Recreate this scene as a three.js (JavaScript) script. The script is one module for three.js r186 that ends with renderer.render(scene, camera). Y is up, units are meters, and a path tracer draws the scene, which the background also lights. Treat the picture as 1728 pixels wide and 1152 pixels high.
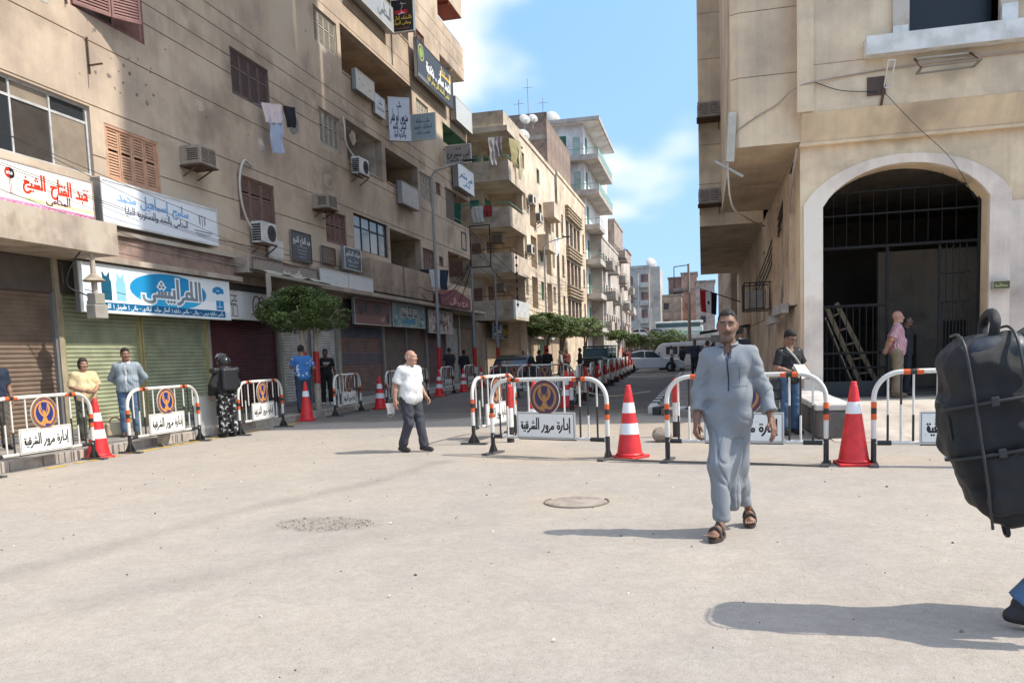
import * as THREE from 'three';
import { mergeGeometries, mergeVertices } from 'three/addons/utils/BufferGeometryUtils.js';
import { RoundedBoxGeometry } from 'three/addons/geometries/RoundedBoxGeometry.js';

// ---------- camera ----------
const scene = new THREE.Scene();
const EYE = new THREE.Vector3(0, 1.45, 0), FPX = 1360, PPY = 728;
const camera = new THREE.PerspectiveCamera(2 * Math.atan(PPY / FPX) * 180 / Math.PI, 1728 / 1456, 0.1, 900);
camera.rotation.order = 'YXZ';
camera.position.copy(EYE);
camera.rotation.set(-5.36 * Math.PI / 180, 13.43 * Math.PI / 180, -2.12 * Math.PI / 180);
camera.setViewOffset(1728, 1456, 0, 0, 1728, 1152);
camera.updateMatrixWorld(true);

// ---------- noise ----------
function rng(seed) { let s = seed >>> 0; return () => { s = (s + 0x6d2b79f5) | 0; let t = Math.imul(s ^ (s >>> 15), 1 | s); t = (t + Math.imul(t ^ (t >>> 7), 61 | t)) ^ t; return ((t ^ (t >>> 14)) >>> 0) / 4294967296; }; }
function hash(x, y, z = 0) { let h = Math.imul(x, 374761393) ^ Math.imul(y, 668265263) ^ Math.imul(z, 1274126177); h = Math.imul(h ^ (h >>> 13), 1274126177); return ((h ^ (h >>> 16)) >>> 0) / 4294967296; }
const sm = (t) => t * t * (3 - 2 * t), clamp = (x, a = 0, b = 1) => Math.min(b, Math.max(a, x)), mix = (a, b, t) => a + (b - a) * t;
function vn(x, y, p, s = 0) { const xi = Math.floor(x), yi = Math.floor(y), u = sm(x - xi), v = sm(y - yi), m = (a) => ((a % p) + p) % p; const h = (a, b) => hash(m(xi + a), m(yi + b), s); return mix(mix(h(0, 0), h(1, 0), u), mix(h(0, 1), h(1, 1), u), v); }
function fbm(x, y, p, oct = 4, s = 0) { let a = .5, r = 0, n = 0; for (let i = 0; i < oct; i++) { r += a * vn(x, y, p, s + i); n += a; x *= 2; y *= 2; p *= 2; a *= .55; } return r / n; }
function vn3(x, y, z) { const xi = Math.floor(x), yi = Math.floor(y), zi = Math.floor(z), u = sm(x - xi), v = sm(y - yi), w = sm(z - zi); const h = (a, b, c) => hash(xi + a, yi + b, zi + c); return mix(mix(mix(h(0, 0, 0), h(1, 0, 0), u), mix(h(0, 1, 0), h(1, 1, 0), u), v), mix(mix(h(0, 0, 1), h(1, 0, 1), u), mix(h(0, 1, 1), h(1, 1, 1), u), v), w); }

// ---------- sky, sun, exposure ----------
const SUN = new THREE.Vector3(1, 1.2, -0.03).normalize();
{
  const W = 1024, H = 512, data = new Float32Array(W * H * 4);
  for (let j = 0; j < H; j++) for (let i = 0; i < W; i++) {
    const el = ((j + .5) / H - .5) * Math.PI, az = ((i + .5) / W - .5) * 2 * Math.PI;
    const y = Math.sin(el), x = Math.cos(az) * Math.cos(el), z = Math.sin(az) * Math.cos(el);
    const t = Math.pow(clamp(y), .55), s = Math.max(0, x * SUN.x + y * SUN.y + z * SUN.z);
    let c = [mix(.38, .10, t), mix(.57, .275, t), mix(.78, .60, t)];
    const glow = Math.pow(s, 3) * 1.12; c = c.map((v, q) => v + glow * [1, .95, .86][q]); // aureole round the sun, widened and brightened as fill for the shaded facade
    const k = 1 / (y + .22), cx = x * k, cz = z * k;
    let n = 0, a = .5, f = 2.3; for (let o = 0; o < 6; o++) { n += a * vn3(cx * f + 9.386, cz * f + 114.708, o * 9.1); f *= 2.1; a *= .5; }
    const cover = clamp((n - .53) * 5) * clamp(y * 9);
    const cl = sm(clamp(cover)) * .88;
    c = [mix(c[0], .72, cl), mix(c[1], .74, cl), mix(c[2], .77, cl)];
    if (y < 0) c = [.5, .46, .42];
    const o = (j * W + i) * 4; data[o] = c[0]; data[o + 1] = c[1]; data[o + 2] = c[2]; data[o + 3] = 1;
  }
  const t = new THREE.DataTexture(data, W, H, THREE.RGBAFormat, THREE.FloatType);
  t.mapping = THREE.EquirectangularReflectionMapping; t.magFilter = THREE.LinearFilter; t.minFilter = THREE.LinearFilter; t.needsUpdate = true;
  scene.background = t; scene.environment = t;
}
const sun = new THREE.DirectionalLight(new THREE.Color().setRGB(1, .93, .82), 3.15);
sun.position.copy(SUN).multiplyScalar(140).add(new THREE.Vector3(-5, 0, -35)); sun.target.position.set(-5, 0, -35);
sun.castShadow = true; Object.assign(sun.shadow.camera, { left: -90, right: 90, top: 90, bottom: -90, near: 1, far: 320 }); sun.shadow.mapSize.set(4096, 4096); sun.shadow.radius = 1.2;
scene.add(sun, sun.target);
const renderer = new THREE.WebGLRenderer({ antialias: true });
renderer.setSize(1024, 682); renderer.toneMapping = THREE.LinearToneMapping; renderer.toneMappingExposure = 1.68;
renderer.shadowMap.enabled = true;

// ---------- pixel -> place (a pixel gives a direction; the place comes from the surface it lies on) ----------
function ray(px, py) { return new THREE.Vector3((px - 864) / FPX, -(py - PPY) / FPX, -1).applyQuaternion(camera.quaternion); }
function onY(px, py, Y = 0) { const d = ray(px, py); return d.multiplyScalar((Y - EYE.y) / d.y).add(EYE); }
function onX(px, py, X) { const d = ray(px, py); return d.multiplyScalar(X / d.x).add(EYE); }
function onZ(px, py, Z) { const d = ray(px, py); return d.multiplyScalar(Z / d.z).add(EYE); }

// ---------- helpers ----------
const V = (x, y, z) => new THREE.Vector3(x, y, z);
const used = new Map();
function numbered(n) { const k = used.get(n) || 0; used.set(n, k + 1); return k ? n + '_' + String(k).padStart(3, '0') : n; }
function tag(o, label, category, group) { o.userData = { label, category }; if (group) o.userData.group = group; return o; }
function thing(name, label, category, pos = [0, 0, 0], turn = 0, group) { const o = new THREE.Group(); o.name = numbered(name); scene.add(o); o.position.set(...pos); o.rotation.y = turn; return tag(o, label, category, group); }
function part(parent, name, geo, mat, label) { const m = new THREE.Mesh(Array.isArray(geo) ? merge(geo) : geo, mat); m.name = name; m.castShadow = m.receiveShadow = true; parent.add(m); if (label) m.userData.label = label; return m; }
function solo(name, geo, mat, label, category, group) { const m = part(scene, numbered(name), geo, mat); return tag(m, label, category, group); }
function struct(name, geo, mat) { const m = part(scene, numbered(name), geo, mat); m.userData = { kind: 'structure' }; return m; }
function copyOf(src, pos, turn, label, group) { const c = src.clone(); c.name = numbered(src.name.replace(/_\d{3}$/, '')); scene.add(c); c.position.set(...pos); c.rotation.set(0, turn, 0); c.userData = { ...src.userData }; if (label) c.userData.label = label; if (group) c.userData.group = group; return c; }
function merge(list) {
  const l = list.flat(9).map((g) => { let h = g.index ? g.toNonIndexed() : g; for (const k of Object.keys(h.attributes)) if (!['position', 'normal', 'uv'].includes(k)) h.deleteAttribute(k); if (!h.attributes.uv) h.setAttribute('uv', new THREE.BufferAttribute(new Float32Array(h.attributes.position.count * 2), 2)); return h; });
  return mergeGeometries(l);
}
function planarUV(g) { // uv in metres by the way each face points
  const p = g.attributes.position, n = g.attributes.normal, uv = new Float32Array(p.count * 2);
  for (let i = 0; i < p.count; i++) { const ax = Math.abs(n.getX(i)), ay = Math.abs(n.getY(i)), az = Math.abs(n.getZ(i)); const a = ax >= ay && ax >= az ? [p.getZ(i), p.getY(i)] : az >= ay ? [p.getX(i), p.getY(i)] : [p.getX(i), p.getZ(i)]; uv[i * 2] = a[0]; uv[i * 2 + 1] = a[1]; }
  g.setAttribute('uv', new THREE.BufferAttribute(uv, 2)); return g;
}
// box from its extents
function bb(x0, x1, y0, y1, z0, z1) { const g = new THREE.BoxGeometry(Math.abs(x1 - x0), Math.abs(y1 - y0), Math.abs(z1 - z0)); g.translate((x0 + x1) / 2, (y0 + y1) / 2, (z0 + z1) / 2); return planarUV(g); }
function box(w, h, d, x = 0, y = 0, z = 0, r = 0) { const g = r ? new RoundedBoxGeometry(w, h, d, 2, r) : new THREE.BoxGeometry(w, h, d); g.translate(x, y, z); return planarUV(g); }
function rod(a, b, r, r2 = r, seg = 8) { a = V(...a); b = V(...b); const d = b.clone().sub(a), g = new THREE.CylinderGeometry(r2, r, d.length(), seg, 1); g.applyQuaternion(new THREE.Quaternion().setFromUnitVectors(V(0, 1, 0), d.normalize())); return g.translate((a.x + b.x) / 2, (a.y + b.y) / 2, (a.z + b.z) / 2); }
function tube(pts, r, n = 24, seg = 6, closed = false) { return new THREE.TubeGeometry(new THREE.CatmullRomCurve3(pts.map((p) => V(...p)), closed, 'centripetal'), n, r, seg, closed); }
function bar(a, b, w, h) { a = V(...a); b = V(...b); const d = b.clone().sub(a), L = d.length(), g = new THREE.BoxGeometry(w, h, L); const m = new THREE.Matrix4().lookAt(a, b, V(0, 1, 0)); g.applyMatrix4(m); return g.translate((a.x + b.x) / 2, (a.y + b.y) / 2, (a.z + b.z) / 2); }
function move(g, x, y, z, ry = 0, rx = 0, rz = 0) { if (rz) g.rotateZ(rz); if (rx) g.rotateX(rx); if (ry) g.rotateY(ry); return g.translate(x, y, z); }
function extr(pts, depth, bevel = 0) { const s = new THREE.Shape(pts.map((p) => new THREE.Vector2(p[0], p[1]))); return new THREE.ExtrudeGeometry(s, { depth, bevelEnabled: !!bevel, bevelSize: bevel, bevelThickness: bevel, bevelSegments: 2, steps: 1, curveSegments: 8 }); }

// ---------- materials ----------
const lin = (r, g, b) => new THREE.Color().setRGB(r, g, b);
function mat(c, rough = .85, o = {}) { return new THREE.MeshStandardMaterial({ color: Array.isArray(c) ? lin(...c) : new THREE.Color(c), roughness: rough, ...o }); }
function tileTex(n, fn, srgb = true) { const d = new Uint8Array(n * n * 4); for (let j = 0; j < n; j++) for (let i = 0; i < n; i++) { const c = fn(i / n, j / n, i, j), o = (j * n + i) * 4; for (let k = 0; k < 3; k++) d[o + k] = clamp(Array.isArray(c) ? c[k] : c) * 255; d[o + 3] = 255; } const t = new THREE.DataTexture(d, n, n); t.wrapS = t.wrapT = THREE.RepeatWrapping; t.magFilter = THREE.LinearFilter; t.minFilter = THREE.LinearMipmapLinearFilter; t.generateMipmaps = true; if (srgb) t.colorSpace = THREE.SRGBColorSpace; t.needsUpdate = true; return t; }
function rep(t, sx, sy = sx) { const c = t.clone(); c.repeat.set(1 / sx, 1 / sy); c.needsUpdate = true; return c; }
const plasterTex = tileTex(512, (u, v, i, j) => { // weathered stucco: blotches, run-off streaks, pits
  const blot = fbm(u * 5, v * 5, 5, 5, 3), streak = fbm(u * 40, v * 2, 40, 3, 11) * .6 + fbm(u * 90, v * 3, 90, 2, 17) * .4, fine = hash(i, j, 5), pit = fbm(u * 46, v * 46, 46, 2, 29);
  const st = clamp((fbm(u * 4, v * 4, 4, 4, 131) - .53) * 7) * (.5 + streak * .9), pale = clamp((fbm(u * 9, v * 9, 9, 3, 171) - .62) * 8);
  let k = .93 - st * .13 + pale * .05 + (blot - .5) * .42 + (streak - .5) * .09 + (fine - .5) * .05; 
  return [k + .02, k, k - .015 - (blot - .5) * .05];
});
const plasterBump = tileTex(256, (u, v, i, j) => .5 + (fbm(u * 24, v * 24, 24, 4, 41) - .5) * .8 + (hash(i, j, 9) - .5) * .15, false);
function plaster(r, g, b, size = 6, o = {}) { return mat([r, g, b], .93, { map: rep(plasterTex, size), bumpMap: rep(plasterBump, 2.2), bumpScale: .003, ...o }); }
const grimeTex = tileTex(256, (u, v, i, j) => { const a = fbm(u * 6, v * 6, 6, 5, 61), b = hash(i, j, 3); const k = .93 + (a - .5) * .26 + (b - .5) * .05; return [k + .01, k, k - .02]; });
function dirty(r, g, b, rough = .6, size = 1.5, o = {}) { return mat([r, g, b], rough, { map: rep(grimeTex, size), ...o }); }
const clothBump = tileTex(256, (u, v, i, j) => .5 + .25 * Math.sin(u * 402) + .25 * Math.sin(v * 402), false);
const white = dirty(.74, .73, .70, .5), blackPaint = dirty(.025, .025, .027, .5), redPaint = dirty(.55, .03, .025, .5), orangePaint = dirty(.75, .12, .02, .45), greyMetal = mat([.32, .33, .34], .45, { metalness: .6 }), darkMetal = mat([.028, .027, .027], .7), rustMetal = dirty(.12, .07, .045, .85, .6);
const glassDark = mat([.03, .035, .04], .08, { metalness: 0 }), concrete = plaster(.36, .33, .29, 3);
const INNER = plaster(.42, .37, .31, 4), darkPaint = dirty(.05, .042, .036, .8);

// ---------- Arabic lettering drawn with strokes: x runs left, y up, alef is 10 high ----------
const C_ = (x, y, r) => `M${x + r} ${y}A${r} ${r} 0 1 1 ${x - r} ${y}A${r} ${r} 0 1 1 ${x + r} ${y}`;
const BOWL = (x) => `L${x} 0Q${x + .2} -3.6 ${x + 3} -3.6Q${x + 5.8} -3.6 ${x + 5.8} .8`, CEE = (x, y) => `M${x} ${y}Q${x + 4.8} ${y - .6} ${x + 4.8} -1.4Q${x + 4.6} -4.6 ${x + 1.6} -4.4Q${x} -4.2 ${x - .6} -3.2`;
const SK = { // skeletons: [isolated, initial, medial, final] as [path, advance]
  a: [['M1.2 0L1.2 10', 2.6], 0, 0, ['M0 0L1.3 0L1.3 10', 2.6]],
  l: [['M1.2 10L1.2 0Q1.4 -3.4 4 -3.4Q6.6 -3.4 6.6 0', 7.6], ['M1.2 10L1.2 0L2.8 0', 2.8], ['M0 0L1.4 0L1.4 10L1.4 0L2.8 0', 2.8], ['M0 0L1.2 0L1.2 10L1.2 0Q1.4 -3.4 4 -3.4Q6.6 -3.4 6.6 0', 7.6]],
  L: [['M.8 9.4Q2 4 4.6 .6L4.4 0L1.6 0Q3 1.6 4.9 10', 6], 0, 0, ['M0 0L3 0L.9 9.4M3 0Q4 2 4.9 10', 6]],
  b: [['M.8 3Q.6 0 3 0L7 0Q9.2 0 9 3', 10], ['M1.2 3.6L1.2 0L3 0', 3], ['M0 0L1.5 0L1.5 3.2L1.5 0L3 0', 3], ['M0 0L6.5 0Q8.8 0 8.6 3', 9.6]],
  n: [['M1 3Q1.2 -3.2 4 -3.2Q7 -3.2 6.8 1.6', 7.8], 0, 0, ['M0 0L1 0' + BOWL(1).slice(0), 7.8]],
  y: [['M3.6 3Q1.2 4.2 1.2 2.6Q1.4 1.2 3 .6Q4.6 -.4 2.4 -1Q.8 -1.4 1.4 -2.6Q2.4 -3.6 5 -3.4Q8 -3 8 -.2', 9], 0, 0, ['M0 0Q2.4 .2 1.8 -1.2Q1 -3 3 -3.4Q8.4 -4 8.2 -.4', 9.2]],
  j: [['M6 4L1 4.2' + CEE(1, 4.2), 7], ['M4.4 4.4Q2.6 4.6 .6 0L5.2 0', 5.2], ['M0 0L5.2 0M4.4 4.4Q2.6 4.4 .8 0', 5.2], ['M0 0L2 0M4.6 3.6Q3 4 1.2 3.4' + CEE(1.2, 3), 7]],
  d: [['M1.6 4.8Q.2 1.6 1.2 .3L4.4 0', 5], 0, 0, ['M0 0L4.6 0M1.2 0Q.8 2.4 2.2 4.6', 5]],
  r: [['M1 3.2Q1.8 -1.4 5 -3.2', 3.9], 0, 0, ['M0 0Q1.4 0 1.6 -.6Q2.2 -2.6 4.8 -3.4', 3.6]],
  s: [['M.8 3L.8 0L2.8 0L2.8 2.8L2.8 0L4.8 0L4.8 2.6' + BOWL(4.9), 11.6], ['M.8 3L.8 0L2.8 0L2.8 2.8L2.8 0L4.8 0L4.8 2.8L4.8 0L6.6 0', 6.6], ['M0 0L1 0L1 3L1 0L3 0L3 2.8L3 0L5 0L5 2.8L5 0L6.6 0', 6.6], ['M0 0L1 0L1 3L1 0L3 0L3 2.8L3 0L5 0L5 2.6' + BOWL(5.1), 11.8]],
  S: [['M1 0Q2.4 3.8 4.8 3.4Q6.4 2.6 5 .2L1 0L5.6 0' + BOWL(5.8), 12.4], ['M1 0Q2.4 3.8 4.8 3.4Q6.4 2.6 5 .2L1 0L7.8 0M6.4 0L6.4 2', 7.8], ['M0 0L1 0Q2.4 3.8 4.8 3.4Q6.4 2.6 5 .2L1 0L7.8 0M6.4 0L6.4 2', 7.8], 0],
  T: [['M1 0Q2.4 3.8 4.8 3.4Q6.2 2.6 5 .2L1 0L6.4 0M1.8 1L1.8 10', 6.6], 0, 0, ['M0 0L1 0Q2.4 3.8 4.8 3.4Q6.2 2.6 5 .2L1 0L6.6 0M1.8 1L1.8 10', 6.6]],
  A: [['M4 4.4Q1.4 5 1.2 3.2Q1.2 1.6 3.4 1.8' + CEE(2.4, 1.8), 7.6], ['M3.8 4.2Q1.2 4.8 1 2.8Q1 1.4 3.2 1.2M3 1.2Q1 1 .4 0L4.8 0', 4.8], ['M0 0L1.2 0L3.4 2.8Q2.3 3.6 1.2 2.8L3.2 0L4.6 0', 4.6], ['M0 0L1.2 0L3.4 2.8Q2.3 3.6 1.2 2.8L2.4 1.2' + CEE(2.2, 1.2), 7.4]],
  f: [[C_(2, 2.6, 1.4) + 'M.7 2Q.7 0 2.6 0L8 0Q9.6 0 9.4 2.4', 10.2], [C_(2, 2.6, 1.4) + 'M.7 2Q.7 0 2 0L4 0', 4], ['M0 0L4 0' + C_(2, 1.5, 1.3), 4], ['M0 0L8 0Q9.4 0 9.2 2.4' + C_(2, 1.5, 1.3), 10]],
  q: [[C_(2, 2.6, 1.4) + 'M.7 2.4Q.6 -3.4 3.6 -3.4Q6.6 -3.4 6.4 .8', 7.4], 0, 0, ['M0 0L3 0' + C_(2, 1.5, 1.3) + 'M3 .4Q3 -3.4 5 -3.4Q7.6 -3.4 7.4 .8', 8.4]],
  k: [['M1.2 10L1.2 0L6 0Q7.4 .2 7 2.4M4.8 5Q3 5 3.4 4Q5 3.4 3 2.6', 8], ['M5 9.4L1.6 6Q1 5.2 2 4.2L4 1.2L4 0L.8 0L5.2 0', 5.2], ['M0 0L5.2 0M5 9.4L1.6 6Q1 5.2 2 4.2L4 1.2L4 0', 5.2], 0],
  m: [[C_(1.9, 1, 1.3) + 'M1.9 -.2Q3.8 0 3.6 -4.6', 4.4], [C_(1.9, 1.2, 1.3) + 'M1.9 0L4.2 0', 4.2], ['M0 0L4.2 0' + C_(2, .5, 1.2), 4.2], ['M0 0L2 0' + C_(1.9, .8, 1.2) + 'M2.6 0Q3.8 -.4 3.6 -4.6', 4.4]],
  h: [[C_(2, 1.7, 1.6), 4.2], ['M.8 0Q.2 3.8 2.8 3.6Q4.8 3 3.6 .8Q2 -.6 1.3 1.6Q2 3 4.4 0L5.2 0', 5.2], ['M0 0L4.4 0' + C_(2.1, 1.4, 1.2) + C_(2.1, -1.2, 1), 4.4], ['M0 0L1 0Q4 1 2.2 4Q.8 3.4 1.2 0', 3.8]],
  w: [[C_(1.9, 1.5, 1.4) + 'M.6 1.5Q1 -2.6 4.6 -3.4', 4.4], 0, 0, ['M0 0L1.6 0' + C_(1.9, 1.5, 1.4) + 'M.8 1Q1.2 -2.8 4.6 -3.4', 4.4]],
};
const AR = { 'ا': 'a', 'أ': 'a^', 'إ': 'a_', 'آ': 'a^', 'ب': 'b-1', 'ت': 'b2', 'ث': 'b3', 'ن': 'n1', 'ي': 'y-2', 'ى': 'y', 'ئ': 'y^', 'ج': 'j-1', 'ح': 'j', 'خ': 'j1', 'د': 'd', 'ذ': 'd1', 'ر': 'r', 'ز': 'r1', 'س': 's', 'ش': 's3', 'ص': 'S', 'ض': 'S1', 'ط': 'T', 'ظ': 'T1', 'ع': 'A', 'غ': 'A1', 'ف': 'f1', 'ق': 'q2', 'ك': 'k', 'ل': 'l', 'م': 'm', 'ه': 'h', 'ة': 'h2', 'و': 'w' };
function arabicLayout(text) {
  const glyphs = []; let x = 0, joined = false;
  const t = text.replace(/لا|لأ|لإ/g, '§');
  for (let i = 0; i < t.length; i++) {
    const ch = t[i]; if (ch === ' ') { x += 4; joined = false; continue; }
    if (ch === 'ـ') { glyphs.push({ p: 'M0 0L4 0', x, w: 4, d: 0, k: '' }); x += 4; continue; }
    const code = ch === '§' ? 'L' : AR[ch]; if (!code) { joined = false; if (/[-.|()]/.test(ch)) { glyphs.push({ p: ch === '-' ? 'M0 3L3 3' : ch === '.' ? 'M.5 0L1 0' : 'M1 -2L1 9', x, w: 3, d: 0, k: '' }); x += 4; } continue; }
    let k = code[0]; const nx = t[i + 1], next = nx === 'ـ' || nx === '§' || AR[nx], stops = 'adrwL'.includes(k) || ch === 'ة' || ch === 'ى';
    const link = next && !stops; let f = joined ? (link ? 2 : 3) : (link ? 1 : 0);
    if (link && (k === 'n' || k === 'y')) k = 'b'; if (link && k === 'q') k = 'f';
    let g = SK[k][f] || SK[k][f === 2 ? 3 : f === 3 ? 2 : 0] || SK[k][0];
    glyphs.push({ p: g[0], x, w: g[1], d: parseInt(code.slice(1)) || 0, k, h: code[1] }); x += g[1]; joined = link;
  }
  return { glyphs, width: x };
}
function arabic(g, text, xr, base, size, color, o = {}) { // size = alef height in px; xr = right edge, or the centre with o.center
  const { glyphs, width } = arabicLayout(text); let s = size / 10, sx = s; const w0 = o.weight || 1.5;
  if (o.fit) sx = o.fit / width; if (o.center) xr += width * sx / 2;
  g.save(); g.translate(xr, base); g.scale(-sx, -s); g.lineJoin = o.round ? 'round' : 'miter'; g.miterLimit = 2; g.lineCap = o.round ? 'round' : 'square';
  for (const pass of o.outline ? [[o.outline, w0 + 1.6], [color, w0]] : [[color, w0]]) {
    g.strokeStyle = g.fillStyle = pass[0]; g.lineWidth = pass[1];
    for (const q of glyphs) {
      g.save(); g.translate(q.x, 0); g.stroke(new Path2D(q.p));
      const dot = (x, y) => { const r = pass[1] * .62; g.beginPath(); g.moveTo(x - r, y); g.lineTo(x, y + r); g.lineTo(x + r, y); g.lineTo(x, y - r); g.fill(); };
      const cx = q.w / 2, n = Math.abs(q.d), up = q.d > 0; let y = up ? (q.k === 'h' || q.k === 'f' || q.k === 'q' || q.k === 'b' || q.k === 's' ? 6 : q.k === 'n' ? 4 : q.k === 'T' ? 6 : 6.4) : -2.6; if (!up && q.k === 'y') y = -6; if (q.k === 'j' && !up) y = -1.6;
      if (n === 1) dot(cx + (q.k === 'T' ? 1 : 0), y); if (n === 2) { dot(cx - 1, y); dot(cx + 1, y); } if (n === 3) { dot(cx - 1.1, y - .6); dot(cx + 1.1, y - .6); dot(cx, y + 1.2); }
      if (q.h === '^' || q.h === '_') { g.lineWidth = pass[1] * .6; g.stroke(new Path2D(q.h === '^' ? 'M.6 11.6L2 11.4M2 13Q.6 13.2 .8 11.8' : 'M.6 -3L2 -3.2M2 -1.6Q.6 -1.4 .8 -2.8')); g.lineWidth = pass[1]; }
      g.restore();
    }
  }
  g.restore(); return width * sx;
}
function sheet(w, h, draw) { const c = document.createElement('canvas'); c.width = w; c.height = h; const g = c.getContext('2d'); draw(g, w, h); const t = new THREE.CanvasTexture(c); t.colorSpace = THREE.SRGBColorSpace; t.anisotropy = 8; return t; }
function scuff(g, w, h, seed, n, col, big = 3) { const r = rng(seed); g.fillStyle = col; for (let i = 0; i < n; i++) { g.globalAlpha = .05 + r() * .25; g.beginPath(); g.ellipse(r() * w, r() * h, r() * big, r() * big * 2, r() * 3, 0, 7); g.fill(); } g.globalAlpha = 1; }
function printed(tex, rough = .55) { return new THREE.MeshStandardMaterial({ map: tex, roughness: rough }); }
function face(w, h) { return new THREE.PlaneGeometry(w, h); }
// ================= GROUND =================
const XA = -12.6, KERB_L = -10.1, ZR = -17.2, XR = 1.93, XBAY = .62;
const asphaltBump = tileTex(512, (u, v, i, j) => .5 + (fbm(u * 60, v * 60, 60, 3, 71) - .5) * .7 + (hash(i, j, 13) - .5) * .55, false);
{
  // near square: a fine grain tile times colour on a 9 cm grid: dust, worn wheel paths, a filled trench line, stains, and street shade painted in
  const x0 = -12, x1 = 13, z0 = 4.5, z1 = -20.5, N = 280;
  const distSeg = (px, pz, a, b) => { const vx = b[0] - a[0], vz = b[1] - a[1], t = clamp(((px - a[0]) * vx + (pz - a[1]) * vz) / (vx * vx + vz * vz)); return Math.hypot(px - a[0] - vx * t, pz - a[1] - vz * t); };
  const P = (x, y) => { const q = onY(x, y); return [q.x, q.z]; };
  const seam = [[-60, 990], [180, 925], [330, 880], [500, 842], [650, 808], [740, 780]].map((q) => P(...q)), seam2 = [[-20, 1060], [300, 985], [640, 905], [900, 872]].map((q) => P(...q));
  const patch = P(548, 884), hole = P(973, 846);
  const g = new THREE.PlaneGeometry(x1 - x0, z0 - z1, N, N); g.rotateX(-Math.PI / 2); g.translate((x0 + x1) / 2, 0, (z0 + z1) / 2);
  const uv = g.attributes.uv, p = g.attributes.position, col = new Float32Array(p.count * 3);
  for (let i = 0; i < p.count; i++) {
    const x = p.getX(i), z = p.getZ(i); uv.setXY(i, x / 3.7, z / 3.7);
    const big = fbm(x * .22 + 40, z * .22 + 40, 512, 3, 5), mid = fbm(x * 1.3 + 40, z * 1.3 + 40, 512, 3, 9), fine = vn(x * 9 + 300, z * 9 + 300, 4096, 15);
    let k = 1 + (big - .5) * .2 + (mid - .5) * .13 + (fine - .5) * .05, warm = (mid - .5) * .05 + (big - .5) * .04, s = 9;
    for (let q = 0; q + 1 < seam.length; q++) s = Math.min(s, distSeg(x, z, seam[q], seam[q + 1])); s += (mid - .5) * .25; if (s < .26) k -= .19 * (1 - clamp(s / .26)) * (.6 + fine * .7);
    let s2 = 9; for (let q = 0; q + 1 < seam2.length; q++) s2 = Math.min(s2, distSeg(x, z, seam2[q], seam2[q + 1])); s2 += (mid - .5) * .5; if (s2 < .3) k -= .1 * (1 - clamp(s2 / .3));
    const pd = Math.hypot((x - patch[0]) * 1.05, (z - patch[1]) * 1.5) + (fine - .5) * .25 + (mid - .5) * .2; if (pd < .46) { k -= .2 + (fine - .5) * .3; warm += .02; }
    const hd = Math.hypot((x - hole[0]), (z - hole[1])) + (mid - .5) * .1; if (hd < .6) warm += .03;
    const sand = clamp((fbm(x * .6 + 9, z * .6 + 9, 512, 4, 77) - .42) * 4) * clamp((-z - 10.2) * 1.6) * clamp((x + 4) * .7); warm += sand * .07; k += sand * .04 * (fine + .4);
    const paintedShade = clamp((-z - 17.6 + (mid - .5) * 3) * .9) * clamp((x + 10.4) * 4) * (x > 1.9 ? 0 : 1); k *= 1 - paintedShade * .58;  // shade beyond the building's shadow line, painted into the road colour
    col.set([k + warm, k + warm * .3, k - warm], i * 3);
  }
  g.setAttribute('color', new THREE.BufferAttribute(col, 3));
  const grain = tileTex(1024, (u, v, i, j) => { const q = hash(i, j, 21), f = fbm(u * 90, v * 90, 90, 2, 15), m = vn(u * 22, v * 22, 22, 8); let k = .585 + (f - .5) * .05 + (q - .5) * .08 + (m - .5) * .02; if (q > .985) k += .12 * hash(i, j, 4); if (q < .014) k -= .28 * hash(i, j, 6); return [k + .034, k - .002, k - .044]; });
  const bump = asphaltBump.clone(); bump.repeat.set(3, 3); bump.needsUpdate = true;
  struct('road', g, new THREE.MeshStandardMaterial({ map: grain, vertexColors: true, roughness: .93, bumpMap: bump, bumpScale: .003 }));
  const farTex = tileTex(512, (u, v, i, j) => { const a = fbm(u * 8, v * 8, 8, 5, 33), b = hash(i, j, 2); const k = .40 + (a - .5) * .15 + (b - .5) * .12; return [k + .012, k - .015, k - .045]; });  // far ground toned down so its colour carries the street's shade
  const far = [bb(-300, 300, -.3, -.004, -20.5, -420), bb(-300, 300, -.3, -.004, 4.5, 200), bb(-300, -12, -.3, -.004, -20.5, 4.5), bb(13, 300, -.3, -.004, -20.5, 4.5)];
  struct('ground', far, mat([.9, .9, .9], .95, { map: rep(farTex, 7), bumpMap: rep(asphaltBump, 1.4), bumpScale: .008 }));
}
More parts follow.
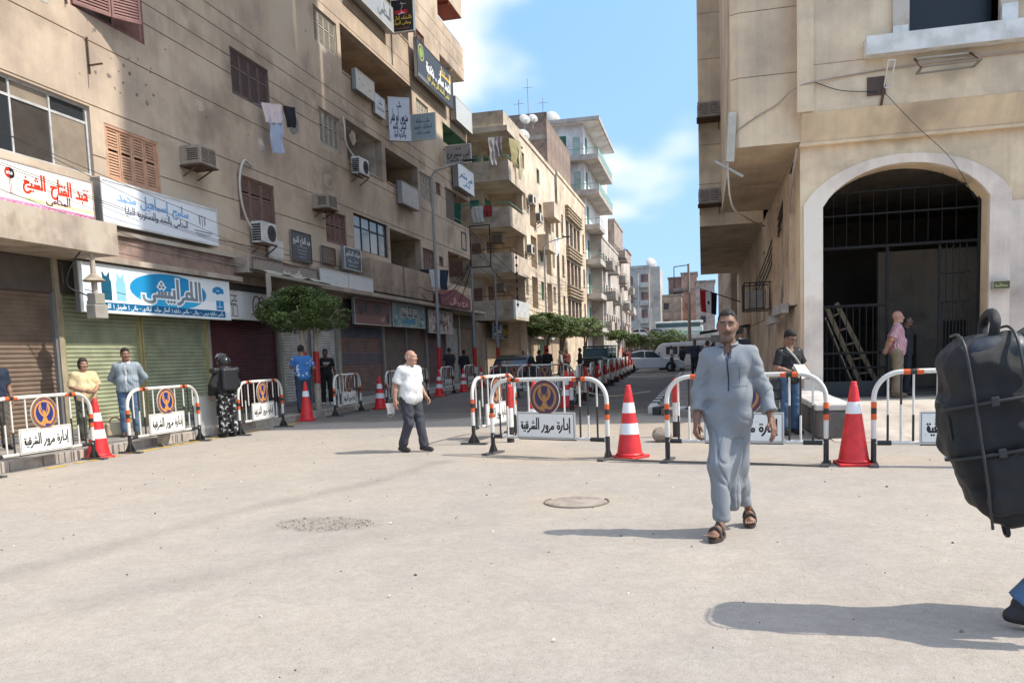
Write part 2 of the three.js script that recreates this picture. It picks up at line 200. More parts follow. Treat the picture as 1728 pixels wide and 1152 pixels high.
{ // kerbs and pavements
  const slab = tileTex(256, (u, v, i, j) => { const k = .66 + (fbm(u * 6, v * 6, 6, 4, 91) - .5) * .25 + (hash(i, j, 1) - .5) * .08; return [k + .01, k - .01, k - .04]; });
  const paveM = mat([.62, .6, .58], .92, { map: rep(slab, 2.4), bumpMap: rep(plasterBump, .8), bumpScale: .006 });
  const left = struct('pavement', [bb(XA, KERB_L - .15, 0, .145, 4, -46)], paveM);
  const kerbM = [plaster(.47, .43, .38, 2), plaster(.40, .37, .33, 2), plaster(.52, .48, .42, 2)];
  const r = rng(5); for (let z = 3, i = 0; z > -46; i++) { const L = .55 + r() * .12; part(left, 'kerb_stone', box(.15, .17 + (r() - .5) * .012, L - .02, KERB_L - .075 + (r() - .5) * .012, .075, z - L / 2, .012), kerbM[i % 3]); z -= L; }
  for (let z = 2; z > -44; z -= 2.4) part(left, 'paving_joint', bb(XA + .02, KERB_L - .17, .146, .1475, z, z - .018), kerbM[1]);
  part(left, 'kerb_line', (() => { const g = []; for (let k = 0; k < 26; k++) if (hash(k, 3) > .25) g.push(bb(KERB_L + .3 + (hash(k, 8) - .5) * .02, KERB_L + .43, .004, .007, -10.2 - k * .3, -10.2 - k * .3 - .3 * hash(k, 1) - .05)); return merge(g); })(), dirty(.62, .42, .06, .8, .4), 'worn yellow line along the kerb');
  // right pavement: kerb curves round the corner to the entrance
  const shape = new THREE.Shape(); const kx = -1.05, zc = -18.4; shape.moveTo(kx, 48); shape.lineTo(kx, -zc + .8); shape.quadraticCurveTo(kx, -zc - .6, kx + 1.2, -zc - 1.1); shape.lineTo(XR, -zc - 1.1); shape.lineTo(XR, 48);
  const pg = new THREE.ExtrudeGeometry(shape, { depth: .14, bevelEnabled: false }); pg.rotateX(-Math.PI / 2); const right = struct('pavement', planarUV(pg), paveM);
  const wk = dirty(.7, .69, .66, .8, .8), bk = dirty(.05, .05, .05, .8, .8);
  for (let i = 0; i < 46; i++) { const z = zc - .9 - i * .6; part(right, 'kerb_stone', box(.2, .2, .57, kx - .1, .085, z - .3, .03), i % 2 ? bk : wk); }
  for (let i = 0; i < 4; i++) { const a = (i + .5) / 4 * Math.PI / 2, R = 1.15; part(right, 'kerb_stone', move(box(.2, .2, .46, 0, 0, 0, .03), kx + R - Math.cos(a) * (R + .08), .085, zc - .85 + Math.sin(a) * (R + .05), -a), i % 2 ? bk : wk); }
  // sandy apron in front of the entrance, rising to the threshold
  const apron = new THREE.PlaneGeometry(11, 4.6, 30, 14); apron.rotateX(-Math.PI / 2); const p = apron.attributes.position;
  for (let i = 0; i < p.count; i++) { const x = p.getX(i) + 7.4, z = p.getZ(i) - 14.95, t = clamp((-z - 12.75) / 3.6); p.setXYZ(i, x, .006 + sm(t) * .34 + (fbm(x * 2 + 50, z * 2 + 50, 999, 3, 4) - .5) * .05 * Math.min(1, t * 4), z); }
  apron.computeVertexNormals(); const ag = planarUV(apron); struct('entrance_apron', ag, plaster(.66, .60, .52, 5, { bumpMap: rep(asphaltBump, 1.2), bumpScale: .02 }));
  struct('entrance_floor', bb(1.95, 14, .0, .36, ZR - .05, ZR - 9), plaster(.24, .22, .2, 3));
}
{ // pothole rubble, manhole, grit
  const c = onY(548, 884), r = rng(17), stones = []; const sg = new THREE.IcosahedronGeometry(1, 0);
  const st = new THREE.InstancedMesh(sg, dirty(.36, .32, .27, .95, .3), 260); const m = new THREE.Matrix4(), e = new THREE.Euler(), q = new THREE.Quaternion();
  for (let i = 0; i < 260; i++) { const a = r() * 6.28, k = Math.sqrt(r()); m.compose(V(c.x + Math.cos(a) * k * .46, .003, c.z + Math.sin(a) * k * .3), q.setFromEuler(e.set(r() * 6, r() * 6, r() * 6)), V(1, .6, 1).multiplyScalar(.004 + r() * r() * .013)); st.setMatrixAt(i, m); st.setColorAt(i, lin(1, 1, 1).multiplyScalar(.5 + r() * .7)); }
  st.name = 'rubble_patch'; st.castShadow = st.receiveShadow = true; scene.add(st); tag(st, 'patch of broken asphalt rubble worn into the open road', 'rubble'); st.userData.kind = 'stuff';
  const grit = new THREE.InstancedMesh(sg, dirty(.3, .28, .25, .95, .3), 2600);
  for (let i = 0; i < 2600; i++) { m.compose(V(-11 + r() * 21, .002, 2 - r() * 21), q.setFromEuler(e.set(r() * 6, r() * 6, r() * 6)), V(1, .5, 1).multiplyScalar(.003 + Math.pow(r(), 6) * .012)); grit.setMatrixAt(i, m); const w = r(); grit.setColorAt(i, lin(1, 1, 1).multiplyScalar(w > .8 ? 2.4 : .15 + w)); }
  grit.name = 'road_grit'; scene.add(grit); tag(grit, 'loose grit and tiny litter scattered over the pale road', 'grit'); grit.userData.kind = 'stuff';
  const h = onY(973, 847), mh = thing('manhole_cover', 'round manhole cover sunk in the dusty road', 'manhole cover', [h.x, 0, h.z]);
  part(mh, 'lid', new THREE.CylinderGeometry(.29, .29, .012, 32).translate(0, .0, 0), plaster(.33, .285, .24, 1)); 
  part(mh, 'rim', new THREE.TorusGeometry(.315, .009, 6, 40, 4.2).rotateX(Math.PI / 2).rotateY(.6).translate(0, .003, 0), dirty(.16, .13, .1, .9, .3));
}

// ================= FACADE TOOLS (local frame: u right along the wall, y up, d out of the wall) =================
const frameA = (px, py, X) => { const q = onX(px, py, X); return [-q.z, q.y]; };
function wallCells(u0, u1, y0, y1, holes, grooves, d0, d1, gap = .028) {
  const cuts = (a, b, k0, k1) => [...new Set([a, b, ...holes.flatMap((h) => [h[k0], h[k1]]).filter((v) => v > a && v < b)])].sort((p, q) => p - q);
  const ys = [...new Set([...cuts(y0, y1, 2, 3), ...grooves.filter((g) => g > y0 && g < y1)])].sort((a, b) => a - b), us = cuts(u0, u1, 0, 1), out = [];
  for (let j = 0; j + 1 < ys.length; j++) {
    const a = ys[j] + (grooves.includes(ys[j]) ? gap / 2 : 0), b = ys[j + 1] - (grooves.includes(ys[j + 1]) ? gap / 2 : 0), ym = (a + b) / 2; let start = null;
    for (let i = 0; i + 1 < us.length; i++) { const um = (us[i] + us[i + 1]) / 2, open = holes.some((h) => um > h[0] && um < h[1] && ym > h[2] && ym < h[3]); if (!open && start === null) start = us[i]; if (open && start !== null) { out.push(bb(start, us[i], a, b, d0, d1)); start = null; } }
    if (start !== null) out.push(bb(start, u1, a, b, d0, d1));
  }
  return merge(out);
}
function louvreLeaf(u0, u1, y0, y1, d, pitch = .062) { // framed leaf with tilted slats
  const f = .05, g = [bb(u0, u0 + f, y0, y1, d, d + .035), bb(u1 - f, u1, y0, y1, d, d + .035), bb(u0 + f, u1 - f, y0, y0 + f, d, d + .034), bb(u0 + f, u1 - f, y1 - f, y1, d, d + .034)], ym = y0 + (y1 - y0) * .62;
  g.push(bb(u0 + f, u1 - f, ym - .03, ym + .03, d, d + .033));
  for (let y = y0 + f + pitch / 2; y < y1 - f; y += pitch) if (Math.abs(y - ym) > .05) { const s = new THREE.BoxGeometry(u1 - u0 - 2 * f, .008, pitch * 1.05); s.rotateX(1.12); s.translate((u0 + u1) / 2, y, d + .016); g.push(planarUV(s)); }
  return merge(g);
}
function louvreWindow(b, u0, u1, y0, y1, cols, m, d = -.1, name = 'window', label) {
  const f = .06, fr = part(b, name, [bb(u0, u0 + f, y0, y1, d - .04, d + .05), bb(u1 - f, u1, y0, y1, d - .04, d + .05), bb(u0 + f, u1 - f, y1 - f, y1, d - .04, d + .049), bb(u0 + f, u1 - f, y0, y0 + f, d - .04, d + .049)], m, label);
  const w = (u1 - u0 - 2 * f) / cols; for (let i = 0; i < cols; i++) part(fr, 'shutter_leaf', louvreLeaf(u0 + f + i * w + .006, u0 + f + (i + 1) * w - .006, y0 + f + .004, y1 - f - .004, d - .01), m);
  return fr;
}
function glazedWindow(b, u0, u1, y0, y1, cols, transom, fm, d = -.12, panes = [glassDark]) {
  const f = .05, g = [bb(u0, u0 + f, y0, y1, d, d + .06), bb(u1 - f, u1, y0, y1, d, d + .06), bb(u0 + f, u1 - f, y1 - f, y1, d, d + .059), bb(u0 + f, u1 - f, y0, y0 + f, d, d + .059)], w = (u1 - u0 - 2 * f) / cols, yt = transom ? y0 + (y1 - y0) * transom : y1 - f;
  for (let i = 1; i < cols; i++) { const u = u0 + f + i * w; g.push(bb(u - .022, u + .022, y0 + f, y1 - f, d + .004, d + .055)); } if (transom) g.push(bb(u0 + f, u1 - f, yt - .025, yt + .025, d + .002, d + .05));
  const fr = part(b, 'window', g, fm);
  for (let i = 0; i < cols; i++) { const a = u0 + f + i * w + .02, c = a + w - .04; part(fr, 'pane', bb(a, c, y0 + f, yt - .02, d + .02 + (i % 2) * .012, d + .026 + (i % 2) * .012), panes[i % panes.length]); if (transom) part(fr, 'pane', bb(a, c, yt + .02, y1 - f, d + .02, d + .026), panes[(i + 1) % panes.length]); }
  return fr;
}
// a lined recess behind an opening (balcony or room): side walls, back, floor, ceiling
function niche(b, u0, u1, y0, y1, depth, m, name = 'recess') { return part(b, name, [bb(u0 - .1, u0, y0 - .1, y1 + .1, -depth, -.3), bb(u1, u1 + .1, y0 - .1, y1 + .1, -depth, -.3), bb(u0 - .1, u1 + .1, y0 - .1, y1 + .1, -depth - .1, -depth), bb(u0, u1, y1, y1 + .1, -depth, -.3), bb(u0, u1, y0 - .1, y0, -depth, -.3)], m); }
function rollShutter(b, u0, u1, y0, y1, d, m, pitch = .085, name = 'roller_shutter') { // corrugated curtain in side channels
  const s = new THREE.Shape(); s.moveTo(y0, -.02); s.lineTo(y0, 0); for (let y = y0; y < y1 - .01; y += pitch) { const e = Math.min(y + pitch, y1); s.quadraticCurveTo(y + (e - y) * .45, .034, y + (e - y) * .86, .004); s.lineTo(e, 0); } s.lineTo(y1, -.02);
  const g = new THREE.ExtrudeGeometry(s, { depth: u1 - u0, bevelEnabled: false, curveSegments: 3 }); const p = g.attributes.position, n = g.attributes.normal; // (y,d,u) -> (u,y,d)
  for (let i = 0; i < p.count; i++) { const a = p.getX(i), c = p.getY(i), e = p.getZ(i); p.setXYZ(i, u0 + e, a, d + c); } g.computeVertexNormals();
  return part(b, name, planarUV(g), m);
}
// a sign board: box, frame and printed face
function signBoard(name, label, cat, pos, turn, w, h, tex, o = {}) {
  const t = thing(name, label, cat, pos, turn, o.group); const th = o.thick || .12, f = o.frame || .03, fm = o.frameMat || white;
  part(t, 'box', box(w, h, th, 0, 0, -th / 2), o.boxMat || greyMetal);
  part(t, 'frame', [bb(-w / 2, w / 2, h / 2 - f, h / 2, .0, .02), bb(-w / 2, w / 2, -h / 2, -h / 2 + f, .0, .02), bb(-w / 2, -w / 2 + f, -h / 2 + f, h / 2 - f, .0, .019), bb(w / 2 - f, w / 2, -h / 2 + f, h / 2 - f, 0, .019)], fm);
  part(t, 'printed_face', face(w - 2 * f, h - 2 * f).translate(0, 0, .006), printed(tex, o.rough || .5)); return t;
}
// ================= LEFT APARTMENT BLOCK =================
const shutterBrown = dirty(.23, .135, .11, .75, .8), shutterDark = dirty(.14, .095, .09, .75, .8), shutterPale = dirty(.60, .36, .24, .75, .8), alu = dirty(.55, .56, .57, .4, 1), woodWhite = dirty(.42, .38, .33, .7, .8);
{
  const b = thing('apartment_block', 'long beige stucco apartment block with shuttered windows above the row of shops', 'building', [XA, 0, 0], Math.PI / 2);
  const wallM = plaster(.57, .475, .37, 7), soffM = plaster(.52, .44, .36, 4), H = 25, U1 = 44.5;
  const W = { // openings: u0,u1,y0,y1
    alu1: [11.2, 15.2, 5.6, 7.05], pale: [15.6, 17.4, 5.6, 6.83], red: [14.9, 17.2, 9.0, 10.25], d4: [20.82, 22.88, 9.0, 10.27], b5: [20.8, 22.8, 5.55, 6.83], w6: [26.15, 27.8, 8.93, 10.15], w7: [26.2, 27.9, 5.62, 6.75], w9: [26.15, 27.95, 12.3, 13.5],
    balU: [28.25, 35.7, 11.95, 13.66], balM1: [28.3, 31.75, 8.75, 10.32], balM2: [32.1, 36.0, 8.78, 10.2], alu8: [28.55, 31.95, 5.65, 7.0], low: [32.15, 36.0, 5.3, 6.93], w10: [36.25, 38.05, 8.85, 10.12], w11: [36.2, 37.95, 5.42, 6.63], w12: [36.3, 37.8, 15.62, 16.6], w13: [36.25, 37.9, 12.3, 13.4], topA: [28.3, 35.6, 15.5, 17.1], topL: [10.5, 12.7, 9.1, 10.4],
    e1: [40.1, 44.6, 5.3, 6.93], e2: [40.1, 44.6, 8.6, 10.14], e3: [40.1, 44.6, 11.85, 13.34], e4: [40.1, 44.6, 15.1, 16.66], e5: [40.1, 44.6, 18.4, 20],
    v10: [38.6, 39.3, 9.5, 10.1], v11: [38.6, 39.3, 6.0, 6.5],
  };
  const holes = Object.values(W), grooves = [4.85, 6.05, 7.1, 8.45, 9.5, 9.98, 10.55, 11.02, 13.78, 14.5, 17.2, 17.9].map((y) => y);
  part(b, 'wall', wallCells(4, U1, 3.75, H, holes, grooves, -.03, 0), wallM);
  part(b, 'wall_core', wallCells(4, U1, 3.75, H, holes, [], -.3, -.031), soffM);
  part(b, 'building_mass', [bb(4, U1 - .31, 3.75, H - .3, -9, -2.2), bb(4, U1, .0, 3.74, -9, -.62)], INNER);
  part(b, 'roof_slab', bb(3.9, U1 + .1, H, H + .4, -9.1, .3), soffM);
  part(b, 'end_wall', bb(U1 - .3, U1 - .01, 3.75, H, -9, -2.1), wallM); part(b, 'end_wall', bb(4.01, 4.3, 0, H, -9, -.31), wallM);
  // patched plaster
  for (const [u, y, w, h, c] of [[24.3, 9.05, .8, .62, [.26, .27, .25]], [19.2, 8.2, .5, .3, [.6, .52, .43]], [28.9, 9.8, .6, .5, [.45, .38, .3]], [26.7, 7.75, .9, .6, [.48, .42, .34]], [14.1, 9.1, .5, .7, [.42, .43, .4]], [22.2, 7.9, .5, .4, [.62, .55, .46]]]) { const s = []; for (let k = 0; k < 14; k++) { const a = k / 14 * 6.283, r = .7 + hash(k, Math.round(u * 9)) * .5; s.push([u + Math.cos(a) * w / 2 * r, y + Math.sin(a) * h / 2 * r]); } part(b, 'plaster_patch', planarUV(extr(s, .006)), plaster(...c, 1.5)); }
  { const r = rng(77), g = []; for (let i = 0; i < 90; i++) { const u = i < 34 ? 14.6 + r() * 3.4 : 12 + r() * 28, y = i < 34 ? 7.6 + r() * 1.8 : 4.9 + r() * 12, w = .015 + r() * r() * .07; if (holes.some((h) => u > h[0] - .1 && u < h[1] + .1 && y > h[2] - .1 && y < h[3] + .1)) continue; const s = []; for (let k = 0; k < 7; k++) { const a = k / 7 * 6.283, q = .5 + r() * .7; s.push([u + Math.cos(a) * w * q, y + Math.sin(a) * w * q * .8]); } g.push(extr(s, .004)); } part(b, 'plaster_chips', g, plaster(.24, .2, .17, .6)).userData.kind = 'stuff'; }
  // windows
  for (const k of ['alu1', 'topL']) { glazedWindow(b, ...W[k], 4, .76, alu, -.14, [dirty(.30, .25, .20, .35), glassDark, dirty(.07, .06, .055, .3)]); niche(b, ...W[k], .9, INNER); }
  louvreWindow(b, ...W.pale, 4, shutterPale, -.06, 'window', 'sun-bleached orange brown louvred window');
  louvreWindow(b, ...W.d4, 4, shutterDark, -.08); louvreWindow(b, ...W.b5, 3, shutterBrown, -.08); louvreWindow(b, ...W.w6, 4, woodWhite, -.1); louvreWindow(b, ...W.w7, 4, shutterBrown, -.1); louvreWindow(b, ...W.w9, 4, woodWhite, -.1); louvreWindow(b, ...W.w10, 4, woodWhite, -.1); louvreWindow(b, ...W.w11, 4, shutterBrown, -.1); louvreWindow(b, ...W.w12, 3, shutterBrown, -.1); louvreWindow(b, ...W.w13, 4, dirty(.62, .58, .5, .7), -.1); louvreWindow(b, ...W.v10, 1, shutterBrown, -.1); louvreWindow(b, ...W.v11, 1, shutterBrown, -.1);
  { // dark red window with its leaves thrown open
    const fr = part(b, 'window', [bb(14.9, 14.97, 9, 10.25, -.14, -.02), bb(17.13, 17.2, 9, 10.25, -.14, -.02), bb(14.97, 17.13, 10.18, 10.25, -.14, -.021), bb(14.97, 17.13, 9, 9.07, -.14, -.021)], dirty(.2, .09, .085, .7));
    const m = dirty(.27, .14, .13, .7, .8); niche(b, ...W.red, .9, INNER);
    for (const [u, a, w] of [[14.97, .32, .85], [15.8, .32, .02], [17.13, -2.4, .62]]) if (w > .1) { const g = louvreLeaf(0, w, 9.05, 10.2, 0); g.rotateY(-a); g.translate(u, 0, -.02); part(fr, 'shutter_leaf', g, m); }
    const g2 = louvreLeaf(0, .62, 9.05, 10.2, 0); g2.rotateY(-.55); g2.translate(15.8, 0, .26); part(fr, 'shutter_leaf', g2, m);
  }
  glazedWindow(b, ...W.alu8, 4, .66, darkMetal, -.14, [mat([.16, .19, .22], .1), mat([.09, .11, .13], .1)]); niche(b, ...W.alu8, .9, INNER);
  // balconies set into the wall
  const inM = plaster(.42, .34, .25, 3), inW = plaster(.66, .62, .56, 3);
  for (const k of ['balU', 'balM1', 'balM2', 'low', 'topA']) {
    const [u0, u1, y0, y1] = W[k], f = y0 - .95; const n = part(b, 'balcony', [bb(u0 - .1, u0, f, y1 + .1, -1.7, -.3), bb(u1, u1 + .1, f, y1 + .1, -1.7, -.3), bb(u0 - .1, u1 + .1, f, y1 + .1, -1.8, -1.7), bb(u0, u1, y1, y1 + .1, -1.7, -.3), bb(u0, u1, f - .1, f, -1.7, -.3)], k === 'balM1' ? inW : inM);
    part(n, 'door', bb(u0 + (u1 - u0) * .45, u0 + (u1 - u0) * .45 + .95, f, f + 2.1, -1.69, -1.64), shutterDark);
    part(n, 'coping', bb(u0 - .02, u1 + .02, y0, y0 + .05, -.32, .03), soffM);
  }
  part(b, 'pillar', bb(31.78, 32.07, 8.78, 10.3, -.32, .004), soffM);
  // open loggias at the far corner: flush parapet bands, slabs with coloured soffits, open at the end
  for (const [y, c] of [[6.93, [.5, .36, .26]], [10.14, [.46, .34, .25]], [13.34, [.10, .27, .18]], [16.66, [.62, .54, .44]], [20, [.34, .09, .06]]]) { const p = part(b, 'loggia_slab', bb(40.1, U1 - .02, y, y + .15, -1.1, -.301), wallM); part(p, 'soffit', bb(40.12, U1 - .04, y - .03, y - .002, -1.08, -.02), plaster(...c, 3)); part(p, 'beam', bb(42.2, 42.35, y - .12, y - .031, -1.08, -.05), plaster(...c, 3)); part(p, 'rail', rod([40.2, y + 1.95, -.15], [U1 - .1, y + 1.95, -.15], .02), greyMetal); }
  part(b, 'loggia_wall', bb(40.1, U1 - .9, 5.2, 21, -1.25, -1.11), wallM);
  // storey band above the shops and the concrete canopies
  part(b, 'shop_slab', [bb(20.0, 24.05, 3.98, 4.4, .01, .62), bb(24.06, 44.4, 3.84, 3.98, .01, .75), bb(11, 14.12, 3.72, 4.34, .01, 1.3), bb(14.13, 19.9, 3.72, 3.84, .01, .5), bb(14.13, 19.9, 4.36, 4.46, .01, .34)], plaster(.46, .40, .33, 2.5));
  part(b, 'fascia', bb(14.13, 19.9, 3.85, 4.35, .008, .26), plaster(.36, .26, .22, 2));
  for (const [u0, u1] of [[28.6, 32.0], [32.2, 35.8]]) part(b, 'lower_parapet', bb(u0, u1, 4.1, 5.3, .005, .55), plaster(.42, .34, .265, 3));
  part(b, 'meter_frame', [bb(40.15, 41.7, 8.65, 10.08, -.1, -.05)], dirty(.14, .1, .085, .9, .5)); part(b, 'wall_frame', [bb(42.6, 43.5, 7.3, 7.35, .002, .03), bb(42.6, 43.5, 8.2, 8.25, .002, .03), bb(42.6, 42.65, 7.35, 8.2, .002, .03), bb(43.45, 43.5, 7.35, 8.2, .002, .03)], darkMetal);
  // ground-floor shopfronts: piers and roller shutters
  const pierM = plaster(.42, .37, .27, 2), shops = [[11.0, 13.75, 'brown'], [14.0, 16.25, 'green'], [16.4, 18.85, 'green'], [19.05, 22.5, 'maroon'], [22.75, 24.6, 'white'], [24.65, 26.6, 'white'], [26.95, 30.9, 'striped'], [31.1, 33.6, 'brown'], [33.7, 36.2, 'brown'], [36.4, 39.2, 'red'], [39.5, 41.5, 'grey'], [41.8, 44.3, 'brown']];
  const SM = { brown: dirty(.19, .135, .10, .65, 1.6), green: dirty(.33, .36, .24, .6, 1.8), maroon: dirty(.10, .022, .024, .6, 1.6), white: dirty(.58, .58, .57, .6, 1.6), striped: dirty(.22, .13, .10, .65, 1.6), red: dirty(.13, .05, .045, .65, 1.6), grey: dirty(.34, .33, .31, .6, 1.6) };
  for (const [u0, u1, k] of shops) { const s = rollShutter(b, u0, u1, .15, 3.05, -.12, SM[k], k === 'maroon' ? .07 : .088); for (const a of [u0 - .06, u1]) part(s, 'side_channel', bb(a, a + .06, .15, 3.05, -.13, -.03), k === 'green' ? dirty(.42, .36, .17, .7) : greyMetal); part(s, 'bottom_bar', bb(u0, u1, .15, .26, -.1, -.075), greyMetal); if (k === 'striped') for (const y of [1.35, 2.35]) part(s, 'painted_band', rollShutterBand(u0 + .01, u1 - .01, y, y + .42), dirty(.10, .11, .14, .65, 1)); }
  function rollShutterBand(u0, u1, y0, y1) { const t = new THREE.Group(); const m = rollShutter(t, u0, u1, y0, y1, -.113, greyMetal, .088); return m.geometry; }
  for (let i = 0; i <= shops.length; i++) { const a = i ? shops[i - 1][1] + .065 : 4, c = i < shops.length ? shops[i][0] - .065 : U1; if (c - a > .05) part(b, 'pier', bb(a, c, .0, 3.74, -.62, i === 1 ? .0 : -.02), pierM); }
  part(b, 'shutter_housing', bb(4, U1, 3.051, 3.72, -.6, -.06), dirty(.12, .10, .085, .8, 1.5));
  part(b, 'plinth', bb(4, U1, -.02, .149, -.6, -.14), concrete);
}
// ================= OTHER BUILDINGS =================
// street-side block: local frame u = -z, y up, d = out towards the street
function streetBlock(name, label, X, u0, u1, H, depth, m, wins, o = {}) {
  const b = thing(name, label, 'building', [X, 0, 0], (o.right ? -1 : 1) * Math.PI / 2), s = o.right ? -1 : 1, A = s > 0 ? u0 : -u1, B = s > 0 ? u1 : -u0;
  const holes = wins.map((w) => [s > 0 ? w[0] : -w[1], s > 0 ? w[1] : -w[0], w[2], w[3]]);
  part(b, 'wall', wallCells(A, B, 0, H, holes, o.grooves || [], -.25, 0), m);
  part(b, 'building_mass', bb(A + .01, B - .01, 0, H - .05, -depth, -.9), INNER);
  for (const a of [A, B - .25]) part(b, 'end_wall', bb(a, a + .25, 0, H, -depth, -.251), o.endMat || m);
  part(b, 'roof_slab', bb(A - .05, B + .05, H, H + .25, -depth, .08), o.roofMat || m);
  wins.forEach((w, i) => { const [a, c, y0, y1] = holes[i], k = w[4] || 'wood'; if (k === 'open') { part(b, 'loggia', [bb(a, c, y0, y1, -.9, -.88), bb(a - .05, a, y0, y1, -.9, -.25), bb(c, c + .05, y0, y1, -.9, -.25)], o.inMat || m); return; }
    const fm = k === 'green' ? dirty(.02, .19, .12, .6) : k === 'white' ? woodWhite : k === 'glass' ? glassDark : shutterBrown; const f = part(b, 'window', [bb(a, a + .07, y0, y1, -.2, -.12), bb(c - .07, c, y0, y1, -.2, -.12), bb(a + .07, c - .07, y1 - .07, y1, -.2, -.121), bb(a + .07, c - .07, y0, y0 + .07, -.2, -.121), bb((a + c) / 2 - .03, (a + c) / 2 + .03, y0 + .07, y1 - .07, -.2, -.122)], fm);
    part(f, 'pane', bb(a + .05, c - .05, y0 + .05, y1 - .05, -.18, -.16), k === 'glass' ? mat([.07, .08, .09], .1) : k === 'green' ? dirty(.015, .13, .085, .6) : k === 'white' ? dirty(.5, .5, .48, .5) : dirty(.06, .045, .04, .6)); if (o.sills) part(f, 'sill', bb(a - .08, c + .08, y0 - .1, y0, -.1, .1), m); });
  return b;
}
function balcony(b, a, c, y, out, hgt, m, rail, d0 = .003) { // projecting slab with a solid parapet
  const p = part(b, 'balcony', [bb(a, c, y - .15, y, d0, out), bb(a, c, y + .001, y + hgt, out - .12, out), bb(a, a + .12, y + .001, y + hgt, d0, out - .121), bb(c - .12, c, y + .001, y + hgt, d0, out - .121)], m);
  if (rail) part(p, 'rail', [rod([a, y + hgt + .22, out - .05], [c, y + hgt + .22, out - .05], .022), rod([a + .02, y + hgt, out - .05], [a + .02, y + hgt + .22, out - .05], .02), rod([c - .02, y + hgt, out - .05], [c - .02, y + hgt + .22, out - .05], .02), rod([a, y + hgt + .22, 0], [a, y + hgt + .22, out - .05], .022)], rail);
  return p;
}
const greenRail = dirty(.12, .34, .27, .5, 1), cream = plaster(.70, .60, .47, 5);
{ // B: corner block with deep wrapped balconies
  const wins = []; for (const y of [5.3, 8, 10.7]) { wins.push([50.9, 52.0, y, y + 1.3, 'white'], [53.2, 55.1, y - .7, y + 1.4, 'open'], [56.4, 57.4, y, y + 1.3, 'green'], [58.6, 60.6, y - .7, y + 1.4, 'open'], [61.2, 62.2, y, y + 1.3, 'white']); } wins.push([51.2, 52, 13.3, 14.3, 'white'], [56, 57, 13.3, 14.3, 'green']);
  const b = streetBlock('corner_block', 'cream apartment block with deep corner balconies and green doors next to the long beige block', -10.95, 50.3, 63, 15.2, 9, cream, wins, {});
  part(b, 'shop_wall', bb(44.6, 50.29, 0, 3.45, -9, -1.6), plaster(.3, .25, .2, 3)); part(b, 'recess_wall', [bb(48.4, 50.29, 3.45, 14.3, -9, -1.9)], plaster(.62, .54, .42, 4));
  const slab = plaster(.55, .49, .40, 3), sunP = plaster(.62, .54, .43, 3);
  for (const y of [3.75, 6.45, 9.05, 11.65]) {
    const p = part(b, 'corner_balcony', [bb(45.9, 50.28, y - .18, y, -2.6, .35)], slab); part(p, 'near_parapet', bb(45.9, 46.03, y + .001, y + .95, -2.6, .35), slab); part(p, 'street_parapet', bb(46.031, 50.28, y + .001, y + .95, .22, .351), y === 3.75 ? dirty(.62, .64, .66, .5) : sunP);
    part(p, 'rail', [rod([45.97, y + 1.2, -2.6], [45.97, y + 1.2, .28], .025), rod([45.97, y + 1.2, .28], [50.28, y + 1.2, .28], .025), ...[-2.5, -1.6, -.7, .27].map((d) => rod([45.97, y + .95, d], [45.97, y + 1.2, d], .018))], y > 8 ? greenRail : rustMetal);
    part(p, 'door', [bb(48.34, 48.39, y, y + 2.05, -4.2, -3.3)], y > 8 ? dirty(.02, .2, .15, .6) : shutterBrown); part(p, 'door', [bb(48.9, 50.0, y, y + 2.05, -1.89, -1.84)], y > 8 ? dirty(.02, .2, .15, .6) : shutterBrown); part(p, 'window', bb(48.34, 48.39, y + .8, y + 1.9, -2.7, -2.15), y > 8 ? dirty(.03, .24, .18, .6) : shutterBrown);
  }
  part(b, 'corner_post', bb(50.0, 50.28, 0, 14.3, -.2, .2), sunP);
  part(b, 'roof_slab', [bb(45.9, 50.28, 14.2, 14.5, -2.9, .35), bb(46.1, 50.28, 14.5, 15.4, -2.9, .1)], slab); part(b, 'canopy', bb(50.3, 63, 3.3, 3.5, .003, .9), cream);
  for (const [a, y] of [[55.5, 8.8], [58, 11.4]]) balcony(b, a, a + 3, y, .8, .9, sunP);
  for (let i = 0; i < 6; i++) { const u = 46.6 + i * 2.6; const s = rollShutter(b, u, u + 2.2, .15, 2.6, i < 2 ? -1.55 : .02, i === 3 ? dirty(.42, .55, .36, .6) : dirty(.55, .42, .3, .6, 1)); part(s, 'side_channel', bb(u - .08, u, .15, 2.6, i < 2 ? -1.6 : .003, i < 2 ? -1.5 : .06), greyMetal); }
}
{ // C: beige block with tall slatted stair windows
  const wins = []; for (const y of [4.6, 7.9, 11.2]) wins.push([65.9, 66.9, y, y + 1.6], [78, 79, y, y + 1.6]); for (const y of [3.9, 7.2, 10.5]) for (let i = 0; i < 4; i++) wins.push([68.2 + i * 2.1, 69.9 + i * 2.1, y, y + 2.2]);
  const b = streetBlock('stair_block', 'plain beige block with bands of tall windows and concrete fins', -11.0, 64.5, 80, 15.6, 10, plaster(.70, .59, .44, 6), wins, { sills: true });
  for (const y of [6.3, 9.6, 12.9]) for (let i = 0; i < 4; i++) part(b, 'concrete_fin', bb(68, 76.4, y + i * .28, y + i * .28 + .1, .003, .3), plaster(.5, .42, .31, 3));
}
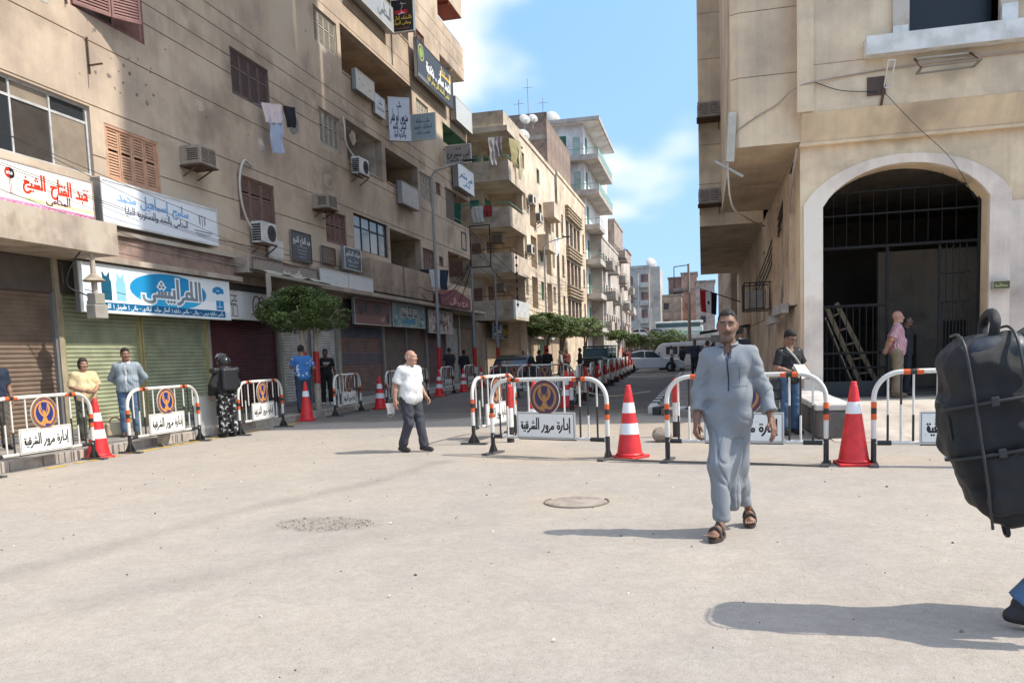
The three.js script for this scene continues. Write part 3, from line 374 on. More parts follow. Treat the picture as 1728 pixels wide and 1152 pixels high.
{ // brick tower side behind
  const b = thing('brick_block', 'unplastered brown brick block with rooftop dishes behind the cream corner block', 'building', [0, 0, 0]); const z = -66; const l = onZ(866, 205, z), r = onZ(922, 205, z);
  part(b, 'wall', bb(l.x - 3, r.x, 0, l.y, z, z - 12), plaster(.27, .205, .165, 2)); part(b, 'parapet', bb(l.x - 3, r.x + .02, l.y, l.y + .5, z - .02, z - .25), plaster(.22, .18, .15, 2)); part(b, 'concrete_band', [bb(l.x - 3, r.x + .01, l.y - 1.6, l.y - 1.2, z + .02, z - .1), bb(l.x - 3, r.x + .01, l.y - 4.6, l.y - 4.3, z + .02, z - .1)], concrete);
}
{ // D: tall white block with green doors and long balconies
  const Z = -81, b = thing('white_tower_block', 'tall white apartment block with green doors and long balconies', 'building', [0, 0, 0]); const c0 = onZ(921, 218, Z), c1 = onZ(984, 222, Z), wM = plaster(.74, .75, .76, 6, { bumpScale: .003 }), slab = plaster(.5, .47, .43, 4);
  const xs = c1.x, top = c0.y + .2; part(b, 'wall', bb(c0.x - 4, xs, 0, top, Z, Z - 20), wM); const ov = 1.5;
  part(b, 'roof_slab', bb(c0.x - 4.2, xs + ov + .2, top, top + .35, Z + .9, Z - 13), slab); part(b, 'soffit', bb(c0.x - 4.1, xs + ov + .1, top - .06, top - .005, Z + .8, Z - 12.9), plaster(.8, .8, .78, 4));
  for (let i = 0; i < 6; i++) { const y = top - 3.35 * (i + 1) + .2; const long = i < 2; const p = part(b, 'balcony', [bb(long ? c0.x - 4 : xs - 1.2, xs + ov, y - .5, y, Z + .85, Z - .002), bb(xs + .002, xs + ov, y - .5, y, Z - .003, Z - (long ? 12 : 3.5))], slab);
    part(p, 'rail', [rod([long ? c0.x - 4 : xs - 1.2, y + .55, Z + .8], [xs + ov, y + .55, Z + .8], .03), rod([xs + ov, y + .55, Z + .8], [xs + ov, y + .55, Z - (long ? 12 : 3.5)], .03), rod([xs + ov - .05, y + .3, Z + .8], [xs + ov - .05, y + .3, Z - (long ? 12 : 3.5)], .025)], greenRail); if (long) part(p, 'screen', bb(xs + ov - .02, xs + ov + .02, y + .02, y + .5, Z + .7, Z - 11.5), dirty(.25, .45, .4, .5));
    part(p, 'door', bb(c0.x + .9, c0.x + 2.0, y, y + 2.1, Z + .002, Z + .06), dirty(.03, .15, .09, .6)); part(p, 'door', bb(xs + .002, xs + .06, y, y + 2.1, Z - 1.2, Z - 2.2), dirty(.03, .15, .09, .6)); part(p, 'window', bb(xs - 1.0, xs - .35, y + .2, y + 1.9, Z + .002, Z + .07), dirty(.35, .45, .42, .4)); }
}
{ // E: the crowded row farther on
  const mk = (u0, u1, H, X, m, seed, lab) => { const r = rng(seed), wins = []; for (let y = 4.2; y < H - 1.8; y += 3.1) for (let u = u0 + .9; u < u1 - 1.6; u += 2.4) wins.push([u, u + 1.2, y, y + 1.35, r() > .6 ? 'green' : r() > .5 ? 'white' : 'wood']);
    const b = streetBlock('street_block', lab, X, u0, u1, H, 10, m, wins, {}); for (let y = 3.9; y < H - 2; y += 3.1) for (let u = u0 + .5; u < u1 - 3; u += 4.6) if (r() > .35) balcony(b, u, u + 2.6, y, .7 + r() * .6, .75, r() > .5 ? concrete : m, rustMetal); return b; };
  mk(101.2, 112, 17.5, -10.3, plaster(.40, .33, .28, 5), 3, 'brownish block crowded with balconies beyond the white tower block'); mk(112.1, 126, 14.8, -10.6, plaster(.50, .45, .39, 5), 4, 'grey beige block with plain window rows near the end of the street');
  mk(84, 101, 13.2, -9.9, plaster(.50, .45, .40, 5), 9, 'grey block with cluttered balconies against the white tower block');
}
{ // far end: grey building, brick houses, raised road
  const Z = -150, g = thing('grey_apartment_house', 'flat grey apartment house closing the end of the street', 'building', [0, 0, 0]); const a = onZ(1043, 455, Z), c = onZ(1096, 452, Z), c2 = onZ(1113, 448, Z), gm = plaster(.44, .43, .40, 8), gm2 = plaster(.50, .485, .45, 8);
  part(g, 'wall', bb(a.x, c.x, 0, a.y, Z, Z - 14), gm); part(g, 'wing', bb(c.x + .01, c2.x, 0, c2.y, Z - 1, Z - 12), gm2); part(g, 'parapet', bb(a.x - .1, c.x + .1, a.y, a.y + .5, Z + .1, Z - .3), gm2);
  for (let k = 0; k < 4; k++) { const y = a.y - 2.9 - k * 3.2; const s = new THREE.Shape(); s.moveTo(-.6, 0); s.lineTo(.6, 0); s.lineTo(.6, 1.1); s.absarc(0, 1.1, .6, 0, Math.PI); const wg = new THREE.ExtrudeGeometry(s, { depth: .1, bevelEnabled: false }); wg.translate(a.x + 2.1, y, Z + .01); part(g, 'window', wg, shutterBrown);
    const bal = part(g, 'balcony', bb(a.x + 3.9, c.x - .2, y - .6, y + .3, Z + .003, Z + .9), gm2); part(bal, 'window', bb(a.x + 4.1, c.x - .4, y + .3, y + 1.8, Z + .004, Z + .1), shutterDark); part(bal, 'window', bb(a.x + 4.6, a.x + 5.5, y + .31, y + 1.75, Z + .12, Z + .16), shutterBrown); }
  const brick = [plaster(.42, .27, .215, 3), plaster(.38, .27, .22, 3), plaster(.46, .37, .31, 3)];
  for (const [x0, x1, yt, z, m, lab] of [[1113, 1150, 500, -158, 2, 'pale half-plastered brick house beside the grey apartment house'], [1150, 1176, 462, -164, 0, 'red brick house with a flat roof behind the pale half-plastered house'], [1128, 1152, 470, -170, 1, 'brown brick house rising behind the pale half-plastered house'], [1174, 1206, 476, -150, 2, 'pale brick house at the end of the right pavement'], [1040, 1058, 424, -160, 0, 'narrow red brick top storey above the grey apartment house']]) {
    const l = onZ(x0, yt, z), r = onZ(x1, yt, z), h = thing('brick_house', lab, 'building', [0, 0, 0]); part(h, 'wall', bb(l.x, r.x, 0, l.y, z, z - 9), brick[m]); part(h, 'roof_slab', bb(l.x - .2, r.x + .2, l.y, l.y + .25, z + .2, z - 9), concrete);
    for (let y = 3; y < l.y - 2; y += 3.1) for (let x = l.x + .8; x < r.x - 1.2; x += 2.3) part(h, 'window', bb(x, x + .9, y, y + 1.2, z + .002, z + .08), hash(Math.round(x * 7), Math.round(y)) > .4 ? glassDark : shutterBrown); part(h, 'concrete_band', bb(l.x, r.x, l.y - 3, l.y - 2.7, z + .01, z + .05), concrete);
  }
  const rz = -112, ry = onZ(1100, 580, rz).y + .7, rd = struct('raised_road', [bb(-60, 60, 0, ry, rz - .3, rz - 20)], plaster(.36, .35, .33, 5)); part(rd, 'parapet', bb(-60, 60, ry - .15, ry + .55, rz, rz - .25), plaster(.52, .50, .46, 5)); part(rd, 'rail', [rod([-60, ry + .8, rz - .12], [60, ry + .8, rz - .12], .04)], greyMetal);
}

// ================= RIGHT BUILDING (entrance arch) =================
{
  const b = thing('arched_building', 'tan corner building with a big white-framed arched gateway', 'building', [0, 0, 0]);
  const tan = plaster(.80, .665, .48, 6), creamW = plaster(.84, .69, .48, 5), creamP = plaster(.82, .74, .64, 6), trim = plaster(.86, .77, .66, 5), side = plaster(.76, .62, .47, 5), YS = 5.4;
  const XE = 13.5, ax0 = 2.33, ax1 = 5.3, sill = .36, spr = 4.12, rise = .75, ow = .34;
  const arch = (x0, x1, y0, ys, r) => { const s = new THREE.Path(); s.moveTo(x0, y0); s.lineTo(x0, ys); for (let i = 1; i <= 24; i++) { const t = i / 24, x = mix(x0, x1, t), k = 2 * t - 1; s.lineTo(x, ys + r * Math.sqrt(Math.max(0, 1 - k * k * .86)) - r * Math.sqrt(.14) * (1 - 0)); } s.lineTo(x1, y0); return s; };
  const inner = arch(ax0, ax1, sill - .36, spr, rise * 1.55).getPoints(), ringIn = arch(ax0 + .001, ax1 - .001, sill - .02, spr, rise * 1.55).getPoints(), ringOut = arch(ax0 - ow, ax1 + ow, sill - .02, spr + .06, rise * 1.75).getPoints();
  const wg = new THREE.ExtrudeGeometry(new THREE.Shape([[XR, 0], [XR, YS - .02], [XE, YS - .02], [XE, 0]].map((p) => new THREE.Vector2(...p)).concat(inner.slice().reverse())), { depth: .5, bevelEnabled: false }); wg.translate(0, 0, ZR - .5); part(b, 'gateway_wall', planarUV(wg), creamW);
  const rg = new THREE.ExtrudeGeometry(new THREE.Shape(ringOut.concat(ringIn.slice().reverse())), { depth: .09, bevelEnabled: true, bevelSize: .01, bevelThickness: .01, bevelSegments: 2 }); rg.translate(0, 0, ZR + .014); part(b, 'arch_surround', planarUV(rg), trim);
  part(b, 'plain_panel', bb(ax1 + .36, XE, .3, 4.0, ZR + .002, ZR + .03), creamP); part(b, 'cornice', [planarUV(extr([[0, 5.37], [.1, 5.37], [.41, 5.855], [0, 5.855]], XE - XR).rotateY(-Math.PI / 2).scale(1, 1, 1).translate(XE, 0, ZR + .002)), bb(XR - .02, XE, 5.31, 5.368, ZR + .002, ZR + .13)], creamW); part(b, 'corner_strip', bb(XR - .1, XR + .2, 5.87, 32, ZR + .402, ZR + .46), tan);
  // hall behind the gate
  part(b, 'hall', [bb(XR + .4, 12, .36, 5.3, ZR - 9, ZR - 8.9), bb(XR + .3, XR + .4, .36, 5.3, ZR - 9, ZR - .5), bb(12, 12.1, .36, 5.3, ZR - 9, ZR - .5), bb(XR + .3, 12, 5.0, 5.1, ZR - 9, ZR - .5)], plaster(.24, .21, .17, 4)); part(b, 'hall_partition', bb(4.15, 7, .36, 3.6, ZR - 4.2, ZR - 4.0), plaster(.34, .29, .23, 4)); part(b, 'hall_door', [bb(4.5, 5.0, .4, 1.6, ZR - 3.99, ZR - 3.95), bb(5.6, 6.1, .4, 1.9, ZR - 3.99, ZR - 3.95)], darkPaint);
  // upper floors: chamfered bay overhanging the street and the front
  const band = (y0, y1, grow) => { const s = new THREE.Shape([[XE, 0], [XR + .02 + 0, 0], [XR - .4, .0], [XBAY, -.02 - grow], [XBAY, 1], [XE, 1]].map((p) => new THREE.Vector2(...p))); return s; };
  const fc = 5.86, courses = [5.4, 6.72, 7.95, 9.2, 10.6, 12, 13.4, 14.9, 16.4, 18, 20, 22, 24, 26, 28];
  const front = [4.0, 5.35, 7.0, 9.0]; // big window u range and heights
  const H1 = 32.5, H2 = 27.6;
  part(b, 'front_wall', (() => { const cells = []; for (let i = 0; i + 1 < courses.length; i++) cells.push(wallCells(XR + .04, XE, i ? courses[i] + .014 : fc, courses[i + 1], [[3.78, 5.28, 7.05, 9.0]], [], .02, .4, 0)); return merge(cells).translate(0, 0, ZR); })(), tan);
  part(b, 'front_core', [bb(XR + .02, 3.78, fc + .01, H1, ZR - 8, ZR + .38), bb(5.28, XE, fc + .01, H1, ZR - 8, ZR + .38), bb(3.78, 5.28, fc + .01, 7.05, ZR - 8, ZR + .38), bb(3.78, 5.28, 9.0, H1, ZR - 8, ZR + .38), bb(3.78, 5.28, 7.05, 9.0, ZR - 8, ZR - 1.2)], tan);
  const wd = part(b, 'window', [bb(3.5, 3.78, 7.06, 9.4, ZR + .402, ZR + .5), bb(5.28, 5.56, 7.06, 9.4, ZR + .402, ZR + .5)], plaster(.55, .5, .44, 2)); part(wd, 'pane', bb(3.8, 5.26, 7.06, 9, ZR + .05, ZR + .08), mat([.012, .014, .016], .35)); part(wd, 'sill', [bb(3.02, 6.4, 6.72, 7.05, ZR + .402, ZR + .66)], dirty(.78, .78, .77, .7, 1.2), 'roughly whitewashed sill'); for (const q of [[5.3, 5.56, 7.06, 7.38, ZR + .501, ZR + .52], [3.5, 3.76, 7.06, 7.22, ZR + .501, ZR + .52], [5.72, 6.3, 7.7, 9.4, ZR + .402, ZR + .44]]) part(wd, 'paint_smear', bb(...q), dirty(.76, .77, .78, .7));
  // bays over the street
  const bay = (z0, z1, H, ch, XBAY = .62) => { const s = new THREE.Shape([[XR + .03, z0 - ch * .0], [XBAY + ch, z0], [XBAY, z0 - ch * .55], [XBAY, z1], [XR + .03, z1]].map((p) => new THREE.Vector2(p[0], -p[1]))); const gs = []; for (let i = 0; i + 1 < courses.length; i++) { if (courses[i] > H) break; const g = new THREE.ExtrudeGeometry(s, { depth: Math.min(courses[i + 1], H) - courses[i] - (i ? .014 : .0), bevelEnabled: false }); g.rotateX(-Math.PI / 2); g.translate(0, courses[i] + (i ? .014 : 0), 0); gs.push(planarUV(g)); } const k = new THREE.ExtrudeGeometry(new THREE.Shape([[XR, z0 - .06], [XBAY + .1, z0 - .06], [XBAY + .06, z1 + .04], [XR, z1 + .04]].map((p) => new THREE.Vector2(p[0], -p[1]))), { depth: H - YS - .1, bevelEnabled: false }); k.rotateX(-Math.PI / 2); k.translate(0, YS + .02, 0); gs.push(planarUV(k)); return part(b, 'bay', gs, tan); };
  bay(ZR + .1, -25, H1, .15); bay(-27.4, -45, H2, .05, -.02);
  { const sw = part(b, 'side_wall', wallCells(-46.9, -17.705, 0, 5.38, [[-21.3, -19.6, 2.6, 4.6], [-22.8, -22.5, 2.4, 4.4], [-27.3, -26.5, 2.3, 4.4], [-31, -30, 2.3, 4.4]], [2.28], -.3, 0), side); sw.position.x = XR; sw.rotation.y = -Math.PI / 2; }
  part(b, 'building_mass', [bb(XR + .31, 12, 5.41, H2, ZR - 8.1, -46.9), bb(XR + .31, 12, 0, 5.4, ZR - 9.1, -46.9), bb(XR + .32, 12, H2 + .01, H1, ZR - 8.1, -27)], INNER); part(b, 'roof_parapet', [bb(XBAY, 12, H2, H2 + .5, -27.05, -45)], tan);
  const pilM = plaster(.66, .52, .38, 3), pil = part(b, 'pilaster', bb(XR - .12, XR - .002, 2.3, 5.0, ZR - .9, ZR - 2.2), pilM); part(b, 'pilaster', bb(XR - .12, XR - .002, 2.3, 5.0, -21.5, -22.3), pilM); part(pil, 'side_window', bb(XR + .05, XR + .09, 2.6, 4.6, -19.6, -21.3), dirty(.25, .16, .1, .7)); for (const [a, y, c] of [[-18.2, 2.15, -20.2], [-20.25, 2.0, -22.4]]) part(b, 'window_ledge', bb(XR - .3, XR - .13, y, y + .2, a, c), plaster(.6, .58, .55, 2));
  // painted ledge, pipe runs and old fittings
  part(b, 'surface_pipe', [tube([[6.6, 6.55, ZR + .43], [4.2, 6.53, ZR + .43], [2.6, 6.45, ZR + .43], [2.15, 6.4, ZR + .48]], .016, 30), tube([[2.15, 6.4, ZR + .48], [1.8, 6.34, ZR + .42], [1.5, 6.15, ZR + .14], [1.1, 5.95, ZR + .13], [.72, 5.72, ZR + .1]], .016, 24), tube([[1.86, 5.3, ZR + .1], [1.8, 4.7, ZR - .3], [1.8, 4.2, ZR - .9], [1.86, 2.3, ZR - 3.4]], .025, 30)], plaster(.5, .43, .36, 1));
  part(b, 'switch_plate', [bb(3.08, 3.4, 6.05, 6.38, ZR + .402, ZR + .43)], dirty(.11, .08, .07, .9));
}
{ // gate of iron bars behind the arch
  const ironM = mat([.012, .012, .012], .9), g = thing('iron_gate', 'black iron bar gate standing open inside the white arch', 'gate', [0, 0, ZR - .42]); const x0 = 2.36, x1 = 5.27;
  part(g, 'frame', [rod([x0, .36, 0], [x0, 4.3, 0], .03), rod([x1, .36, 0], [x1, 4.3, 0], .03), rod([x0, 3.36, 0], [x1, 3.36, 0], .03), rod([x0, 2.2, 0], [3.6, 2.2, 0], .03), rod([x0, 4.0, 0], [x1, 4.0, 0], .02), rod([x0, 4.45, 0], [x1, 4.45, 0], .02), rod([3.62, .36, 0], [3.62, 3.36, 0], .03), rod([x0, 1.25, 0], [3.6, 1.25, 0], .025), rod([x0, .95, 0], [3.6, .95, 0], .02), rod([4.55, .36, .1], [4.55, 3.3, .1], .025), rod([4.55, 2.2, .1], [5.1, 2.2, .1], .025), rod([4.55, 2.75, .1], [5.1, 2.75, .1], .018)], ironM);
  for (let i = 1; i < 11; i++) part(g, 'bar', rod([x0 + i * .25, 3.36, 0], [x0 + i * .25, 4.75, 0], .006), ironM); for (let i = 1; i < 10; i++) part(g, 'bar', rod([x0 + i * .125, .4, 0], [x0 + i * .125, 2.2, 0], .009), ironM); for (let i = 1; i < 9; i++) part(g, 'bar', rod([4.55 + i * .062, .4, .1], [4.55 + i * .062, 2.2, .1], .012), ironM); for (let i = 1; i < 5; i++) part(g, 'bar', rod([4.55 + i * .12, 2.2, .1], [4.55 + i * .12, 3.3, .1], .012), ironM);
  part(g, 'kick_plate', bb(x0 + .03, 3.6, .37, .68, -.02, .01), mat([.02, .022, .025], .5));
  const l = thing('wooden_ladder', 'dusty wooden ladder and boards leaning inside the gateway', 'ladder', [0, 0, 0]); const z = ZR - .9; part(l, 'rail', bar([3.3, .4, z], [2.55, 2.2, z], .05, .09), dirty(.2, .15, .1, .9)); part(l, 'rail', bar([3.65, .4, z - .1], [2.75, 2.3, z - .1], .05, .09), dirty(.2, .15, .1, .9)); for (let i = 0; i < 6; i++) { const t = i / 6 + .06; part(l, 'rung', rod([3.3 - .75 * t, .4 + 1.8 * t, z], [3.65 - .9 * t, .4 + 1.9 * t, z - .1], .02), dirty(.2, .15, .1, .9)); }
  part(l, 'board', bar([3.1, .45, z + .05], [2.5, 2.0, z + .05], .3, .02), dirty(.3, .26, .22, .9));
}
{ // lower houses beyond on the right, giving the street its far side
  const mk = (u0, u1, H, m, lab, seed) => { const r = rng(seed), wins = []; for (let y = 4; y < H - 1.6; y += 3.1) for (let u = u0 + 1; u < u1 - 1.6; u += 2.6) wins.push([u, u + 1.1, y, y + 1.3, r() > .5 ? 'white' : 'wood']); const b = streetBlock('street_block', lab, 1.6, u0, u1, H, 10, m, wins, { right: true }); return b; };
  mk(47.5, 62, 7.4, plaster(.48, .42, .35, 5), 'low beige house after the tan corner building', 21); mk(62.1, 82, 9.4, plaster(.42, .34, .28, 5), 'low brown house farther along the right pavement', 22);
  const w = thing('low_wall', 'low stone parapet with a whitewashed top beside the gateway', 'wall', [0, 0, 0]); for (let i = 0; i < 6; i++) { part(w, 'stone', box(.5, .44, .92, 1.95 - i * .015, .22 + i * .01, -13.5 - i * .95, .05), plaster(.13, .12, .11, 1.2)); part(w, 'coping', box(.56, .1, .94, 1.95 - i * .015, .49 + i * .01, -13.5 - i * .95, .03), plaster(.62, .6, .57, 1.5)); }
}
// ================= SIGNS =================
const onA = (u, y, d = .05) => [XA + d, y, -u];
function board(name, label, u0, u1, y0, y1, d, tex, o = {}) { return signBoard(name, label, 'sign', onA((u0 + u1) / 2, (y0 + y1) / 2, d + (o.thick || .12)), Math.PI / 2, u1 - u0, y1 - y0, tex, o); }
function flagBoard(name, label, px0, px1, py0, py1, Z, tex, o = {}) { const a = onZ(px0, py0, Z), c = onZ(px1, py1, Z), x0 = Math.max(a.x, XA + .05), w = c.x - a.x; const t = signBoard(name, label, 'sign', [x0 + w / 2, (a.y + c.y) / 2, Z], o.turn || 0, w, a.y - c.y, tex, o); part(t, 'bracket', [rod([-w / 2 - .1, .3, -.06], [-w / 2 + .2, .3, -.06], .02), rod([-w / 2 - .1, -.3, -.06], [-w / 2 + .2, -.3, -.06], .02)], darkMetal); return t; }
const bg = (g, w, h, c) => { g.fillStyle = c; g.fillRect(0, 0, w, h); };
board('shop_sign', 'white lawyer sign with red lettering and pink border at the block corner', 10.9, 14.85, 4.5, 5.4, .1, sheet(1024, 240, (g, w, h) => { bg(g, w, h, '#f1efe6'); g.fillStyle = '#d98cb0'; g.fillRect(0, 198, w, 42); for (let i = 0; i < 60; i++) { g.fillStyle = i % 2 ? '#c4608f' : '#eeb7cf'; g.fillRect(i * 18, 205 + (i % 3) * 6, 11, 10); } g.fillStyle = '#dfe6a0'; g.fillRect(560, 170, 460, 14); arabic(g, 'محمد', 1000, 58, 26, '#a33', { weight: 1.4 }); arabic(g, 'عبد الفتاح الشيخ', 990, 112, 74, '#d4391f', { weight: 1.9, fit: 440 }); arabic(g, 'المحامى', 860, 172, 46, '#5d2340', { weight: 1.6, fit: 170 }); g.fillStyle = '#c22'; g.beginPath(); g.arc(478, 62, 30, 0, 7); g.fill(); g.fillStyle = '#222'; g.beginPath(); g.arc(478, 62, 30, -1.57, 1.57); g.fill(); g.fillStyle = '#fff'; g.font = 'bold 26px sans-serif'; g.fillText('ata', 456, 70); g.strokeStyle = '#933'; g.lineWidth = 4; g.strokeRect(474, 96, 9, 70); scuff(g, w, h, 3, 120, '#8a7a60', 6); }), { thick: .1, frame: .03, frameMat: dirty(.5, .42, .35, .7) });
board('shop_sign', 'large white lightbox sign with pale blue lettering and a scales emblem', 14.98, 19.2, 4.58, 5.53, .05, sheet(1024, 240, (g, w, h) => { bg(g, w, h, '#e6eaef'); arabic(g, 'سامح إسماعيل محمد', 730, 100, 66, '#7fa8d8', { weight: 1.7, fit: 620 }); arabic(g, 'المحامى بالنقض والدستورية العليا', 720, 170, 44, '#4b4a62', { weight: 1.5, fit: 560 }); g.strokeStyle = '#443246'; g.lineWidth = 5; g.beginPath(); g.moveTo(830, 66); g.lineTo(910, 66); g.moveTo(870, 54); g.lineTo(870, 140); g.moveTo(840, 66); g.lineTo(840, 120); g.moveTo(900, 66); g.lineTo(900, 120); g.moveTo(848, 74); g.lineTo(848, 128); g.moveTo(892, 74); g.lineTo(892, 128); g.stroke(); g.fillStyle = '#665a6c'; g.fillRect(780, 168, 190, 7); g.fillRect(796, 186, 160, 5); g.fillRect(810, 200, 140, 4); scuff(g, w, h, 4, 80, '#9a8f80', 5); }), { thick: .24, frame: .05, frameMat: dirty(.74, .75, .76, .5) });
board('shop_sign', 'blue and white underwear shop sign with a big oval and printed vests', 14.0, 19.35, 2.66, 3.68, .3, sheet(1400, 270, (g, w, h) => {
  bg(g, w, h, '#e9f0f3'); g.fillStyle = '#ffffff'; g.fillRect(0, 150, w, 70); g.fillStyle = '#1d8fc6'; g.beginPath(); g.ellipse(760, 112, 370, 108, 0, 0, 7); g.fill(); g.fillStyle = '#35b2e2'; g.beginPath(); g.ellipse(760, 160, 300, 62, 0, 0, 3.15); g.fill();
  arabic(g, 'الطرابيشى', 1080, 150, 112, '#7f8b92', { weight: 1.8, fit: 590, outline: '#f4f7f8' });
  for (const [x, c, d] of [[70, '#dfe9ee', '#234'], [200, '#17566f', '#0d3c50'], [315, '#8cc6dc', '#1b5a78']]) { g.fillStyle = c; g.beginPath(); g.moveTo(x - 32, 40); g.lineTo(x - 20, 40); g.quadraticCurveTo(x, 82, x + 20, 40); g.lineTo(x + 32, 40); g.quadraticCurveTo(x + 22, 80, x + 40, 90); g.lineTo(x + 40, 200); g.lineTo(x - 40, 200); g.lineTo(x - 40, 90); g.quadraticCurveTo(x - 22, 80, x - 32, 40); g.fill(); g.strokeStyle = d; g.lineWidth = 4; g.beginPath(); g.moveTo(x - 38, 150); g.lineTo(x + 38, 158); g.stroke(); }
  g.fillStyle = '#14638f'; g.fillRect(40, 212, w - 100, 46); arabic(g, 'ملابس داخلية حريمى - رجالى - ملابس داخلية ( أطفال مواليد / أولادى - بناتى ) قطونيل ( الطرابيشى )', 1320, 244, 24, '#f2f7fa', { weight: 1.5, fit: 1240 });
  g.fillStyle = '#1c86bd'; for (let i = 0; i < 9; i++) g.fillRect(1200 + hash(i, 1) * 110, 40 + hash(i, 2) * 50, 40, 22); g.fillRect(1240, 140, 88, 66); g.fillStyle = '#cfe8f4'; g.fillRect(1250, 180, 66, 6); g.fillRect(1278, 148, 8, 46); scuff(g, w, h, 5, 150, '#7c7468', 5);
}), { thick: .1, frame: .02 });
board('shop_sign', 'white shop sign with a tall brown and black flame-shaped script', 19.4, 22.5, 2.72, 3.5, .12, sheet(768, 200, (g, w, h) => { bg(g, w, h, '#dcdad6'); g.lineWidth = 10; for (const [c, o] of [['#2a1512', 0], ['#7a3420', 5]]) { g.strokeStyle = c; g.beginPath(); g.ellipse(400 + o, 100, 52, 84, 0, .4, 5.6); g.stroke(); g.beginPath(); g.ellipse(470 + o, 96, 40, 76, 0, 1.8, 6.9); g.stroke(); g.beginPath(); g.ellipse(432 + o, 100, 20, 46, .3, 0, 5); g.stroke(); } g.fillStyle = '#2b2b30'; g.fillRect(20, 26, 130, 8); g.fillRect(20, 90, 120, 8); arabic(g, 'ملابس', 150, 72, 36, '#444', { weight: 1.5 }); g.strokeStyle = '#333'; g.lineWidth = 5; g.strokeRect(30, 104, 52, 80); g.strokeRect(96, 104, 52, 80); arabic(g, 'ازياء', 720, 120, 40, '#555', { weight: 1.5 }); scuff(g, w, h, 6, 90, '#6b5f52', 5); }), { thick: .08 });
board('shop_sign', 'weathered grey board over the brown script sign with faded red heading', 20.1, 23.95, 3.98, 4.4, .63, sheet(768, 96, (g, w, h) => { bg(g, w, h, '#8d8378'); g.fillStyle = '#7a3b34'; g.fillRect(330, 6, 190, 9); arabic(g, 'ملابس ضبية', 560, 68, 40, '#d8d0c4', { weight: 1.6, fit: 220 }); scuff(g, w, h, 7, 240, '#4f463d', 8); }), { thick: .06, frame: .02, frameMat: rustMetal });
board('shop_sign', 'long blank white shop sign in two panels', 24.1, 28.4, 3.98, 4.5, .6, sheet(512, 64, (g, w, h) => { bg(g, w, h, '#d9d9d8'); g.fillStyle = '#777'; g.fillRect(254, 0, 4, h); scuff(g, w, h, 8, 90, '#8d8780', 5); }), { thick: .1 });
board('wall_board', 'dark grey lawyer board with white script under the brown shutters', 23.52, 24.85, 4.7, 5.66, .03, sheet(256, 190, (g, w, h) => { bg(g, w, h, '#4b4c4d'); arabic(g, 'عبد الفتاح الشيخ', 246, 66, 38, '#d8d8d6', { weight: 1.6, fit: 232 }); for (let i = 0; i < 4; i++) { g.fillStyle = '#8f9191'; g.fillRect(60 + i * 8, 92 + i * 22, 140 - i * 14, 6); } scuff(g, w, h, 9, 120, '#77706a', 5); }), { thick: .05, frameMat: rustMetal });
board('wall_board', 'small brown framed board beside the dark grey lawyer board', 25.6, 26.65, 4.82, 5.42, .03, sheet(128, 72, (g, w, h) => { bg(g, w, h, '#6f5d4e'); arabic(g, 'طبيب', 110, 48, 26, '#8d7a68', { weight: 1.5 }); scuff(g, w, h, 10, 60, '#4d3d33', 4); }), { thick: .05, frameMat: rustMetal });
board('wall_board', 'slate grey board with white lines under the paired shutters', 26.86, 28.3, 4.74, 5.54, .2, sheet(256, 144, (g, w, h) => { bg(g, w, h, '#51575c'); arabic(g, 'عيادة الدكتور', 240, 48, 30, '#d5d8da', { weight: 1.6, fit: 220 }); arabic(g, 'اخصائى جراحة', 220, 92, 22, '#b8bdc0', { weight: 1.5, fit: 170 }); g.fillStyle = '#9aa'; g.fillRect(60, 116, 140, 6); scuff(g, w, h, 11, 80, '#3c3f42', 5); }), { thick: .12 });
board('shop_sign', 'reddish brown shop sign with printed photographs', 27.5, 31.0, 2.82, 3.8, .2, sheet(512, 144, (g, w, h) => { bg(g, w, h, '#6d4238'); g.fillStyle = '#8f5f52'; g.fillRect(0, 92, w, 52); for (const [x, y, a, c2] of [[80, 64, 34, '#3d2522'], [150, 50, 24, '#2e1c1b'], [320, 46, 62, '#3f3531'], [470, 104, 22, '#311b1a']]) { g.fillStyle = c2; g.beginPath(); g.ellipse(x, y, a, 30, 0, 0, 7); g.fill(); } arabic(g, 'الفهد', 420, 116, 30, '#bfa497', { weight: 1.6 }); scuff(g, w, h, 12, 80, '#3b2520', 6); }), { thick: .1 });
board('shop_sign', 'pale blue shop sign with dark script over a printed street scene', 31.25, 35.2, 2.83, 3.8, .2, sheet(512, 140, (g, w, h) => { bg(g, w, h, '#87a4a6'); for (let i = 0; i < 50; i++) { g.fillStyle = ['#5e8f9c', '#b9c4bd', '#4d7a86', '#9bb48f'][i % 4]; g.fillRect(hash(i, 3) * w, hash(i, 4) * h, 30, 26); } g.fillStyle = '#c8ccc6'; g.fillRect(120, 20, 270, 60); arabic(g, 'عبد السلام جودة', 380, 70, 42, '#2c3237', { weight: 1.8, fit: 250 }); g.fillStyle = '#3c8fae'; g.fillRect(150, 92, 200, 30); scuff(g, w, h, 13, 80, '#56656a', 6); }), { thick: .1 });
board('shop_sign', 'faded pink and white shop sign under the red gable sign', 35.7, 39.4, 2.65, 3.74, .2, sheet(512, 150, (g, w, h) => { bg(g, w, h, '#b8aaa2'); for (let i = 0; i < 44; i++) { g.fillStyle = ['#8a4b48', '#d6cbc2', '#7c6a62', '#c79e96'][i % 4]; g.beginPath(); g.ellipse(hash(i, 5) * w, hash(i, 6) * h, 24, 16, i, 0, 7); g.fill(); } arabic(g, 'بروفيل', 400, 84, 56, '#5a2320', { weight: 1.9, fit: 280 }); scuff(g, w, h, 14, 90, '#6c5a54', 6); }), { thick: .1 });
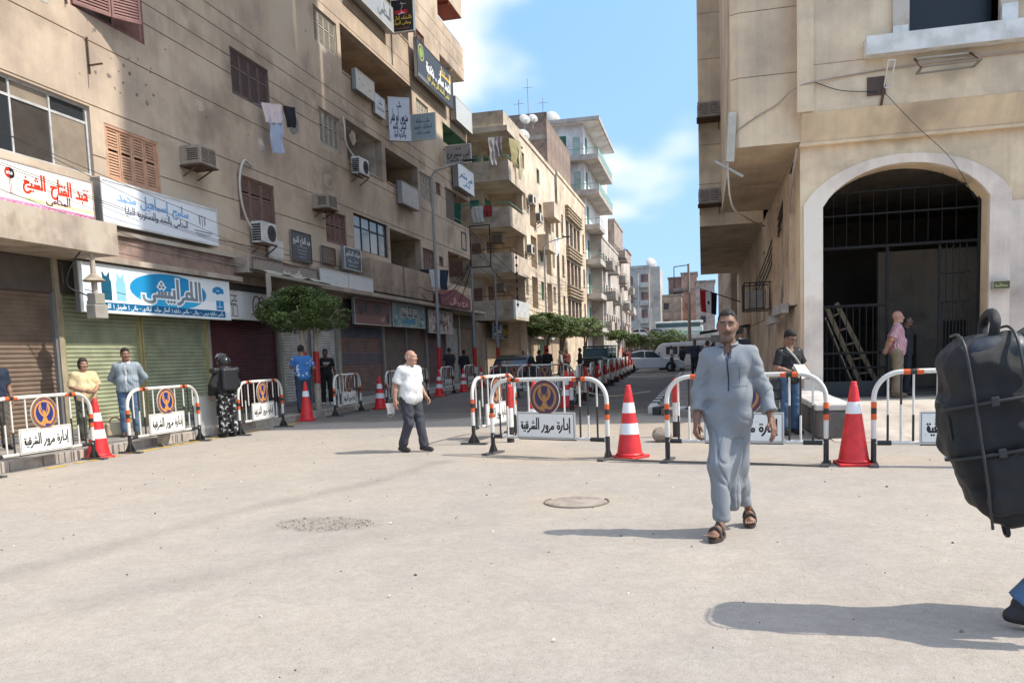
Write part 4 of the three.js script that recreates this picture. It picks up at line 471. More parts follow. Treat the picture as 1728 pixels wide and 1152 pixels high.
{ const t = thing('gable_sign', 'dark red gable-shaped shop sign with pale script', 'sign', onA(38.6, 3.95, .1), Math.PI / 2); const g = extr([[-2.5, 0], [2.5, 0], [2.5, .5], [0, .85], [-2.5, .5]], .7, .01); part(t, 'box', planarUV(g), dirty(.22, .025, .022, .6)); part(t, 'printed_face', face(3.6, .42).translate(.3, .25, .715), printed(sheet(360, 42, (c, w, h) => { bg(c, w, h, '#7a1512'); arabic(c, 'فرج روزالى', 340, 30, 26, '#cfa08f', { weight: 1.7, fit: 300 }); }))); }
const lw = (seed, base, ink, lines) => sheet(256, 160, (g, w, h) => { bg(g, w, h, base); lines.forEach(([t, y, s, f]) => arabic(g, t, 128, y, s, ink, { weight: 1.7, fit: f, center: true })); scuff(g, w, h, seed, 60, '#8a8376', 4); });
board('wall_board', 'plain off-white board on the middle balcony parapet', 33.1, 35.3, 8.1, 9.05, .06, sheet(64, 32, (g, w, h) => { bg(g, w, h, '#a89c90'); scuff(g, w, h, 15, 40, '#80756a', 4); }), { thick: .2, frameMat: plaster(.4, .34, .3, 1) });
board('wall_board', 'cream board on the upper long balcony parapet', 28.95, 30.7, 11.55, 12.3, .06, sheet(128, 60, (g, w, h) => { bg(g, w, h, '#cfc3b0'); g.fillStyle = '#7b6f60'; g.fillRect(20, 20, 6, 6); g.fillRect(90, 34, 8, 5); scuff(g, w, h, 16, 40, '#8b7f6c', 4); }), { thick: .16 });
board('wall_board', 'small white lettered board at the end of the cream board', 30.85, 31.9, 11.2, 12.0, .06, lw(17, '#d3d7dc', '#445', [['مكتب', 60, 40, 120], ['محاماة واستشارات', 110, 30, 210]]), { thick: .1 });
flagBoard('flag_sign', 'white and blue lawyer sign standing out over the middle balconies', 645, 683, 167, 237, -32.6, lw(18, '#ccd5e2', '#222c4a', [['مكتب', 34, 22, 60], ['محروس ابو عامر', 84, 40, 220], ['المحامى بالنقض', 116, 24, 170], ['والادارية العليا', 146, 22, 150]]), { turn: .55 });
flagBoard('flag_sign', 'pale blue grey office sign on a bracket beside the white and blue lawyer sign', 690, 734, 194, 234, -35.2, lw(19, '#9fb2ba', '#51626c', [['مكتب محاماة', 50, 26, 150], ['استشارات قانونية', 88, 24, 190], ['وتأسيس شركات', 122, 20, 150]]), { thick: .08 });
flagBoard('flag_sign', 'grey lawyer sign on a bracket under the green soffit', 748, 793, 246, 274, -40.2, lw(20, '#8f8a88', '#2c2a2c', [['الاستاذ', 40, 20, 60], ['ايمن منصور فرج', 96, 46, 230], ['المحامى بالاستئناف', 140, 22, 180]]), { thick: .08 });
flagBoard('flag_sign', 'tall black sign with a red label and yellow script', 651, 692, 2, 52, -33.4, sheet(220, 300, (g, w, h) => { bg(g, w, h, '#1d1c1b'); g.strokeStyle = '#d8d4cc'; g.lineWidth = 5; g.beginPath(); g.moveTo(100, 20); g.quadraticCurveTo(130, 60, 96, 92); g.moveTo(92, 40); g.quadraticCurveTo(120, 30, 150, 46); g.stroke(); g.fillStyle = '#c4202a'; g.fillRect(34, 96, 130, 40); arabic(g, 'محامى', 100, 128, 26, '#fff', { weight: 1.6, center: true }); arabic(g, 'بالاستئناف العالى', 110, 184, 32, '#d9b63a', { weight: 1.8, fit: 190, center: true }); arabic(g, 'ومجلس الدولة', 110, 230, 30, '#d9b63a', { weight: 1.8, fit: 170, center: true }); g.fillStyle = '#c96a5c'; g.font = '26px sans-serif'; g.fillText('0100120120', 36, 280); }), { thick: .16 });
board('shop_sign', 'grey striped lightbox sign high on the facade', 28.6, 32.8, 14.9, 15.9, .06, sheet(256, 64, (g, w, h) => { bg(g, w, h, '#a9aeb2'); for (let y = 4; y < h; y += 7) { g.fillStyle = '#83888c'; g.fillRect(0, y, w * .7, 2); } arabic(g, 'المحامى', 246, 40, 30, '#4a5056', { weight: 1.6 }); }), { thick: .3 });
board('shop_sign', 'black sign with white and gold raised lettering and a round gold emblem', 35.5, 40.9, 14.05, 15.75, .25, sheet(640, 210, (g, w, h) => { bg(g, w, h, '#3a3d3f'); g.strokeStyle = '#c9c24a'; g.lineWidth = 7; g.beginPath(); g.arc(70, 58, 42, 0, 7); g.stroke(); g.fillStyle = '#8fae3c'; g.beginPath(); g.arc(70, 58, 28, 0, 7); g.fill(); arabic(g, 'المستشار', 600, 62, 46, '#e6b52c', { weight: 2, fit: 210 }); arabic(g, 'احمد سامى جندية', 590, 124, 70, '#f4f4f0', { weight: 2.1, fit: 440 }); g.fillStyle = '#161616'; g.fillRect(150, 140, 420, 46); arabic(g, 'المحامى بالاستئناف العالى ومجلس الدولة', 560, 172, 30, '#e0c43c', { weight: 1.7, fit: 400 }); g.fillStyle = '#6d7173'; g.fillRect(0, 186, 180, 24); }), { thick: .14, frameMat: darkMetal });
board('shop_sign', 'white lightbox sign with blue script on the corner loggia', 41.3, 44.3, 10.35, 11.6, .06, lw(21, '#e7ebef', '#3a6aa0', [['عمر منتصر', 80, 50, 210], ['المحامى', 130, 30, 120]]), { thick: .3 });
board('shop_sign', 'pale ribbed lightbox sign above the green soffit', 41.4, 44.4, 13.75, 14.95, .06, sheet(256, 90, (g, w, h) => { bg(g, w, h, '#cfd3d3'); for (let y = 6; y < h; y += 9) { g.fillStyle = '#9aa0a0'; g.fillRect(0, y, w, 3); } }), { thick: .3 });
for (const [lab, u, w, c, tx, ink, X] of [['blue shop sign with big white letters under the grey corner balcony', 46.7, 2.3, '#2b5f93', 'العـز', '#e8eef2', -12.35], ['dark shop sign with yellow lettering beside the blue shop sign', 48.9, 1.9, '#3b3a2c', 'الشرقية', '#d9c03a', -12.35], ['white patterned shop sign on the sunlit corner', 51.6, 2.4, '#c9c0b8', 'شوزات', '#5b3a3a', -10.9], ['orange brown shop sign with a dark figure on the sunlit shop row', 54.2, 2.0, '#b9784c', 'ابو على', '#40221a', -10.9], ['pale green shop sign over the light shutters', 56.8, 2.2, '#c6d3bd', 'صيدلية', '#2f6a45', -10.9]])
  signBoard('shop_sign', lab, 'sign', [X + .3, 3.0, -(u + w / 2)], Math.PI / 2, w, .95, sheet(200, 84, (g, W, h) => { bg(g, W, h, c); arabic(g, tx, 100, 52, 40, ink, { weight: 2, fit: 150, center: true }); g.fillStyle = ink; g.globalAlpha = .6; g.fillRect(24, 66, 150, 6); g.globalAlpha = 1; for (let i = 0; i < 10; i++) { g.fillStyle = ['#7aa', '#a87', '#8a6'][i % 3]; g.globalAlpha = .35; g.fillRect(hash(i, 9) * W, hash(i, 10) * h, 22, 14); } g.globalAlpha = 1; scuff(g, W, h, 31, 40, '#555', 4); }), { thick: .1 });
{ const p = onZ(1684, 482, ZR); signBoard('house_number_plate', 'small dark green brass number plate on the white arch surround', 'plate', [p.x, p.y, ZR + .2], 0, .3, .16, sheet(96, 52, (g, w, h) => { bg(g, w, h, '#4d5436'); arabic(g, 'محكمة', 48, 34, 22, '#b7ab6d', { weight: 1.5, fit: 74, center: true }); }), { thick: .05, frame: .012, frameMat: dirty(.5, .45, .35, .6) }); }

// ================= AIR CONDITIONERS =================
function windowAC(pos, turn, label) {
  const t = thing('window_air_conditioner', label, 'air conditioner', pos, turn, 'air conditioners on the facades'), m = dirty(.36, .31, .26, .6, .6);
  part(t, 'case', box(.68, .46, .62, 0, 0, .26, .015), m); const gr = []; for (let i = 0; i < 7; i++) gr.push(box(.27, .012, .012, -.15, -.15 + i * .05, .575)); for (let i = 0; i < 7; i++) gr.push(box(.27, .012, .012, .16, -.15 + i * .05, .575)); part(t, 'grille', gr, darkMetal); part(t, 'side_vent', [-1, 1].flatMap((s) => [0, 1, 2, 3, 4, 5].map((i) => box(.012, .02, .3, s * .343, -.12 + i * .05, .35))), darkMetal); part(t, 'bracket', [box(.74, .03, .66, 0, -.26, .28), bar([-.3, -.26, .5], [-.3, -.5, .02], .03, .03), bar([.3, -.26, .5], [.3, -.5, .02], .03, .03)], rustMetal); return t;
}
function splitAC(pos, turn, label, s = 1) {
  const t = thing('split_air_conditioner', label, 'air conditioner', pos, turn, 'air conditioners on the facades'); part(t, 'case', box(.86, .6, .34, 0, .3, .24, .02), dirty(.66, .66, .64, .5, .8));
  part(t, 'fan_grille', [0, 1, 2, 3, 4].map((i) => new THREE.TorusGeometry(.05 + i * .045, .006, 4, 24).translate(.12, .3, .418)).concat([0, 1, 2].map((i) => box(.46, .01, .008, .12, .3, .42).translate(-.12, -.3, 0).rotateZ(i * 1.05).translate(.12, .3, 0))), darkMetal); part(t, 'fan_opening', new THREE.CylinderGeometry(.235, .235, .01, 28).rotateX(Math.PI / 2).translate(.12, .3, .41), mat([.09, .09, .09], .8)); part(t, 'coil_fins', [0, 1, 2, 3, 4, 5, 6].map((i) => box(.012, .05, .28, -.432, .08 + i * .07, .24)), darkMetal);
  part(t, 'bracket', [box(.9, .035, .05, 0, -.018, .12), box(.9, .035, .05, 0, -.018, .36), bar([-.38, -.04, .4], [-.38, -.3, .01], .03, .03), bar([.38, -.04, .4], [.38, -.3, .01], .03, .03)], rustMetal); return t;
}
windowAC(onA(18.55, 6.72, .02), Math.PI / 2, 'boxy beige window air conditioner beside the pale orange shutters'); windowAC(onA(25.6, 6.82, .02), Math.PI / 2, 'boxy brown window air conditioner above the small framed boards');
splitAC(onA(21.6, 4.95, .02), Math.PI / 2, 'white split air conditioner with a round fan under the brown shutters'); splitAC(onA(28.75, 8.35, .06), Math.PI / 2, 'white split air conditioner hung on the middle balcony'); part(scene.children[scene.children.length - 1], 'cable_loop', tube([[-.44, .4, .2], [-.5, .25, .3], [-.46, .1, .25], [-.46, .35, .12]], .012, 16), blackPaint);
for (const [u, y, l] of [[51.6, 7.9, 'first small split unit on the sunlit corner block wall'], [54.9, 10.4, 'upper small split unit on the sunlit corner block wall'], [52.6, 11.2, 'topmost small split unit on the sunlit corner block wall']]) splitAC([-10.9, y, -u], Math.PI / 2, l);
for (const [y, l] of [[7.7, 'upper air conditioner on the shaded second bay'], [5.05, 'lower air conditioner on the shaded second bay']]) windowAC([.3, y + 1.2, -27.32], 0, l);
windowAC([-11.9, 8.5, -48.3], 0, 'air conditioner inside the corner balcony'); windowAC([-11.9, 5.6, -48.3], 0, 'air conditioner inside the lower corner balcony');
solo('drain_pipe', [tube([[XA + .06, 7.15, -21.5], [XA + .12, 7.2, -21.0], [XA + .1, 6.7, -20.75], [XA + .1, 5.9, -20.8], [XA + .12, 5.4, -21.1], [XA + .2, 5.25, -21.4]], .035, 40)], dirty(.62, .6, .55, .6), 'white hose curving from the brown shutters to the split unit', 'pipe');
solo('drain_pipe', [tube([[XA + .05, 10.3, -27.95], [XA + .09, 9.9, -28.0], [XA + .07, 9.4, -28.1], [XA + .2, 9.0, -28.4], [XA + .3, 8.9, -28.5]], .035, 40)], dirty(.62, .6, .55, .6), 'white hose curving down to the middle balcony split unit', 'pipe');
{ const c = solo('wall_panel', bb(XA + .04, XA + .08, 4.62, 5.2, -22.1, -23.0), dirty(.66, .66, .67, .6), 'plain white panel behind the split unit above the awning', 'panel'); }

// ================= LAUNDRY, AWNING, ODD FITTINGS =================
function cloth(w, h, seed, taper = 1, amp = .03) { const g = new THREE.PlaneGeometry(w, h, 14, 20), p = g.attributes.position; for (let i = 0; i < p.count; i++) { const x = p.getX(i), y = p.getY(i), t = .5 - y / h, k = mix(1, taper, t); p.setXYZ(i, x * k + Math.sin(y * 7 + seed) * .02, y, Math.sin(x * 26 + seed + y * 3) * amp * (.3 + t) + vn3(x * 6 + seed, y * 5, 1) * .05); } g.computeVertexNormals(); const h2 = g.clone(); h2.translate(0, 0, -.012); return merge([g, h2]); }
const laundry = (name, label, pos, turn, bits, group) => { const t = thing(name, label, 'laundry', pos, turn, group); bits.forEach(([n, w, h, x, y, z, c, tp], i) => part(t, n, cloth(w, h, i * 3.1 + pos[1], tp).translate(x, y, z), mat(c, .95))); part(t, 'line', rod([-.7, .02, 0], [.7, .02, 0], .006), greyMetal); return t; };
laundry('hanging_laundry', 'jeans and pink shirt drying below the dark shutters', onA(22.35, 9.0, .45), .75, [['shirt', .6, .55, -.1, -.2, .03, [.66, .56, .55], .8], ['jeans', .42, 1.15, 0, -.75, .0, [.38, .43, .54], .85], ['jumper', .36, .6, .42, -.25, .02, [.02, .02, .025], .7]]);
laundry('hanging_laundry', 'dark and white clothes drying on the lowest balcony', onA(35.6, 5.5, .7), .8, [['trousers', .45, 1.0, -.5, -.5, 0, [.03, .035, .05], .8], ['shirt', .5, .8, 0, -.4, 0.02, [.6, .6, .62], .8], ['jumper', .45, .9, .5, -.45, 0, [.03, .05, .08], .8]]);
laundry('hanging_laundry', 'red and white sheets over the corner balcony rail', [-12.4, 10.1, -45.85], 0, [['sheet', .7, .9, -.1, -.45, 0, [.6, .62, .62], 1], ['towel', .5, .6, .5, -.3, 0, [.3, .04, .05], 1]]);
laundry('hanging_laundry', 'olive blanket hanging from the top corner balcony', [-10.55, 14.0, -47.2], Math.PI / 2 - .4, [['blanket', .9, 1.5, 0, -.75, 0, [.34, .3, .16], .6], ['sheet', .3, 2.2, .6, -1.1, 0, [.5, .46, .3], 1]]);
laundry('hanging_laundry', 'white washing hung out from the corner block loggia', [-10.3, 9.9, -59.5], Math.PI / 2, [['sheet', .8, 1.3, -.3, -.6, 0, [.72, .74, .76], .8], ['shirt', .6, 1.1, .4, -.5, .03, [.62, .66, .7], .8]]);
laundry('hanging_laundry', 'pale washing behind the grey sign on the end balcony', [-11.2, 13.6, -44.9], .3, [['sheet', .5, 1.5, 0, -.75, 0, [.42, .4, .4], .8], ['shirt', .4, 1.1, .3, -.5, .02, [.2, .18, .2], .8]]);
{ const t = thing('awning_frame', 'rusty awning frame with torn fabric over the maroon shutter', 'awning', onA(22, 3.5, .1), Math.PI / 2); part(t, 'post', box(.1, 1.0, .1, -1.9, -.1, 1.05), dirty(.42, .38, .32, .8)); part(t, 'front_bar', bar([-1.95, .4, 1.05], [1.9, .35, 1.05], .08, .08), dirty(.42, .38, .32, .8)); for (const x of [-1.9, 0, 1.9]) part(t, 'arm', bar([x, .7, .0], [x, .4, 1.05], .04, .04), rustMetal); const g = new THREE.PlaneGeometry(3.9, 1.1, 30, 8), p = g.attributes.position; for (let i = 0; i < p.count; i++) p.setZ(i, Math.sin(p.getX(i) * 5) * .02 + vn3(p.getX(i) * 3, p.getY(i) * 3, 5) * .06); g.rotateX(-Math.PI / 2 + .28); g.translate(0, .56, .55); g.computeVertexNormals(); part(t, 'fabric', g, dirty(.45, .42, .37, .95, .8)); }
{ const p = onA(13.55, 0, 1.15), t = thing('electric_service_mast', 'insulated electric mast with a meter box hanging under the concrete canopy', 'electric mast', [p[0], 0, p[2]], Math.PI / 2); part(t, 'pole', new THREE.LatheGeometry([[.05, 2.9], [.06, 3.3], [.05, 3.32], [.04, 3.9], [.03, 4.1]].map((q) => new THREE.Vector2(...q)), 12), plaster(.5, .46, .4, 1)); part(t, 'shade', new THREE.LatheGeometry([[.04, 3.34], [.2, 3.2], [.19, 3.18], [.04, 3.3]].map((q) => new THREE.Vector2(...q)), 20), plaster(.44, .38, .3, 1)); part(t, 'meter_box', box(.26, .22, .2, 0.02, 2.85, 0, .02), dirty(.34, .32, .28, .7)); part(t, 'terminal_box', box(.34, .27, .22, 0, 2.6, .02, .02), dirty(.34, .32, .29, .7)); part(t, 'cable', tube([[.04, 4.0, 0], [-.4, 3.5, -.1], [-.35, 3.1, -.3], [-.05, 2.9, -.1]], .014, 20), blackPaint); }
{ const t = thing('wall_bracket', 'rusty L-shaped bracket on the sunlit plaster', 'bracket', onA(15.25, 8.1, .02), Math.PI / 2); part(t, 'stem', box(.03, .75, .03, 0, 0, .02), rustMetal); part(t, 'arm', box(.03, .03, .35, .0, -.2, .18), rustMetal); }
{ const t = thing('wall_bracket', 'bent antenna bracket beside the dark red shutter', 'bracket', onA(14.75, 9.4, .02), Math.PI / 2); part(t, 'stem', box(.03, .9, .03, 0, 0, .02), rustMetal); part(t, 'arm', bar([0, .1, .02], [.6, .4, .5], .03, .03), rustMetal); part(t, 'brace', bar([0, .4, .02], [.3, .45, .3], .025, .025), rustMetal); }
{ const t = thing('lamp_holder', 'empty rusty floodlight frame under the whitewashed sill', 'bracket', [4.35, 6.42, ZR + .42]); part(t, 'wall_bar', [box(.95, .035, .03, 0, .2, .02)], dirty(.6, .58, .54, .7)); part(t, 'frame', [bar([-.45, -.1, .5], [.5, -.08, .5], .04, .03), bar([-.45, -.1, .12], [.5, -.08, .12], .04, .03), bar([-.45, -.1, .12], [-.45, -.1, .5], .04, .03), bar([.5, -.08, .12], [.5, -.08, .5], .04, .03)], dirty(.3, .26, .2, .8)); part(t, 'arm', [bar([-.46, .2, .02], [-.46, -.1, .5], .03, .03)], rustMetal); part(t, 'arm', [bar([.46, .2, .02], [.5, -.08, .5], .03, .03)], rustMetal); }
{ const t = thing('floodlight_arm', 'pale floodlight tube hanging on the corner bay', 'floodlight', [XBAY + .02, 5.6, ZR + .02]); part(t, 'tube', box(.16, .95, .12, -.02, 0, .1, .02).rotateZ(-.06), dirty(.55, .53, .48, .6)); part(t, 'pipe', tube([[-.1, -.5, .1], [-.05, -1.2, .1], [.35, -1.25, -2], [.9, -1.2, -4]], .02, 24), dirty(.5, .46, .4, .6)); part(t, 'arm', rod([-.35, -.45, .2], [.2, -.75, 0], .03), dirty(.4, .4, .4, .5)); }
{ const t = thing('pipe_light', 'narrow white tube light on the tan front wall', 'lamp', [3.42, 6.35, ZR + .42]); part(t, 'frame', [bar([-.02, .24, .2], [.1, .24, .2], .02, .02), bar([-.02, .24, .2], [-.06, -.2, .06], .02, .02), bar([.1, .24, .2], [.05, -.2, .06], .02, .02), bar([-.06, -.2, .06], [.05, -.2, .06], .02, .02)], white); part(t, 'arm', bar([-.05, -.15, .06], [-.1, -.5, .01], .04, .03), rustMetal); }
for (const [px, py, Z, s, l] of [[886, 205, -60, .55, 'small dark satellite dish on the brick block roof'], [900, 203, -64, .5, 'second small satellite dish on the brick block roof'], [934, 204, -83, 1.0, 'large pale satellite dish on the white tower block roof'], [1100, 448, -152, 1.4, 'satellite dish on the grey apartment house roof'], [884, 232, -58, .6, 'satellite dish on the cream corner block roof']]) { const p = onZ(px, py, Z), t = thing('satellite_dish', l, 'satellite dish', [p.x, p.y, p.z], .6, 'rooftop satellite dishes'); part(t, 'reflector', new THREE.SphereGeometry(1.2 * s, 20, 8, 0, 6.283, 0, .7).rotateX(Math.PI / 2 - .4).translate(0, 0, -.9 * s), dirty(.5, .5, .48, .5)); part(t, 'mast', rod([0, -1.2 * s, -.1], [0, .1, -.1], .04), greyMetal); part(t, 'feed_arm', rod([0, -.3 * s, .1], [0, .2 * s, .6 * s], .025), greyMetal); }
for (const [px, h] of [[874, 1.8], [890, 3.4], [915, 1.9]]) { const p = onZ(px, 203, -66.1); solo('rooftop_antenna', [rod([p.x, p.y - .2, p.z - .5], [p.x, p.y + h, p.z - .5], .03), rod([p.x - .4, p.y + h * .8, p.z - .5], [p.x + .4, p.y + h * .8, p.z - .5], .02)], greyMetal, 'thin antenna mast on the brick block roof', 'antenna', 'antennas on the brick block'); }
// ================= BARRIERS, CONES, BOLLARDS =================
const emblemTex = (faded) => sheet(256, 256, (g) => {
  g.fillStyle = faded ? '#5b3327' : '#8a5a2c'; g.beginPath(); g.arc(128, 128, 126, 0, 7); g.fill(); g.fillStyle = faded ? '#3a2f57' : '#27307a'; g.beginPath(); g.arc(128, 128, 112, 0, 7); g.fill();
  const gold = faded ? '#a3743f' : '#c58a3d'; g.fillStyle = gold; for (let i = 0; i < 34; i++) { const a = Math.PI / 2 + (i + 1) * Math.PI / 18.6 + (i > 16 ? .05 : -.05); g.save(); g.translate(128 + Math.cos(a) * 95, 128 + Math.sin(a) * 95); g.rotate(a + .5); g.beginPath(); g.ellipse(0, 0, 8, 15, 0, 0, 7); g.fill(); g.restore(); }
  g.fillStyle = faded ? '#33294a' : '#222b70'; g.beginPath(); g.arc(128, 122, 76, 0, 7); g.fill();
  g.fillStyle = gold; for (const s of [-1, 1]) { g.beginPath(); g.moveTo(128 + s * 8, 132); g.bezierCurveTo(128 + s * 20, 110, 128 + s * 28, 84, 128 + s * 30, 50); g.bezierCurveTo(128 + s * 66, 70, 128 + s * 70, 118, 128 + s * 16, 160); g.fill(); }
  g.beginPath(); g.ellipse(128, 144, 15, 30, 0, 0, 7); g.fill(); g.beginPath(); g.arc(126, 114, 8, 0, 7); g.fill(); g.beginPath(); g.moveTo(118, 108); g.lineTo(104, 114); g.lineTo(120, 118); g.fill(); g.beginPath(); g.moveTo(112, 164); g.lineTo(98, 196); g.lineTo(158, 196); g.lineTo(144, 164); g.fill(); g.fillRect(84, 196, 88, 18); g.strokeStyle = faded ? '#33294a' : '#27307a'; g.lineWidth = 3; for (const s of [-1, 1]) for (let i = 0; i < 3; i++) { g.beginPath(); g.moveTo(128 + s * (14 + i * 3), 142 - i * 6); g.lineTo(128 + s * (36 + i * 2), 78 + i * 14); g.stroke(); } scuff(g, 256, 256, 41, 60, '#20141a', 4);
});
const plateTex = (seed) => sheet(512, 200, (g, w, h) => { g.fillStyle = '#e2e0da'; g.fillRect(0, 0, w, h); g.strokeStyle = '#8d8a84'; g.lineWidth = 6; g.strokeRect(3, 3, w - 6, h - 6); arabic(g, 'إدارة مرور الشرقية', 256, 126, 84, '#17181a', { weight: 1.75, fit: 450, center: true }); scuff(g, w, h, seed, 120, '#8b8478', 5); });
function makeBarrier(faded) {
  const t = new THREE.Group(); t.name = 'crowd_barrier'; const L = 1.94, R = .03, c = .3, H = 1.1, x = L / 2;
  const arc = []; arc.push([-x, .32, 0]); for (let i = 0; i <= 8; i++) { const a = Math.PI - i / 8 * Math.PI / 2; arc.push([-x + c + Math.cos(a) * c, H - c + Math.sin(a) * c, 0]); } for (let i = 0; i <= 8; i++) { const a = Math.PI / 2 - i / 8 * Math.PI / 2; arc.push([x - c + Math.cos(a) * c, H - c + Math.sin(a) * c, 0]); } arc.push([x, .32, 0]);
  part(t, 'frame', tube(arc, R, 70, 10), white);
  for (const s of [-1, 1]) { part(t, 'leg', [rod([s * x, .015, 0], [s * x, .32, 0], R + .002, R + .002, 10), extr([[-.12, 0], [.12, 0], [.03, .16], [-.03, .16]], .01).rotateY(Math.PI / 2).translate(s * x - .005, .02, 0)], blackPaint); part(t, 'foot', box(.09, .03, .46, s * x, .016, 0), dirty(.1, .1, .1, .7)); const band = (px, py, vert, m) => part(t, 'reflective_band', vert ? rod([px, py - .035, 0], [px, py + .035, 0], R + .003, R + .003, 10) : rod([px - .035, py, 0], [px + .035, py, 0], R + .003, R + .003, 10), m); band(s * x, .72, 1, orangePaint); band(s * x, .65, 1, blackPaint); band(s * x, .58, 1, orangePaint); band(s * .62, H, 0, orangePaint); band(s * .55, H, 0, blackPaint); band(s * .48, H, 0, orangePaint); }
  part(t, 'bottom_rail', rod([-x, .27, 0], [x, .27, 0], .024, .024, 8), white); for (const [a, b] of [[-x + .04, -.78], [x - .26, x - .04], [-.48, .48]]) part(t, 'rail_sleeve', rod([a, .268, 0], [b, .268, 0], .03, .03, 8), blackPaint);
  [-.82, -.68, -.55, -.3, .3, .55, .68, .82].forEach((bx, i) => { const top = Math.abs(bx) > .67 ? H - c + Math.sqrt(Math.max(0, c * c - (Math.abs(bx) - (x - c)) ** 2)) : H, mid = .3 + (i % 2 ? .42 : .3); if (Math.abs(bx) < .4) { part(t, 'bar', rod([bx, .62, 0], [bx, H, 0], .013), white); return; } const p = part(t, 'bar', rod([bx, mid, 0], [bx, top, 0], .013), i === 1 || i === 6 ? blackPaint : white); part(p, 'lower_bar', rod([bx, .27, 0], [bx, mid, 0], .0135), i === 1 || i === 6 ? white : blackPaint); });
  const pl = part(t, 'sign_plate', box(.98, .38, .02, 0, .45, .035), white); part(pl, 'printed_face', face(.95, .35).translate(0, .45, .048), faded ? PLATE2 : PLATE1); part(pl, 'printed_face', face(.95, .35).rotateY(Math.PI).translate(0, .45, .022), white);
  const em = part(t, 'emblem_disc', new THREE.CylinderGeometry(.25, .25, .015, 40).rotateX(Math.PI / 2).translate(0, .85, .035), white); part(em, 'printed_emblem', new THREE.CircleGeometry(.243, 40).translate(0, .85, .046), faded ? EMB2 : EMB1); part(em, 'printed_emblem', new THREE.CircleGeometry(.243, 40).rotateY(Math.PI).translate(0, .85, .024), faded ? EMB2 : EMB1);
  return t;
}
const EMB1 = printed(emblemTex(false)), EMB2 = printed(emblemTex(true)), PLATE1 = printed(plateTex(51)), PLATE2 = printed(plateTex(52));
const barrierA = makeBarrier(false), barrierB = makeBarrier(true);
function barrier(ax, az, bx, bz, faded, label, group) { // the ends stand on the ground at a and b; the lettered face looks to the right of b-to-a
  const c = (faded ? barrierB : barrierA).clone(); c.name = numbered('crowd_barrier'); scene.add(c); c.position.set((ax + bx) / 2, 0, (az + bz) / 2); c.rotation.y = Math.atan2(-(bz - az), bx - ax); return tag(c, label, 'barrier', group);
}
const GB = 'police crowd barriers'; const g2 = (x, y) => { const p = onY(x, y); return [p.x, p.z]; };
barrier(-9.85, -9.35, -9.8, -11.25, 0, 'crowd barrier beside the brown shutter, its blue emblem peeling', GB); barrier(-9.75, -12.1, -9.7, -14.0, 0, 'crowd barrier with blue emblem in front of the striped-shirt man', GB); barrier(-9.42, -15.0, -9.5, -16.95, 0, 'crowd barrier between the riot officer and the maroon shutter', GB);
barrier(-9.6, -19.9, -9.7, -21.8, 1, 'crowd barrier with dark emblem beside the man in black', GB); barrier(-9.5, -23.3, -9.65, -25.2, 1, 'crowd barrier half hidden behind the white-shirt man', GB); barrier(-9.7, -26.0, -9.75, -27.9, 1, 'crowd barrier just past the half hidden one on the shaded kerb', GB); barrier(-9.8, -29.6, -9.9, -31.5, 1, 'crowd barrier at the foot of the first lamp post', GB); barrier(-10.0, -33.4, -10.05, -35.3, 1, 'crowd barrier after the lamp post on the shaded kerb', GB);
{ const a = g2(838, 766), b = g2(1020, 775); barrier(...a, ...b, 1, 'crowd barrier with brown-edged emblem beside the cone in the open road', GB); const c = g2(800, 750), d = Math.atan2(-1, .07); barrier(c[0], c[1], c[0] + .28, c[1] - 1.92, 1, 'crowd barrier set at an angle behind the brown-emblem barrier', GB); const e = g2(1127, 778), f = g2(1395, 784); barrier(...e, ...f, 1, 'crowd barrier behind the man in the grey robe', GB); const h = g2(1475, 785); barrier(h[0], h[1], h[0] + 1.92, h[1] + .25, 0, 'crowd barrier partly behind the black backpack', GB); }
for (let i = 0; i < 11; i++) { const z = -22.6 - i * 4.0, x = -3.45 - i * .16; barrier(x, z, x - .12, z - 1.94, 1, 'crowd barrier in the long line down the middle of the street', 'barriers in the street middle line'); }
for (const [x, z, a] of [[-6.6, -28.5, .2], [-5.2, -27, .1]]) barrier(x - .95, z, x + .95, z + a, 1, 'crowd barrier standing across the shaded roadway', 'barriers across the shaded roadway');
for (let i = 0; i < 5; i++) { const z = -38.5 - i * 4.4; barrier(-9.9, z, -9.95, z - 1.94, 1, 'crowd barrier farther down the shaded kerb', 'barriers far down the kerb'); }
function makeCone(two) {
  const t = new THREE.Group(); t.name = 'traffic_cone'; const red = dirty(.74, .03, .035, .45, .5), wh = mat([.75, .75, .74], .4); const r = (y) => mix(.175, .042, (y - .05) / .9);
  const sec = (y0, y1, e = 0) => new THREE.LatheGeometry([new THREE.Vector2(r(y0) + e, y0), new THREE.Vector2(r(y1) + e, y1)], 28);
  part(t, 'base', [box(.40, .04, .40, 0, .02, 0, .015), new THREE.LatheGeometry([[.0, .04], [.195, .041], [.188, .06], [r(.07), .07]].map((q) => new THREE.Vector2(...q)), 28)], red); part(t, 'body', [sec(.05, .95), new THREE.LatheGeometry([[r(.95), .95], [.032, .965], [.036, .99], [.02, 1.0], [0, 1.0]].map((q) => new THREE.Vector2(...q)), 20)], red);
  part(t, 'white_band', sec(.62, .76, .003), wh); if (two) part(t, 'white_band', sec(.33, .48, .003), wh); return t;
}
const cone1 = makeCone(false), cone2 = makeCone(true); function cone(x, z, two, label, group) { const c = (two ? cone2 : cone1).clone(); c.name = numbered('traffic_cone'); scene.add(c); c.position.set(x, 0, z); c.rotation.y = hash(Math.round(x * 10), 3) * 1.5; return tag(c, label, 'traffic cone', group); }
